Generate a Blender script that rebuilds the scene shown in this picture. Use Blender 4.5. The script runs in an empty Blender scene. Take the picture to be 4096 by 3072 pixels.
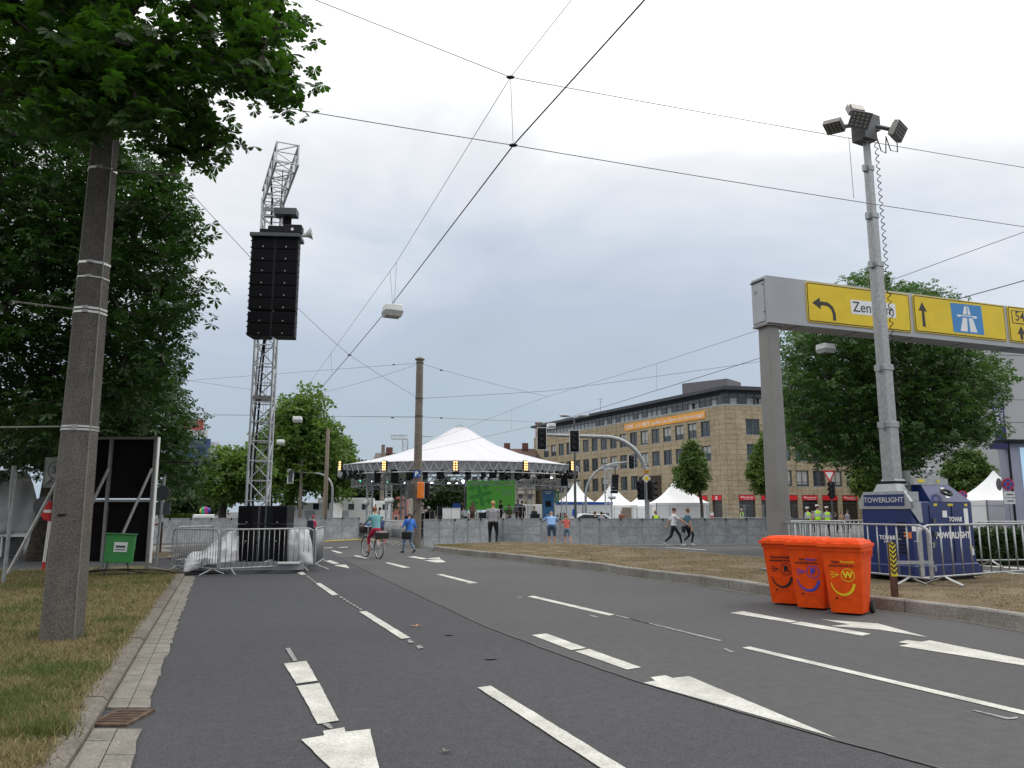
import bpy, bmesh, math, random
import numpy as np
from mathutils import Vector, Matrix, kdtree
random.seed(7); RNG = np.random.default_rng(11)
R = math.radians; PI = math.pi
sc = bpy.context.scene
col = sc.collection
# ---------------------------------------------------------------- camera
FPX, PITCH, CAMZ = 3150.0, math.atan(512/3150.0), 1.5
cd = bpy.data.cameras.new('camera'); cam = bpy.data.objects.new('camera', cd); col.objects.link(cam)
cd.sensor_fit = 'HORIZONTAL'; cd.sensor_width = 36; cd.lens = 36*FPX/4096; cd.clip_start = .05; cd.clip_end = 5000
cam.location = (0, 0, CAMZ); cam.rotation_euler = (PI/2+PITCH, 0, 0); sc.camera = cam
# ---------------------------------------------------------------- sky and sun
SUN_AZ, SUN_EL = R(62), R(52)          # azimuth measured from +Y towards +X
w = bpy.data.worlds.new('World'); sc.world = w; w.use_nodes = True
nt = w.node_tree; nt.nodes.clear()
def N(tree, typ, **kw):
    n = tree.nodes.new(typ)
    for k, v in kw.items():
        if k.startswith('i_'): n.inputs[k[2:].replace('_', ' ')].default_value = v
        else: setattr(n, k, v)
    return n
def wmath(op, a, b=None, clamp=False):
    n = nt.nodes.new('ShaderNodeMath'); n.operation = op; n.use_clamp = clamp
    for i, v in enumerate((a, b)):
        if v is None: continue
        if isinstance(v, (int, float)): n.inputs[i].default_value = v
        else: nt.links.new(v, n.inputs[i])
    return n.outputs[0]
sky = N(nt, 'ShaderNodeTexSky', sky_type='NISHITA', sun_disc=False, sun_elevation=SUN_EL, sun_rotation=SUN_AZ, air_density=1.2, dust_density=3.0)
tc = N(nt, 'ShaderNodeTexCoord')
sep = N(nt, 'ShaderNodeSeparateXYZ'); nt.links.new(tc.outputs['Generated'], sep.inputs[0])
mp = N(nt, 'ShaderNodeMapping'); mp.inputs['Scale'].default_value = (1.0, 1.0, 2.6); mp.inputs['Location'].default_value = (.35, .2, .1)
nt.links.new(tc.outputs['Generated'], mp.inputs[0])
n1 = N(nt, 'ShaderNodeTexNoise'); n1.inputs['Scale'].default_value = 2.1; n1.inputs['Detail'].default_value = 7; n1.inputs['Roughness'].default_value = .52
n1.inputs['Distortion'].default_value = .35
nt.links.new(mp.outputs[0], n1.inputs['Vector'])
# cloud deck thickness: dark blue-grey rain cloud low ahead, thin and bright overhead and towards the sun
zz = wmath('MULTIPLY', sep.outputs['Z'], 1.50)
xx = wmath('MULTIPLY', wmath('ABSOLUTE', wmath('ADD', sep.outputs['X'], .03)), .40)
nn = wmath('MULTIPLY', wmath('SUBTRACT', n1.outputs['Fac'], .5), .78)
fac = wmath('ADD', wmath('ADD', zz, xx), wmath('ADD', nn, -.03), clamp=True)
cr = N(nt, 'ShaderNodeValToRGB'); nt.links.new(fac, cr.inputs[0])
el = cr.color_ramp.elements
el[0].position = 0; el[0].color = (.46, .56, .64, 1)
el[1].position = 1; el[1].color = (1.85, 1.83, 1.80, 1)
for p, c in ((.18, (.47, .56, .66)), (.36, (.52, .60, .72)), (.52, (.66, .73, .83)), (.70, (.93, .95, .98))):
    e = el.new(p); e.color = (*c, 1)
sc10 = N(nt, 'ShaderNodeMix', data_type='RGBA', blend_type='MULTIPLY'); sc10.inputs[0].default_value = 1
nt.links.new(cr.outputs[0], sc10.inputs[6]); sc10.inputs[7].default_value = (10, 10, 10, 1)
mxs = N(nt, 'ShaderNodeMix', data_type='RGBA'); mxs.inputs[0].default_value = .93
nt.links.new(sky.outputs[0], mxs.inputs[6]); nt.links.new(sc10.outputs[2], mxs.inputs[7])
bg = N(nt, 'ShaderNodeBackground'); bg.inputs['Strength'].default_value = .1
nt.links.new(mxs.outputs[2], bg.inputs['Color'])
wo = N(nt, 'ShaderNodeOutputWorld'); nt.links.new(bg.outputs[0], wo.inputs[0])
sd = bpy.data.lights.new('sun', 'SUN'); sun = bpy.data.objects.new('sun', sd); col.objects.link(sun)
sd.energy = 1.0; sd.angle = R(25); sd.color = (1, .96, .9)
sdir = Vector((math.sin(SUN_AZ)*math.cos(SUN_EL), math.cos(SUN_AZ)*math.cos(SUN_EL), math.sin(SUN_EL)))
sun.rotation_euler = sdir.to_track_quat('Z', 'Y').to_euler(); sun.location = sdir*60
vs = sc.view_settings; vs.view_transform = 'Standard'; vs.look = 'None'; vs.gamma = 1; vs.exposure = 0
sc.cycles.use_denoising = True; sc.cycles.max_bounces = 6; sc.cycles.transparent_max_bounces = 8
# ---------------------------------------------------------------- measuring the photograph (4096 x 3072 pixels)
cp_, sp_ = math.cos(PITCH), math.sin(PITCH)
def ray(x, y):
    a, b = x-2048, 1536-y
    return Vector((a, FPX*cp_-b*sp_, FPX*sp_+b*cp_))
def gp(x, y, z=0.0):                      # pixel -> point at height z
    d = ray(x, y); t = (z-CAMZ)/d.z
    return Vector((d.x*t, d.y*t, z))
def py(x, y, Y):                          # pixel -> point on the plane Y
    d = ray(x, y); t = Y/d.y
    return Vector((d.x*t, Y, CAMZ+d.z*t))
def sx(x, Y, z=1.5):                      # X of a pixel column at depth Y, height about z
    return (x-2048)/FPX*(Y*cp_+(z-CAMZ)*sp_)
# ---------------------------------------------------------------- materials
MATS = {}
def mat(name, c, rough=.6, metal=0, var=.12, scale=6, bump=0, bscale=None, spec=.5, c2=None, emis=None, detail=4, coat=0, trans=0, lo=.3, hi=.7):
    if name in MATS: return MATS[name]
    m = bpy.data.materials.new(name); m.use_nodes = True; t = m.node_tree; b = t.nodes['Principled BSDF']
    b.inputs['Roughness'].default_value = rough; b.inputs['Metallic'].default_value = metal
    b.inputs['Specular IOR Level'].default_value = spec
    if coat: b.inputs['Coat Weight'].default_value = coat
    if trans: b.inputs['Transmission Weight'].default_value = trans
    b.inputs['Base Color'].default_value = (*c, 1)
    if var or c2 or bump:
        g = t.nodes.new('ShaderNodeNewGeometry')
        n = t.nodes.new('ShaderNodeTexNoise'); n.inputs['Scale'].default_value = scale; n.inputs['Detail'].default_value = detail
        t.links.new(g.outputs['Position'], n.inputs['Vector'])
        if var or c2:
            r = t.nodes.new('ShaderNodeValToRGB'); r.color_ramp.elements[0].position = lo; r.color_ramp.elements[1].position = hi
            a = c2 or tuple(x*(1-var) for x in c); bb = c if c2 else tuple(min(1, x*(1+var)) for x in c)
            r.color_ramp.elements[0].color = (*a, 1); r.color_ramp.elements[1].color = (*bb, 1)
            t.links.new(n.outputs['Fac'], r.inputs[0]); t.links.new(r.outputs[0], b.inputs['Base Color'])
        if bump:
            n2 = n
            if bscale:
                n2 = t.nodes.new('ShaderNodeTexNoise'); n2.inputs['Scale'].default_value = bscale; n2.inputs['Detail'].default_value = 3
                t.links.new(g.outputs['Position'], n2.inputs['Vector'])
            bu = t.nodes.new('ShaderNodeBump'); bu.inputs['Strength'].default_value = bump; bu.inputs['Distance'].default_value = .02
            t.links.new(n2.outputs['Fac'], bu.inputs['Height']); t.links.new(bu.outputs[0], b.inputs['Normal'])
    if emis:
        b.inputs['Emission Color'].default_value = (*emis[:3], 1); b.inputs['Emission Strength'].default_value = emis[3]
    MATS[name] = m; return m
def speck(name, ca, cb, cc, s1, s2, rough=.9, bump=.25, big=.5, s3=.12, c3=None):
    """fine aggregate: speckle of two colours + broad stains"""
    m = bpy.data.materials.new(name); m.use_nodes = True; t = m.node_tree; b = t.nodes['Principled BSDF']
    b.inputs['Roughness'].default_value = rough; b.inputs['Specular IOR Level'].default_value = .35
    g = t.nodes.new('ShaderNodeNewGeometry'); P = g.outputs['Position']
    def noise(s, d):
        n = t.nodes.new('ShaderNodeTexNoise'); n.inputs['Scale'].default_value = s; n.inputs['Detail'].default_value = d
        t.links.new(P, n.inputs['Vector']); return n.outputs['Fac']
    f1, f2, f3 = noise(s1, 2), noise(s2, 5), noise(s3, 5)
    def ramp(f, a, bcol, lo, hi):
        r = t.nodes.new('ShaderNodeValToRGB'); r.color_ramp.elements[0].position = lo; r.color_ramp.elements[1].position = hi
        r.color_ramp.elements[0].color = (*a, 1); r.color_ramp.elements[1].color = (*bcol, 1); t.links.new(f, r.inputs[0]); return r.outputs[0]
    x = ramp(f1, ca, cb, .38, .66)
    def mul(a, bb):
        k = t.nodes.new('ShaderNodeMix'); k.data_type = 'RGBA'; k.blend_type = 'MULTIPLY'; k.inputs[0].default_value = 1
        t.links.new(a, k.inputs[6]); t.links.new(bb, k.inputs[7]); return k.outputs[2]
    x = mul(x, ramp(f2, tuple(1-big*.5 for _ in range(3)), (1.1, 1.1, 1.1), .3, .7))
    x = mul(x, ramp(f3, cc, (1.08, 1.08, 1.08), .3, .68))
    t.links.new(x, b.inputs['Base Color'])
    bu = t.nodes.new('ShaderNodeBump'); bu.inputs['Strength'].default_value = bump; bu.inputs['Distance'].default_value = .008
    t.links.new(f1, bu.inputs['Height']); t.links.new(bu.outputs[0], b.inputs['Normal'])
    MATS[name] = m; return m
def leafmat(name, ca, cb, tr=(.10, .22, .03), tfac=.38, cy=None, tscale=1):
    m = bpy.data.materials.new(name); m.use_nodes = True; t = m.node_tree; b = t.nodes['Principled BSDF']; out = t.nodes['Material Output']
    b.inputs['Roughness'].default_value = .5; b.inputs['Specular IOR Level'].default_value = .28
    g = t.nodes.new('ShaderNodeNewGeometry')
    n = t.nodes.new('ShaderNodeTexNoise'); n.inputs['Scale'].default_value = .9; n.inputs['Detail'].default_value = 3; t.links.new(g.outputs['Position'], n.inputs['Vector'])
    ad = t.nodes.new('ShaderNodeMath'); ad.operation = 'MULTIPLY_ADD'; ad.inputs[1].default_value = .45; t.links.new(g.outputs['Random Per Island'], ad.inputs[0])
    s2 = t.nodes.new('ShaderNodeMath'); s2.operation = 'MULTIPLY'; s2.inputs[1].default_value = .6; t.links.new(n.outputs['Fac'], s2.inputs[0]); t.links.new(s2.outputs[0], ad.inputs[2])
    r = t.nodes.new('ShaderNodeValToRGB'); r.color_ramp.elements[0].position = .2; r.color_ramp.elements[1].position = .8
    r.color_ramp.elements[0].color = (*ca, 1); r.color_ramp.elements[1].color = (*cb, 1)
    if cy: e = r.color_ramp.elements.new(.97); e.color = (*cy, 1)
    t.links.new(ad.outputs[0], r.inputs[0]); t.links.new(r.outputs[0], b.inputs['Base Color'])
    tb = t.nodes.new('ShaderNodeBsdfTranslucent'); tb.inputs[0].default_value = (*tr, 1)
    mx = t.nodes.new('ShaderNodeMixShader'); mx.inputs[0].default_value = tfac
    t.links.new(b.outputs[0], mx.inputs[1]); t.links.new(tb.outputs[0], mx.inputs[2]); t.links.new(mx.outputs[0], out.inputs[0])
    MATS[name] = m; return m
ASPH = speck('asphalt_dark', (.034, .035, .039), (.074, .076, .082), (.84, .84, .86), 110, 9, bump=.35, big=.22, s3=.22)
ASPH2 = speck('asphalt_light', (.050, .051, .053), (.096, .098, .101), (.86, .85, .84), 110, 8, bump=.35, big=.22, s3=.2)
ASPH3 = speck('asphalt_far', (.085, .085, .085), (.130, .129, .127), (.85, .85, .84), 40, 2, bump=.2, s3=.15)
PAINT = speck('road_paint', (.45, .45, .42), (.62, .62, .58), (.80, .79, .76), 60, 3.5, rough=.8, bump=.2, big=.45, s3=2)
PAINTW = speck('worn_paint', (.20, .20, .20), (.36, .36, .35), (.7, .7, .7), 30, 6, bump=.2, s3=2)
PAVER = speck('paver_concrete', (.165, .158, .14), (.25, .24, .215), (.80, .78, .74), 60, 6, bump=.2, s3=.8)
KERBM = speck('kerb_concrete', (.12, .11, .095), (.22, .20, .175), (.70, .66, .62), 50, 5, bump=.25, s3=.7)
GRANITE = speck('kerb_granite', (.20, .195, .18), (.33, .32, .295), (.78, .76, .72), 45, 3, bump=.25, s3=.9)
CONC = speck('exposed_aggregate', (.062, .057, .051), (.195, .182, .165), (.80, .78, .76), 105, 4, bump=.75, big=.3, s3=.5)
CONC2 = speck('old_concrete', (.15, .13, .11), (.25, .22, .19), (.8, .78, .75), 20, 3, bump=.3, s3=.6)
SOIL = speck('dry_soil', (.10, .075, .045), (.21, .165, .10), (.75, .70, .62), 25, 1.6, rough=1, bump=.5, s3=.35)
EARTH = speck('verge_earth', (.085, .074, .034), (.20, .175, .085), (.62, .72, .5), 20, 1.2, rough=1, bump=.5, s3=.5)
GALV = mat('galvanised_steel', (.34, .35, .355), .5, .5, .18, 14)
GALVD = mat('galvanised_dull', (.33, .35, .36), .55, .5, .16, 10)
ALU = mat('aluminium_tube', (.50, .52, .54), .42, .45, .12, 8)
ALUD = mat('aluminium_dull', (.30, .30, .29), .55, .55, .14, 8)
BLACK = mat('black_plastic', (.010, .010, .012), .6, 0, .2, 5, spec=.25)
BLACKM = mat('black_mesh', (.007, .007, .009), .8, 0, .3, 60, bump=.3, spec=.15)
BLACKF = mat('black_fabric', (.010, .009, .011), .95, 0, .25, 3, spec=.1)
RUBBER = mat('rubber', (.018, .018, .018), .8, 0, .2, 12)
WHITEP = mat('white_paint', (.72, .73, .72), .45, 0, .06, 3)
WHITEC = mat('white_canvas', (.78, .79, .80), .7, 0, .05, 1.2)
GREYP = mat('grey_paint', (.40, .42, .44), .45, 0, .06, 2)
DKGREY = mat('dark_grey_paint', (.07, .075, .08), .5, 0, .15, 4)
WIREM = mat('wire_dark', (.035, .035, .04), .6, .2, 0)
YELLOW = mat('sign_yellow', (.72, .52, .012), .42, 0, .07, 2.5, spec=.4)
SBLACK = mat('sign_black', (.02, .018, .016), .5, 0, 0)
SWHITE = mat('sign_white', (.75, .76, .76), .45, 0, .04, 6)
SBLUE = mat('sign_blue', (.03, .22, .52), .4, 0, .05, 5)
SBLUE2 = mat('sign_blue_deep', (.012, .08, .36), .4, 0, .05, 5)
SRED = mat('sign_red', (.55, .02, .025), .45, 0, .05, 5)
GLASS = mat('window_glass', (.030, .040, .045), .08, 0, .35, .6, spec=.8)
# ---------------------------------------------------------------- mesh helpers
class MB:
    def __init__(s): s.v = []; s.f = []; s.m = []
    def add(s, vs, fs, mi=0, M=None):
        o = len(s.v)
        s.v += [tuple((M @ Vector(p)) if M else p) for p in vs]
        s.f += [tuple(i+o for i in f) for f in fs]; s.m += [mi]*len(fs); return s
    def box(s, c, d, mi=0, rz=0, M=None, tz=0.0, tx=None):
        x, y, z = d[0]/2, d[1]/2, d[2]/2; k = 1-tz
        kx = k if tx is None else 1-tx
        vs = [(-x, -y, -z), (x, -y, -z), (x, y, -z), (-x, y, -z), (-x*kx, -y*k, z), (x*kx, -y*k, z), (x*kx, y*k, z), (-x*kx, y*k, z)]
        T = Matrix.Translation(c) @ Matrix.Rotation(rz, 4, 'Z')
        return s.add(vs, [(3, 2, 1, 0), (4, 5, 6, 7), (0, 1, 5, 4), (1, 2, 6, 5), (2, 3, 7, 6), (3, 0, 4, 7)], mi, (M @ T) if M else T)
    def beam(s, a, b, wx, wz, mi=0, up=(0, 0, 1)):
        a, b = Vector(a), Vector(b); d = (b-a); L = d.length; d.normalize(); u = Vector(up)
        sx_ = d.cross(u)
        if sx_.length < 1e-4: sx_ = d.cross(Vector((1, 0, 0)))
        sx_.normalize(); u = sx_.cross(d)
        M = Matrix((sx_, d, u)).transposed().to_4x4(); M.translation = (a+b)/2
        return s.box((0, 0, 0), (wx, L, wz), mi, M=M)
    def tube(s, a, b, r, r2=None, n=8, mi=0, caps=True): return s.path([a, b], [r, r if r2 is None else r2], n, mi, caps)
    def path(s, pts, r, n=6, mi=0, caps=True, closed=False):
        pts = [Vector(p) for p in pts]; k = len(pts)
        if not isinstance(r, (list, tuple)): r = [r]*k
        o = len(s.v); u = None
        for i, p in enumerate(pts):
            if closed: d = pts[(i+1) % k]-pts[i-1]
            else: d = pts[min(i+1, k-1)]-pts[max(i-1, 0)]
            if d.length < 1e-9: d = Vector((0, 0, 1))
            d.normalize()
            if u is None:
                u = Vector((0, 0, 1)) if abs(d.z) < .9 else Vector((1, 0, 0))
            u = (u-d*u.dot(d))
            if u.length < 1e-6: u = d.orthogonal()
            u.normalize(); q = d.cross(u)
            for j in range(n):
                a = 2*PI*(j+.5)/n
                s.v.append(tuple(p+(u*math.cos(a)+q*math.sin(a))*r[i]))
        m = k if closed else k-1
        for i in range(m):
            i2 = (i+1) % k
            for j in range(n):
                j2 = (j+1) % n
                s.f.append((o+i*n+j, o+i*n+j2, o+i2*n+j2, o+i2*n+j)); s.m.append(mi)
        if caps and not closed:
            s.f.append(tuple(o+j for j in range(n))[::-1]); s.m.append(mi)
            s.f.append(tuple(o+(k-1)*n+j for j in range(n))); s.m.append(mi)
        return s
    def lathe(s, prof, n=24, mi=0, M=None, caps=False):
        vs, fs = [], []
        for r, z in prof:
            for j in range(n):
                a = 2*PI*j/n; vs.append((r*math.cos(a), r*math.sin(a), z))
        for i in range(len(prof)-1):
            for j in range(n):
                j2 = (j+1) % n; fs.append((i*n+j, i*n+j2, (i+1)*n+j2, (i+1)*n+j))
        if caps: fs += [tuple(range(n))[::-1], tuple((len(prof)-1)*n+j for j in range(n))]
        return s.add(vs, fs, mi, M)
    def prism(s, poly, h, mi=0, M=None, z=0):
        n = len(poly)
        vs = [(x, y, z) for x, y in poly]+[(x, y, z+h) for x, y in poly]
        fs = [tuple(range(n))[::-1], tuple(range(n, 2*n))]+[(i, (i+1) % n, n+(i+1) % n, n+i) for i in range(n)]
        return s.add(vs, fs, mi, M)
    def sphere(s, c, r, n=12, k=8, mi=0, M=None):
        r = r if isinstance(r, (tuple, list)) else (r, r, r)
        vs = [(c[0], c[1], c[2]-r[2])]; fs = []
        for i in range(1, k):
            t = PI*i/k-PI/2
            for j in range(n):
                a = 2*PI*j/n; vs.append((c[0]+r[0]*math.cos(t)*math.cos(a), c[1]+r[1]*math.cos(t)*math.sin(a), c[2]+r[2]*math.sin(t)))
        vs.append((c[0], c[1], c[2]+r[2])); e = len(vs)-1
        for j in range(n):
            j2 = (j+1) % n; fs.append((0, 1+j2, 1+j)); fs.append((e, 1+(k-2)*n+j, 1+(k-2)*n+j2))
            for i in range(k-2): fs.append((1+i*n+j, 1+i*n+j2, 1+(i+1)*n+j2, 1+(i+1)*n+j))
        return s.add(vs, fs, mi, M)
    def mesh(s, name, mats, smooth=False, angle=None):
        me = bpy.data.meshes.new(name); me.from_pydata(s.v, [], s.f)
        for m in (mats if isinstance(mats, (list, tuple)) else [mats]): me.materials.append(m)
        if any(s.m): me.polygons.foreach_set('material_index', s.m)
        if smooth: me.polygons.foreach_set('use_smooth', [True]*len(s.f))
        me.update()
        if angle: me.set_sharp_from_angle(angle=angle)
        return me
    def build(s, name, mats, parent=None, smooth=False, loc=None, rz=None, bevel=0, angle=R(40)):
        me = s.mesh(name, mats, smooth or bevel > 0, angle if (smooth and not bevel) else None)
        o = link(name, me, parent, loc, rz)
        if bevel:
            b = o.modifiers.new('bevel', 'BEVEL'); b.width = bevel; b.segments = 2; b.limit_method = 'ANGLE'; b.angle_limit = R(40)
            b.harden_normals = True
        return o
def link(name, me, parent=None, loc=None, rz=None, rot=None):
    o = bpy.data.objects.new(name, me); col.objects.link(o)
    if parent: o.parent = parent
    if loc is not None: o.location = loc
    if rz is not None: o.rotation_euler = (0, 0, rz)
    if rot is not None: o.rotation_euler = rot
    return o
def thing(name, label, cat, loc=(0, 0, 0), rz=0, group=None):
    o = bpy.data.objects.new(name, None); col.objects.link(o); o.location = loc; o.rotation_euler = (0, 0, rz); o.empty_display_size = .2
    return tag(o, label, cat, group)
def tag(o, label, cat, group=None):
    o['label'] = label; o['category'] = cat
    if group: o['group'] = group
    return o
def struct(o): o['kind'] = 'structure'; return o
def stuff(o): o['kind'] = 'stuff'; return o
def copy_tree(o, parent=None):
    c = o.copy(); col.objects.link(c); c.parent = parent
    for ch in o.children: copy_tree(ch, c)
    return c
def textmesh(s, size=1, ext=.002, align='CENTER', bold=0.0, name='lettering', space=1.0, italic=0):
    cu = bpy.data.curves.new(name, 'FONT'); cu.body = s; cu.size = size; cu.extrude = ext; cu.align_x = align; cu.align_y = 'CENTER'
    cu.offset = bold; cu.space_character = space; cu.shear = italic; cu.resolution_u = 3
    t = bpy.data.objects.new(name, cu); col.objects.link(t)
    dg = bpy.context.evaluated_depsgraph_get(); me = bpy.data.meshes.new_from_object(t.evaluated_get(dg)); me.name = name
    bpy.data.objects.remove(t); bpy.data.curves.remove(cu); return me
def text(s, size, material, parent, M, name='lettering', **kw):
    """M: matrix taking text plane (x right, y up, z out) to the parent's space"""
    me = textmesh(s, size, name=name, **kw); me.materials.clear(); me.materials.append(material)
    o = link(name, me, parent); o.matrix_local = M; return o
def frame(o, xdir, ydir):                # matrix with given x and y axes (z = x cross y)
    x = Vector(xdir).normalized(); y = Vector(ydir).normalized(); z = x.cross(y)
    M = Matrix((x, y, z)).transposed().to_4x4(); M.translation = o; return M
def rmesh(me, verts, faces_n, mats=None):
    pass
# ================================================================ GROUND, ROADS, VERGE, MEDIAN
def sheet(name, pts, z, m, parent=None):
    bm = bmesh.new(); bm.faces.new([bm.verts.new((p[0], p[1], z)) for p in pts])
    bmesh.ops.triangulate(bm, faces=bm.faces[:]); bm.normal_update()
    for f in bm.faces:
        if f.normal.z < 0: f.normal_flip()
    me = bpy.data.meshes.new(name); bm.to_mesh(me); bm.free(); me.materials.append(m)
    return link(name, me, parent)
struct(sheet('ground', [(-2500, -200), (2500, -200), (2500, 4000), (-2500, 4000)], -.012, ASPH3))
road = struct(sheet('road', [(-30, -6), (60, -6), (60, 33), (30, 46), (-30, 46)], -.004, ASPH))
def g2(pts, z=0): return [gp(x, y, z) for x, y in pts]
# lighter, older asphalt to the right of the joint between the lanes
seam = [(1330, 2215), (1480, 2290), (1700, 2392), (1950, 2508), (2300, 2640), (2560, 2728), (2950, 2845), (3345, 2960), (3900, 3110), (4700, 3330)]
lp = g2(seam)+[Vector((45, 4, 0)), Vector((45, 30, 0))]+g2([(3000, 2182), (2000, 2168), (1500, 2165)])
sheet('old_lane_surface', lp, 0, ASPH2, road)
# tar joint along it
def ribbon(name, pts, wd, z, m, parent, jit=0):
    pts = [Vector((p[0], p[1], 0)) for p in pts]; mb = MB()
    for i, p in enumerate(pts):
        d = (pts[min(i+1, len(pts)-1)]-pts[max(i-1, 0)]).normalized(); n = Vector((-d.y, d.x, 0))
        k = wd*(1+random.uniform(-jit, jit))
        mb.v += [tuple(p+n*k/2+Vector((0, 0, z))), tuple(p-n*k/2+Vector((0, 0, z)))]
    for i in range(len(pts)-1): mb.f.append((2*i, 2*i+1, 2*i+3, 2*i+2)); mb.m.append(0)
    o = mb.build(name, m, parent)
    return o
TAR = mat('tar_joint', (.058, .057, .056), .7, 0, .3, 30)
def dens(pts, n=6):
    out = []
    for a, b in zip(pts[:-1], pts[1:]): out += [a.lerp(b, i/n) for i in range(n)]
    return out+[pts[-1]]
ribbon('tar_seam', dens(g2(seam[:-1])), .03, .004, TAR, road, .6)
c3 = lambda pts: [(x/1.3825+1000, y/1.3825+2100) for x, y in pts]
c4 = lambda pts: [(x/1.386+2500, y/1.386+2100) for x, y in pts]
ZM = .006
def mark(name, pts, m=PAINT, jag=.005):
    q = g2(pts); out = []
    for a, b in zip(q, q[1:]+q[:1]):
        n = max(1, int((b-a).length/.12))
        for i in range(n):
            p = a.lerp(b, i/n)
            if 0 < i < n: p = p+Vector((random.uniform(-jag, jag), random.uniform(-jag, jag), 0))*.6
            out.append(p)
    return sheet(name, out, ZM, m, road)
for q in ([(445, 142), (468, 142), (515, 155), (490, 157)], [(258, 262), (290, 258), (310, 275), (280, 277)], [(358, 322), (388, 322), (490, 387), (455, 391)],
          [(603, 481), (643, 477), (887, 626), (836, 632)], [(1258, 902), (1332, 892), (2330, 1504), (2180, 1504)],
          [(570, 171), (590, 169), (662, 185), (640, 187)], [(745, 210), (768, 208), (888, 236), (850, 238)],
          [(1030, 274), (1060, 272), (1262, 322), (1225, 325)], [(1535, 397), (1568, 393), (2018, 497), (1985, 503)],
          [(410, 127), (455, 125), (455, 128), (412, 129)], [(490, 124), (540, 121), (541, 124), (492, 126)]):
    mark('lane_dash', c3(q))
mark('lane_dash', c4([(650, 683), (690, 676), (2400, 1077), (2400, 1100)]))
for q in ([(187, 769), (312, 754), (374, 864), (257, 881)], [(258, 894), (384, 877), (440, 985), (492, 1085), (374, 1105), (320, 1000)],
          [(1558, 611), (1640, 602), (1860, 683), (1775, 694)], [(1798, 701), (1876, 688), (2163, 790), (2085, 802)],
          [(417, 200), (445, 196), (495, 213), (470, 217)], [(873, 177), (910, 174), (985, 187), (955, 190)]):
    mark('arrow_shaft', c3(q))
mark('arrow_head', c3([(403, 1143), (521, 1123), (528, 1148), (665, 1132), (787, 1685), (283, 1190), (411, 1168)]))
mark('arrow_head', c3([(465, 225), (482, 221), (530, 220), (552, 241)]))
mark('arrow_head', c3([(968, 186), (1050, 180), (1052, 189), (1012, 190)]))
mark('arrow_head', c3([(962, 197), (1055, 191), (1085, 206), (1030, 208)]))
for q in ([(580, 489), (655, 480), (958, 536), (915, 543)], [(918, 548), (975, 538), (1365, 606), (1315, 616)]): mark('arrow_shaft', c4(q))
mark('arrow_head', c4([(142, 848), (222, 836), (264, 852), (355, 841), (1175, 1186), (102, 878), (168, 866)]))
mark('arrow_head', c4([(1085, 525), (1405, 549), (1678, 624), (1410, 582), (1140, 562), (1245, 553)]))
mark('arrow_head', c4([(1515, 652), (1565, 640), (1640, 650), (1690, 642), (2400, 785), (2400, 812), (1520, 672), (1580, 662)]))
for q in ([(2018, 503), (2030, 501), (2212, 542), (2205, 548)], [(868, 638), (885, 634), (908, 652), (880, 655)], [(917, 670), (945, 667), (962, 682), (930, 687)],
          [(195, 684), (220, 682), (262, 752), (240, 756)], [(398, 1103), (440, 1100), (460, 1128), (440, 1130)], [(1195, 322), (1235, 322), (1240, 327), (1200, 328)],
          [(1475, 400), (1500, 398), (1506, 403), (1482, 405)], [(1870, 500), (1885, 498), (1932, 510), (1910, 514)]): mark('worn_line', c3(q), PAINTW)
for i in range(7): mark('worn_dot', c3([(492+i*18, 398+i*11), (505+i*18, 396+i*11), (514+i*18, 404+i*11), (500+i*18, 406+i*11)]), PAINTW)
for i in range(5): mark('worn_dot', c3([(312+i*11, 282+i*9), (322+i*11, 281+i*9), (328+i*11, 288+i*9), (318+i*11, 289+i*9)]), PAINTW)
for q in ([(10, 518), (30, 519), (540, 642), (520, 646)], [(540, 688), (560, 687), (605, 706), (585, 708)], [(1920, 1030), (1940, 1030), (2130, 1072), (2175, 1066), (2180, 1076), (2120, 1082)]): mark('worn_line', c4(q), PAINTW)
c5 = lambda pts: [(x/2.765+2300, y/2.765+1650) for x, y in pts]
for q in ([(270, 1466), (300, 1465), (505, 1479), (480, 1482)], [(320, 1499), (350, 1498), (745, 1530), (700, 1534)], [(985, 1491), (1010, 1490), (1460, 1520), (1430, 1523)],
          [(1180, 1567), (1210, 1565), (1659, 1598), (1659, 1603)], [(900, 1466), (930, 1465), (1100, 1471), (1080, 1473)]): mark('lane_dash', c5(q))
for y in (2262, 2285, 2330): mark('lane_dash', [(3890, y), (3930, y-2), (4150, y+14), (4110, y+17)])
# leaves, scraps and stains lying on the asphalt
STAIN = mat('oil_stain', (.046, .046, .048), .9, 0, .25, 20)
for (x, y, a, b) in ((1100, 608, 30, 4), (1330, 742, 38, 5)):
    q = [(x+a*math.cos(t)*random.uniform(.6, 1.1), y+b*math.sin(t)*random.uniform(.6, 1.1)) for t in np.linspace(0, 2*PI, 14)[:-1]]
    sheet('tyre_scuff', g2(c3(q)), .0085, STAIN, road)
LITTER = mat('dry_leaf', (.42, .22, .12), .8, 0, .3, 60)
for k, (x, y) in enumerate((c3([(915, 563)])[0], c3([(1085, 1258)])[0], c3([(333, 453)])[0])):
    p = gp(x, y); mb = MB()
    for j in range(5):
        a = j*1.25+k; mb.add([(0, 0, .012), (.05*math.cos(a-.3), .05*math.sin(a-.3), .02), (.085*math.cos(a), .085*math.sin(a), .012+.02*(j % 2)), (.05*math.cos(a+.3), .05*math.sin(a+.3), .02)], [(0, 1, 2, 3)])
    o = mb.build('fallen_leaf', LITTER if k == 0 else PAVER, None, loc=p); o.scale = (1, 1, 1) if k == 0 else (.5, .5, .6)
    tag(o, ['dry brown leaf on the dark lane beside the long dash', 'pale crumpled scrap on the asphalt near the bottom edge', 'tiny pale scrap on the lane in front of the speaker tower'][k], 'litter')
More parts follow.
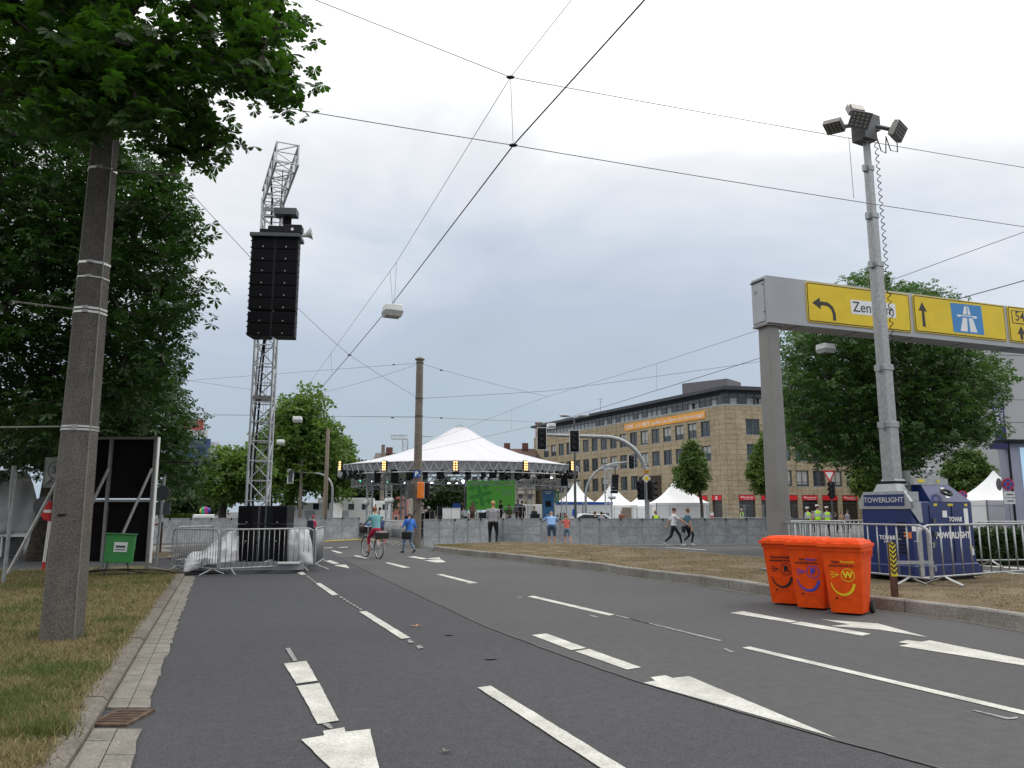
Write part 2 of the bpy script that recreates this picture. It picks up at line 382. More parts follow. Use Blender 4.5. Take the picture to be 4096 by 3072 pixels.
# ---------------- left verge: kerb stones, gutter pavers, drain, grass
def cl(pts):                               # pixel polyline -> ground polyline
    return [gp(x, y) for x, y in pts]
def at_y(poly, Y):                         # point of a ground polyline at depth Y
    for a, b in zip(poly[:-1], poly[1:]):
        if (a.y-Y)*(b.y-Y) <= 0 and abs(a.y-b.y) > 1e-6: return a.lerp(b, (Y-a.y)/(b.y-a.y))
    a, b = (poly[0], poly[1]) if abs(Y-poly[0].y) < abs(Y-poly[-1].y) else (poly[-2], poly[-1])
    return a+(b-a)*((Y-a.y)/(b.y-a.y))
KF = cl([(733, 2313), (578, 2568), (391, 2888), (273, 3072)])      # kerb face
KL = cl([(694, 2318), (510, 2575), (355, 2790), (250, 2940), (168, 3062)])  # grass side
GR = cl([(778, 2318), (678, 2600), (594, 2841), (518, 3067)])      # asphalt edge
Y0v, Y1v = 2.6, gp(733, 2313).y+.35
KZ = .07
verge_pts = [at_y(KL, Y0v-1.5)+Vector((.05, 0, 0))]+[at_y(KL, y)+Vector((.03, 0, 0)) for y in np.linspace(Y0v, Y1v, 12)]+g2([(690, 2296), (560, 2272), (380, 2278), (0, 2292)])+[Vector((-14, 19, 0)), Vector((-14, 1, 0))]
mb = MB(); 
verge = struct(sheet('verge', verge_pts, KZ-.006, EARTH))
curb_edge = g2([(690, 2296), (560, 2272), (380, 2278), (0, 2292)])
ribbon('verge_edge', curb_edge, .12, KZ+.002, KERBM, verge)
stone = {}
yy = Y0v-1.0
while yy < Y1v:
    L = .98
    a0, a1, b0, b1 = at_y(KL, yy), at_y(KL, yy+L-.012), at_y(KF, yy), at_y(KF, yy+L-.012)
    zt = KZ+random.uniform(-.004, .006); e = Vector((.03, 0, 0))
    mb = MB(); vs = []
    for p, z in ((a0, -.05), (b0, -.05), (b1, -.05), (a1, -.05), (a0, zt), (b0-e*1.3, zt), (b1-e*1.3, zt), (a1, zt), (b0, zt-.028), (b1, zt-.028)): vs.append((p.x, p.y, z))
    mb.add(vs, [(4, 5, 6, 7), (5, 8, 9, 6), (8, 1, 2, 9), (0, 4, 7, 3), (0, 1, 8, 5, 4), (3, 7, 6, 9, 2)])
    mb.build('kerb_stone', KERBM, verge); yy += L
GL = lambda y: at_y(KF, y)+Vector((.006, 0, 0))
yd0, yd1 = gp(500, 2908).y, gp(500, 2843).y
yy = Y0v-1.0
while yy < Y1v:
    L = .30
    if not (yy+L > yd0+.01 and yy < yd1-.01):
        for c in range(2):
            p = []
            for y in (yy, yy+L-.007):
                a, b = GL(y), at_y(GR, y); p += [a.lerp(b, c/2+.01), a.lerp(b, (c+1)/2-.012)]
            o = (random.uniform(-.001, .002))
            if c: p[1] += Vector((random.uniform(-.03, .02), 0, 0)); p[3] += Vector((random.uniform(-.03, .02), 0, 0))
            mb = MB(); vs = [(q.x, q.y, -.04) for q in (p[0], p[1], p[3], p[2])]+[(q.x, q.y, .012+o) for q in (p[0], p[1], p[3], p[2])]
            mb.add(vs, [(4, 5, 6, 7), (0, 1, 5, 4), (1, 2, 6, 5), (2, 3, 7, 6), (3, 0, 4, 7)]); mb.build('gutter_paver', PAVER, verge)
    yy += L
# drain grate
RUST = mat('rusty_iron', (.10, .065, .045), .8, .3, .4, 14, bump=.4)
ya, yb = yd0+.01, yd1-.01; xa, xb = GL((ya+yb)/2).x+.01, at_y(GR, (ya+yb)/2).x-.03
dr = thing('drain_grate', 'rusty slotted drain grate set in the paved gutter beside the kerb', 'drain', ((xa+xb)/2, (ya+yb)/2, 0))
W_, L_ = xb-xa, yb-ya
mb = MB(); mb.box((0, 0, -.02), (W_, L_, .004)); mb.build('sump', BLACK, dr)
mb = MB()
for s_ in (-1, 1): mb.box((s_*(W_/2-.015), 0, 0), (.03, L_, .03)); mb.box((0, s_*(L_/2-.015), 0), (W_-.06, .03, .03))
mb.build('frame', RUST, dr)
nb = max(5, int(L_/.055))
me = MB().box((0, 0, 0), (W_-.06, .022, .022)).mesh('bar', RUST)
for i in range(nb): link('bar', me, dr, (0, -L_/2+.03+(i+.5)*(L_-.06)/nb, .003))
# ---------------- grass blades
def blades(name, pts, hs, wd, mats, idx, parent, lean=.5):
    n = len(pts); az = RNG.uniform(0, 2*PI, n); ln = RNG.uniform(.1, lean, n)*hs; az2 = RNG.uniform(0, 2*PI, n)
    V = np.zeros((n, 3, 3)); dx = np.stack([np.cos(az), np.sin(az)], 1)*wd[:, None]/2
    V[:, 0, :2] = pts[:, :2]-dx; V[:, 1, :2] = pts[:, :2]+dx; V[:, :2, 2] = pts[:, 2:3]
    V[:, 2, :2] = pts[:, :2]+np.stack([np.cos(az2), np.sin(az2)], 1)*ln[:, None]; V[:, 2, 2] = pts[:, 2]+hs
    return tri_mesh(name, V.reshape(-1, 3), np.arange(3*n).reshape(-1, 3), mats, idx, parent)
def tri_mesh(name, V, F, mats, idx=None, parent=None, smooth=False):
    k = F.shape[1]; me = bpy.data.meshes.new(name); me.vertices.add(len(V)); me.vertices.foreach_set('co', V.astype(np.float32).ravel())
    me.loops.add(F.size); me.loops.foreach_set('vertex_index', F.astype(np.int32).ravel())
    me.polygons.add(len(F)); me.polygons.foreach_set('loop_start', np.arange(0, F.size, k, dtype=np.int32))
    for m in mats: me.materials.append(m)
    if idx is not None: me.polygons.foreach_set('material_index', idx.astype(np.int32))
    if smooth: me.polygons.foreach_set('use_smooth', np.ones(len(F), dtype=bool))
    me.update(calc_edges=True); me.validate()
    return link(name, me, parent)
GRS = [leafmat('grass_green', (.060, .085, .020), (.110, .145, .038), (.14, .18, .04), .3), leafmat('grass_straw', (.20, .17, .080), (.34, .29, .150), (.27, .24, .1), .3), leafmat('grass_brown', (.085, .062, .026), (.15, .11, .05), (.14, .1, .04), .25)]
def vnoise(x, y, s, seed=0):
    r = np.random.default_rng(seed); g = r.random((64, 64)); x = x/s+31.7; y = y/s+17.3
    xi, yi = np.floor(x).astype(int), np.floor(y).astype(int); fx, fy = x-xi, y-yi; fx = fx*fx*(3-2*fx); fy = fy*fy*(3-2*fy)
    a, b, c, d = g[xi % 64, yi % 64], g[(xi+1) % 64, yi % 64], g[xi % 64, (yi+1) % 64], g[(xi+1) % 64, (yi+1) % 64]
    return (a*(1-fx)+b*fx)*(1-fy)+(c*(1-fx)+d*fx)*fy
n = 150000
Y = 3.0+(RNG.random(n)**1.25)*(Y1v+1.2-3.0)
kx = np.array([at_y(KL, y).x for y in np.linspace(3, Y1v+1.5, 60)]); kxi = np.interp(Y, np.linspace(3, Y1v+1.5, 60), kx)
left = -Y*.69-.3
X = left+(kxi-left)*RNG.random(n)+np.abs(RNG.normal(0, .045, n))
pn = vnoise(X, Y, .55, 1)*.55+vnoise(X, Y, .16, 2)*.3+vnoise(X, Y, 1.6, 3)*.35
keep = RNG.random(n) < .35+.9*vnoise(X, Y, .22, 5)
X, Y, pn = X[keep], Y[keep], pn[keep]; n = len(X)
edge_g = np.exp(-((np.interp(Y, np.linspace(3, Y1v+1.5, 60), kx)-X)-.45)**2/.08)*.12
idx = np.where(pn+edge_g+RNG.normal(0, .17, n) > .85, 0, np.where(RNG.random(n) < .22, 2, 1))
hs = RNG.uniform(.018, .055, n)*(1+.5*(idx == 0)); wdt = RNG.uniform(.004, .008, n)*(1+Y/9)
pts = np.stack([X, Y, np.full(n, KZ-.004)], 1)
stuff(tag(blades('verge_grass', pts, hs, wdt, GRS, idx, None, 1.4), 'short dry yellow and green grass covering the verge at left', 'grass'))
# a few taller green tufts and weeds
tp = []
for (x, y, k) in ((185, 2990, 260), (205, 2960, 200), (235, 2560, 130), (300, 2580, 120), (150, 2570, 90), (580, 2300, 100), (400, 2290, 90), (470, 2562, 80), (430, 2600, 90), (60, 2990, 120)):
    c = gp(x, y); tp.append(np.stack([RNG.normal(c.x, .07, k), RNG.normal(c.y, .07, k), np.full(k, KZ)], 1))
tp = np.concatenate(tp); k = len(tp)
stuff(tag(blades('grass_tufts', tp, RNG.uniform(.06, .14, k), RNG.uniform(.006, .012, k), GRS, np.where(RNG.random(k) < .85, 0, 1), None, .9), 'taller green grass tufts round the pole foot and kerb', 'grass'))
# ---------------- the median with its granite kerb
MN = cl([(1735, 2205), (1868, 2224), (2034, 2240), (2201, 2262), (2414, 2285), (2500, 2304), (2837, 2345), (3077, 2386), (3582, 2447), (3871, 2484), (4096, 2524), (4600, 2600)])
MF = cl([(1738, 2196), (2034, 2184), (2300, 2191), (2600, 2214), (3063, 2256), (3560, 2296), (3940, 2321), (4400, 2352)])
MZ = .185
off = Vector((0, .14, 0))
median = struct(sheet('median', [p+Vector((.0, .12, 0)) for p in MN]+[p-Vector((0, .06, 0)) for p in MF[::-1]], MZ-.004, SOIL))
def along(poly, s):
    for a, b in zip(poly[:-1], poly[1:]):
        L = (b-a).length
        if s <= L: return a.lerp(b, s/L), (b-a).normalized()
        s -= L
    return poly[-1].copy(), (poly[-1]-poly[-2]).normalized()
def plen(poly): return sum((b-a).length for a, b in zip(poly[:-1], poly[1:]))
def kerb_run(poly, L, wd, zt, m, parent, side=1, name='kerb_stone'):
    s = 0; T = plen(poly)
    while s < T-.2:
        a, d = along(poly, s); b, _ = along(poly, min(T, s+L-.012)); dd = (b-a).normalized(); n = Vector((-dd.y, dd.x, 0))*side
        z = zt+random.uniform(-.006, .006); a2, b2 = a+n*wd, b+n*wd; e = n*.022; j = n*random.uniform(-.008, .008)
        a, b = a+j, b+j
        vs = [(*a.xy, -.05), (*b.xy, -.05), (*b.xy, z-.022), (*a.xy, z-.022), (*(a+e).xy, z), (*(b+e).xy, z), (*b2.xy, z), (*a2.xy, z), (*b2.xy, -.05), (*a2.xy, -.05)]
        fs = [(0, 1, 2, 3), (3, 2, 5, 4), (4, 5, 6, 7), (7, 6, 8, 9), (0, 3, 4, 7, 9), (1, 8, 6, 5, 2)]
        if side < 0: fs = [f[::-1] for f in fs]
        MB().add(vs, fs).build(name, m, parent); s += L
kerb_run(MN, 1.0, .14, .20, GRANITE, median, 1)
kerb_run(MF, 1.0, .10, .195, GRANITE, median, -1)
ribbon('gutter_strip', [p-Vector((.02, .09, 0)) for p in dens(MN, 4)], .13, .003, PAVER, road)
ribbon('edge_line', [p+Vector((0, .28, 0)) for p in dens(MF, 4)], .12, ZM, PAINT, road)
n = 60000
s_ = RNG.random(n); s2_ = RNG.random(n)
mnx = np.array([[p.x, p.y] for p in [along(MN, t)[0] for t in np.linspace(0, plen(MN), 80)]]); mfx = np.array([[p.x, p.y] for p in [along(MF, t)[0] for t in np.linspace(0, plen(MF), 80)]])
def lerp_poly(P, t): k = t*79; i = np.minimum(k.astype(int), 78); f = (k-i)[:, None]; return P[i]*(1-f)+P[i+1]*f
tt = s_
A = lerp_poly(mnx, tt)+np.array([0, .16]); B = lerp_poly(mfx, tt)-np.array([0, .12])
P = A*(1-s2_[:, None])+B*s2_[:, None]
k = vnoise(P[:, 0], P[:, 1], .5, 9) > .42; P = P[k]; n = len(P)
idx = np.where(vnoise(P[:, 0], P[:, 1], 1.2, 12)+RNG.normal(0, .15, n) > .95, 0, np.where(RNG.random(n) < .45, 2, 1))
stuff(tag(blades('median_dry_grass', np.concatenate([P, np.full((n, 1), MZ-.003)], 1), RNG.uniform(.012, .035, n), RNG.uniform(.008, .016, n), GRS, idx, None, 1.6), 'trampled dead brown grass covering the central median strip', 'grass'))
# small islands in the side street at left
isl = struct(sheet('island', g2([(250, 2252), (690, 2236), (720, 2222), (640, 2212), (420, 2222), (200, 2236)]), .05, SOIL))
kerb_run(g2([(250, 2252), (690, 2236), (722, 2222)]), 1.0, .12, .07, GRANITE, isl, 1)
struct(sheet('footpath', g2([(330, 2195), (760, 2178), (900, 2172), (640, 2190), (700, 2205), (330, 2225)]), .0, PAVER))
YCAB = mat('yellow_cable', (.55, .42, .04), .5, 0, .1, 6)
mb = MB(); mb.path([gp(x, y, .02) for x, y in ((1000, 2172), (1130, 2170), (1290, 2166), (1430, 2158), (1530, 2160), (1600, 2168))], .03, 6)
tag(mb.build('yellow_cable_ramp', YCAB), 'yellow cable lying along the foot of the barrier line', 'cable')
# ================================================================ TREES
BARK = speck('bark', (.030, .024, .018), (.075, .062, .048), (.7, .7, .66), 14, 4, rough=1, bump=.8, s3=.8)
BARK2 = speck('bark_pale', (.07, .06, .05), (.15, .13, .11), (.7, .7, .66), 10, 4, rough=1, bump=.6, s3=.8)
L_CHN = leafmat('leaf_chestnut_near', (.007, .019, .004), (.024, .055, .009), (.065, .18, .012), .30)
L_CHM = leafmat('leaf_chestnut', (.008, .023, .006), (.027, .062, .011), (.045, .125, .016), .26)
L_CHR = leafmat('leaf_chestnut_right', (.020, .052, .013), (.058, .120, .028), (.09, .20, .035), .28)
L_PLANE = leafmat('leaf_plane', (.050, .100, .018), (.100, .165, .034), (.17, .30, .05), .36)
L_LIND = leafmat('leaf_linden', (.050, .100, .024), (.115, .180, .046), (.12, .20, .04), .28)
L_LIME = leafmat('leaf_lime', (.070, .125, .024), (.140, .210, .046), (.16, .26, .05), .3)
L_HEDGE = leafmat('leaf_hedge', (.022, .045, .014), (.050, .085, .028), (.08, .14, .04), .2)
def palm_leaf(nl, hi=True):
    """palmate leaf, leaflets radiating and drooping from the stalk end; unit radius"""
    V, F = [], []
    for i in range(nl):
        a = (i-(nl-1)/2)*(2*PI*.80/nl); ln = 1.0 if abs(i-(nl-1)/2) < 1 else .86-.06*abs(i-(nl-1)/2)
        c, s = math.cos(a), math.sin(a); o = len(V)
        prof = [(0.05, .0), (.45, .12), (.74, .20), (1.0, 0), (.74, -.20), (.45, -.12)] if hi else [(0.05, 0), (.68, .2), (1.0, 0), (.68, -.2)]
        for (u, wv) in prof:
            u2 = u*ln; V.append((u2*c-wv*s, u2*s+wv*c, -.42*u2*u2-abs(wv)*.25+.08))
        F.append(tuple(range(o, o+len(prof))))
    return np.array(V), np.array(F)
def oval_leaf():
    V = np.array([(0, 0, 0), (.5, .33, -.06), (1, 0, -.2), (.5, -.33, -.06)]); return V, np.array([[0, 1, 2, 3]])
def clump_leaf():
    V, F = [], []
    for (a, t) in ((0, .1), (2.1, -.25), (4.2, .35)):
        c, s = math.cos(a), math.sin(a); o = len(V)
        for (u, wv) in ((0, 0), (.5, .3), (1, 0), (.5, -.3)): V.append((u*c-wv*s, u*s+wv*c, t*u-.2*u*u))
        F.append((o, o+1, o+2, o+3))
    return np.array(V), np.array(F)
PALM7, PALM5, OVAL, CLUMP = palm_leaf(7), palm_leaf(5, False), oval_leaf(), clump_leaf()
def leaf_rot(n, tilt):
    az = RNG.uniform(0, 2*PI, n); tl = RNG.normal(0, tilt, n); rl = RNG.normal(0, tilt, n)
    ca, sa, ct, st, cr_, sr = np.cos(az), np.sin(az), np.cos(tl), np.sin(tl), np.cos(rl), np.sin(rl)
    Rm = np.zeros((n, 3, 3))
    Rz = np.stack([np.stack([ca, -sa, 0*ca], 1), np.stack([sa, ca, 0*ca], 1), np.stack([0*ca, 0*ca, 1+0*ca], 1)], 1)
    Ry = np.stack([np.stack([ct, 0*ct, st], 1), np.stack([0*ct, 1+0*ct, 0*ct], 1), np.stack([-st, 0*ct, ct], 1)], 1)
    Rx = np.stack([np.stack([1+0*cr_, 0*cr_, 0*cr_], 1), np.stack([0*cr_, cr_, -sr], 1), np.stack([0*cr_, sr, cr_], 1)], 1)
    return Rz @ Ry @ Rx
def leaves(name, P, tmpl, size, m, parent, tilt=.45, rot=None):
    V, F = tmpl; n = len(P); Rm = leaf_rot(n, tilt) if rot is None else rot
    W = np.einsum('nij,kj->nki', Rm, V)*size[:, None, None]+P[:, None, :]
    FF = (F[None]+np.arange(n)[:, None, None]*len(V)).reshape(-1, F.shape[1])
    return tri_mesh(name, W.reshape(-1, 3), FF, [m], None, parent)
def skeleton(trunk, clumps, rt, rtip=.012, name='trunk', m=BARK, parent=None, seg=.9, wob=.1, rmax=None):
    """grow branches from the trunk polyline to every clump; returns trunk + branches as one mesh"""
    nodes = [Vector(p) for p in trunk]; par = [-1]+list(range(len(trunk)-1))
    base = nodes[0]; order = sorted(clumps, key=lambda c: (Vector(c)-nodes[-1]).length)
    tips = []
    minz = nodes[max(1, len(trunk)//2)].z-.01
    for c in order:
        c = Vector(c)
        bi, bd = 0, 1e9
        for i, q in enumerate(nodes):
            if i < len(trunk) and q.z < minz: continue
            d = (q-c).length+max(0, q.z-c.z)*.5
            if d < bd: bi, bd = i, d
        q = nodes[bi]; L = (c-q).length; k = max(1, int(L/seg)); prev = bi
        for j in range(1, k+1):
            t = j/k; p = q.lerp(c, t)+Vector((random.uniform(-wob, wob), random.uniform(-wob, wob), random.uniform(-wob, wob)+.10*L*math.sin(t*PI)))*(1 if j < k else .2)
            nodes.append(p); par.append(prev); prev = len(nodes)-1
        tips.append(prev)
    cnt = [0]*len(nodes)
    for t in tips:
        while t >= 0: cnt[t] += 1; t = par[t]
    tot = max(cnt); mb = MB(); T = len(trunk)
    rad = [rt*(max(c, 1)/tot)**.5 if i >= T else rt*(1-.5*i/T) for i, c in enumerate(cnt)]
    rad = [max(rtip, min(r, rt*.6) if i >= T else r) for i, r in enumerate(rad)]
    rad[0] = rt*1.35
    mb.path(nodes[:T], rad[:T], 10, caps=False)
    for i in range(T, len(nodes)):
        p = par[i]; n = 6 if rad[i] > .05 else 4
        mb.path([nodes[p], nodes[i]], [min(rad[p], rad[i]*1.35), rad[i]], n, caps=False)
    return mb.build(name, m, parent, smooth=True)
def scatter(clumps, per, spread, flat=.6):
    C = np.array([tuple(c) for c in clumps]); k = np.repeat(np.arange(len(C)), per)
    d = RNG.normal(0, 1, (len(k), 3)); d /= np.linalg.norm(d, axis=1)[:, None]; d *= (RNG.random(len(k))**.45)[:, None]*spread; d[:, 2] *= flat
    return C[k]+d
def lobes(center, rad, n, shell=.55, bottom=-1):
    out = []
    bumps = [Vector((random.gauss(0, 1), random.gauss(0, 1), random.gauss(0, 1))).normalized() for _ in range(11)]
    while len(out) < n:
        v = Vector((random.gauss(0, 1), random.gauss(0, 1), random.gauss(0, 1))).normalized()*random.uniform(shell, 1)
        if v.z < bottom: continue
        v *= .66+.42*max(0, max(b.dot(v.normalized()) for b in bumps))**5
        out.append(Vector((center[0]+v.x*rad[0], center[1]+v.y*rad[1], center[2]+v.z*rad[2])))
    return out
def inpoly(x, y, P):
    c = False; j = len(P)-1
    for i in range(len(P)):
        if (P[i][1] > y) != (P[j][1] > y) and x < (P[j][0]-P[i][0])*(y-P[i][1])/(P[j][1]-P[i][1])+P[i][0]: c = not c
        j = i
    return c
def vol_clumps(poly, d0, d1, n, sep):
    """clumps filling a crown whose outline is known, spread through its real depth range"""
    xs = [p[0] for p in poly]; ys = [p[1] for p in poly]; out = []; tries = 0
    while len(out) < n and tries < n*60:
        tries += 1; x, y = random.uniform(min(xs), max(xs)), random.uniform(min(ys), max(ys))
        if not inpoly(x, y, poly): continue
        p = py(x, y, random.uniform(d0, d1))
        if p.z < 1.5 or any((p-q).length < sep for q in out): continue
        out.append(p)
    return out
# ---- tree A: the near horse chestnut whose boughs reach in at the top left; each near leaf is a leaf
tA = thing('chestnut_tree', 'nearest horse chestnut, its big-leaved boughs hanging in from the top left corner', 'tree', (0, 0, 0))
polyA = [(-500, -500), (1060, -420), (1085, 60), (1110, 200), (1120, 310), (1080, 360), (980, 300), (900, 310), (830, 390), (860, 520), (760, 590), (640, 540), (560, 480), (420, 510), (300, 480), (180, 420), (60, 380), (-500, 420)]
cA = vol_clumps(polyA, 7.2, 10.2, 185, .40)
cA += vol_clumps([(180, 180), (560, 150), (560, 430), (400, 480), (250, 450)], 7.0, 8.5, 34, .28)
for (x, y, Y) in ((1150, 130, 8.2), (1165, 290, 8.3), (1150, 380, 8.1), (1050, 360, 8.3), (880, 560, 8.0), (830, 590, 8.2), (760, 610, 8.4), (1120, 30, 8.6), (1000, 290, 8.0), (960, 200, 8.8), (690, 590, 8.4)): cA.append(py(x, y, Y))
trA = [Vector((-8.6, 8.8, 0)), Vector((-8.5, 8.8, 1.4)), Vector((-8.3, 8.7, 3.0)), Vector((-7.9, 8.6, 4.6)), Vector((-7.2, 8.5, 6.2)), Vector((-6.3, 8.4, 7.4)), Vector((-5.3, 8.4, 8.2)), Vector((-4.4, 8.5, 8.6))]
skeleton(trA, cA, .30, .007, 'trunk', BARK, tA, .45, .05)
PA = scatter(cA, 36, .38, .75)
sA = RNG.uniform(.075, .155, len(PA))
d2 = PA[:, 1]                             # the 300 that show largest become leaves of their own
vis = np.array([(lambda v: abs(v[0]/v[1]) < .66)(p) and (p[2]-1.5)/p[1] < .70 for p in PA])
score = np.where(vis, sA/PA[:, 1], 0); pick = np.argsort(-score)[:300]; mask = np.ones(len(PA), bool); mask[pick] = False
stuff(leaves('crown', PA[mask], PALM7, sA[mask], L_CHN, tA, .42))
protos = []
for q in range(6):
    V, F = PALM7; V2 = V*(1+.08*RNG.normal(0, 1, V.shape)); me = bpy.data.meshes.new('leaf'); me.from_pydata(V2.tolist(), [], F.tolist()); me.materials.append(L_CHN); protos.append(me)
for i in pick:
    o = link('leaf', protos[i % 6], tA, PA[i], rot=(random.gauss(0, .4), random.gauss(0, .4), random.uniform(0, 6.28))); s = sA[i]; o.scale = (s, s, s)
# ---- tree B: the tall chestnut behind the concrete pole
tB = thing('chestnut_tree', 'tall dark horse chestnut rising behind the thick concrete pole', 'tree')
polyB = [(-350, 380), (300, 420), (520, 600), (660, 690), (725, 800), (760, 900), (735, 1000), (750, 1120), (720, 1270), (670, 1420), (660, 1560), (560, 1640), (420, 1600), (330, 1720), (200, 1760), (100, 1690), (-350, 1700)]
cB = vol_clumps(polyB, 14.5, 20, 640, .40)
for (x, y) in ((795, 960), (785, 1150), (760, 1240), (725, 1330), (700, 830), (765, 880), (640, 720)): cB.append(py(x, y, 15.2))
bb = gp(262, 2345)
trB = [bb, bb+Vector((0, 0, 1.2)), bb+Vector((-.1, .1, 2.4)), bb+Vector((-.2, .2, 3.8)), bb+Vector((-.3, .3, 5.2)), bb+Vector((-.2, .3, 6.8)), bb+Vector((0, .3, 8.4))]
skeleton(trB, cB, .26, .010, 'trunk', BARK, tB, .8, .08)
PB = scatter(cB, 28, .60, .7)
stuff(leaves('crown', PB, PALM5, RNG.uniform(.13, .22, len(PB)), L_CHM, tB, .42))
# ---- tree C: chestnut further back with the trunk by the white tent
tC = thing('chestnut_tree', 'horse chestnut with a dark trunk beside the white tarpaulin stall', 'tree')
polyC = [(-300, 1500), (100, 1650), (420, 1500), (640, 1450), (705, 1560), (735, 1640), (765, 1690), (755, 1760), (790, 1840), (810, 1910), (760, 1960), (690, 1940), (600, 1890), (480, 1930), (300, 1850), (150, 1900), (60, 1830), (-60, 1930), (-300, 1900)]
cC = vol_clumps(polyC, 24, 33, 470, .5)
bb = gp(165, 2242)
trC = [bb, bb+Vector((.05, 0, 1.2)), bb+Vector((.15, 0, 2.6)), bb+Vector((.3, .3, 4.0)), bb+Vector((.8, .8, 5.2)), bb+Vector((1.4, 1.2, 6.4))]
skeleton(trC, cC, .36, .012, 'trunk', BARK, tC, .9, .1)
PC = scatter(cC, 26, .8, .65)
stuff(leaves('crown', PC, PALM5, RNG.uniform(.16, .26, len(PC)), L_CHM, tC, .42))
# ---- tree D: the round chestnut behind the sign gantry
def generic(name, label, base, H, crown_c, crown_r, n, per, spread, lm, tmpl, lsize, rt=.2, shell=.45, bark=BARK, trunk_h=None, extra=(), bottom=-1, flat=.7, group=None, shape=None):
    t = thing(name, label, 'tree', (0, 0, 0), 0, group)
    cl_ = lobes(crown_c, crown_r, n, shell, bottom)
    if shape: cl_ = shape(cl_)
    cl_ += [Vector(e) for e in extra]
    b = Vector(base); th = trunk_h or crown_c[2]
    tr = [b+Vector((random.uniform(-.04, .04)*i, random.uniform(-.04, .04)*i, th*i/5)) for i in range(6)]
    skeleton(tr, cl_, rt, .012, 'trunk', bark, t, 1.0, .1)
    P = scatter(cl_, per, spread, flat)
    stuff(leaves('crown', P, tmpl, RNG.uniform(lsize[0], lsize[1], len(P)), lm, t, .6)); return t
tD = thing('chestnut_tree', 'big round-crowned chestnut behind the yellow direction sign gantry', 'tree')
polyD = [(3180, 1340), (3330, 1260), (3430, 1120), (3480, 1100), (3560, 1150), (3640, 1130), (3700, 1160), (3780, 1190), (3830, 1260), (3900, 1380), (3960, 1450), (4010, 1530), (3960, 1600), (3900, 1640), (3980, 1730), (3930, 1760), (3820, 1740), (3780, 1800), (3700, 1830), (3600, 1900), (3450, 1890), (3380, 1830), (3260, 1840), (3200, 1800), (3140, 1780), (3135, 1600), (3130, 1450)]
cD = vol_clumps(polyD, 25.5, 34, 440, .62)
bb = gp(3560, 2208)
trD = [bb, bb+Vector((0, 0, 1.3)), bb+Vector((.1, 0, 2.6)), bb+Vector((.1, 0, 4.0)), bb+Vector((0, 0, 5.4)), bb+Vector((0, 0, 7.2))]
skeleton(trD, cD, .38, .012, 'trunk', BARK, tD, .9, .1)
PD = scatter(cD, 40, .85, .6)
stuff(leaves('crown', PD, PALM5, RNG.uniform(.15, .25, len(PD)), L_CHR, tD, .42))
# ---- the plane trees and smaller trees behind the speaker tower
def xz(x, y, Y): p = py(x, y, Y); return p
def px_tree(label, cx, top, bot, wpx, Y, n, per, spread, lm, rt, ls, name='plane_tree', tmpl=CLUMP, trunk_px=None, shell=.5, bark=BARK, shape=None, flat=.75, group=None):
    a, b = py(cx, top, Y), py(cx, bot, Y); c = (a+b)/2; rx = wpx/2/FPX*Y; rz = (a.z-b.z)/2
    tx = py(trunk_px or cx, 1600, Y).x
    return generic(name, label, (tx, Y, 0), a.z, c, (rx-spread*.6, rx*.8, rz-spread*.6*flat), n, per, spread, lm, tmpl, ls, rt, shell, bark, trunk_h=min(c.z, a.z*.75), shape=shape, flat=flat, group=group)
px_tree('tall bright green plane tree to the right of the speaker tower', 1215, 1545, 2030, 370, 62, 190, 44, 1.25, L_PLANE, .5, (.28, .50), shell=.4, trunk_px=1172)
px_tree('leaning plane tree half hidden by the truss tower', 1095, 1650, 2040, 190, 64, 90, 44, 1.2, L_PLANE, .3, (.28, .48), shell=.35)
px_tree('lower bough-laden plane tree joining the tall one beside the concrete mast', 1330, 1690, 2030, 230, 66, 90, 44, 1.2, L_PLANE, .3, (.28, .48), shell=.35)
px_tree('mid-green chestnut between the blue building and the speaker tower', 950, 1780, 2040, 330, 46, 190, 40, .85, L_PLANE, .26, (.22, .38), name='chestnut_tree', trunk_px=920, shell=.4)
px_tree('dark bushy tree filling the gap left of the stage columns', 1500, 1830, 2070, 330, 78, 110, 40, 1.2, L_HEDGE, .3, (.3, .5), name='street_tree', trunk_px=1460, shell=.4)
px_tree('dark leafy tree behind the green stage screen', 1780, 1900, 2075, 260, 80, 80, 40, 1.1, L_HEDGE, .3, (.3, .5), name='street_tree', shell=.3)
px_tree('dark tree half hidden by the billboard and the side street', 760, 1960, 2080, 300, 70, 90, 36, 1.1, L_HEDGE, .25, (.28, .45), name='street_tree', trunk_px=720, shell=.3)
px_tree('far green treetop showing above the grey house roof', 1430, 1840, 1960, 240, 110, 70, 36, 1.5, L_PLANE, .3, (.4, .7), name='street_tree', shell=.3)
def cone(cs):
    zs = [c.z for c in cs]; z0, z1 = min(zs), max(zs); cx = sum(c.x for c in cs)/len(cs); cy = sum(c.y for c in cs)/len(cs); out = []
    for c in cs:
        t = (c.z-z0)/(z1-z0); k = (1.18-.98*t) if t > .18 else (.75+2*t); out.append(Vector((cx+(c.x-cx)*k, cy+(c.y-cy)*k, c.z)))
    return out
px_tree('conical linden tree standing in front of the sandstone office block', 2770, 1735, 2000, 190, 62, 230, 40, .50, L_LIND, .14, (.16, .28), name='linden_tree', trunk_px=2790, shell=.3, shape=cone, flat=1.0)
px_tree('bright green linden tree half hidden by the gantry post', 3060, 1725, 2030, 220, 60, 230, 40, .50, L_LIME, .14, (.16, .28), name='linden_tree', shell=.3, shape=cone, flat=1.0)
px_tree('light green tree right of the light tower mast behind the generator', 3480, 1830, 2010, 160, 48, 90, 40, .55, L_LIME, .14, (.16, .28), name='linden_tree', shell=.3)
px_tree('leafy linden tree in front of the orange house at far right', 3880, 1790, 2010, 210, 45, 130, 40, .6, L_LIND, .14, (.16, .28), name='linden_tree', shell=.3)
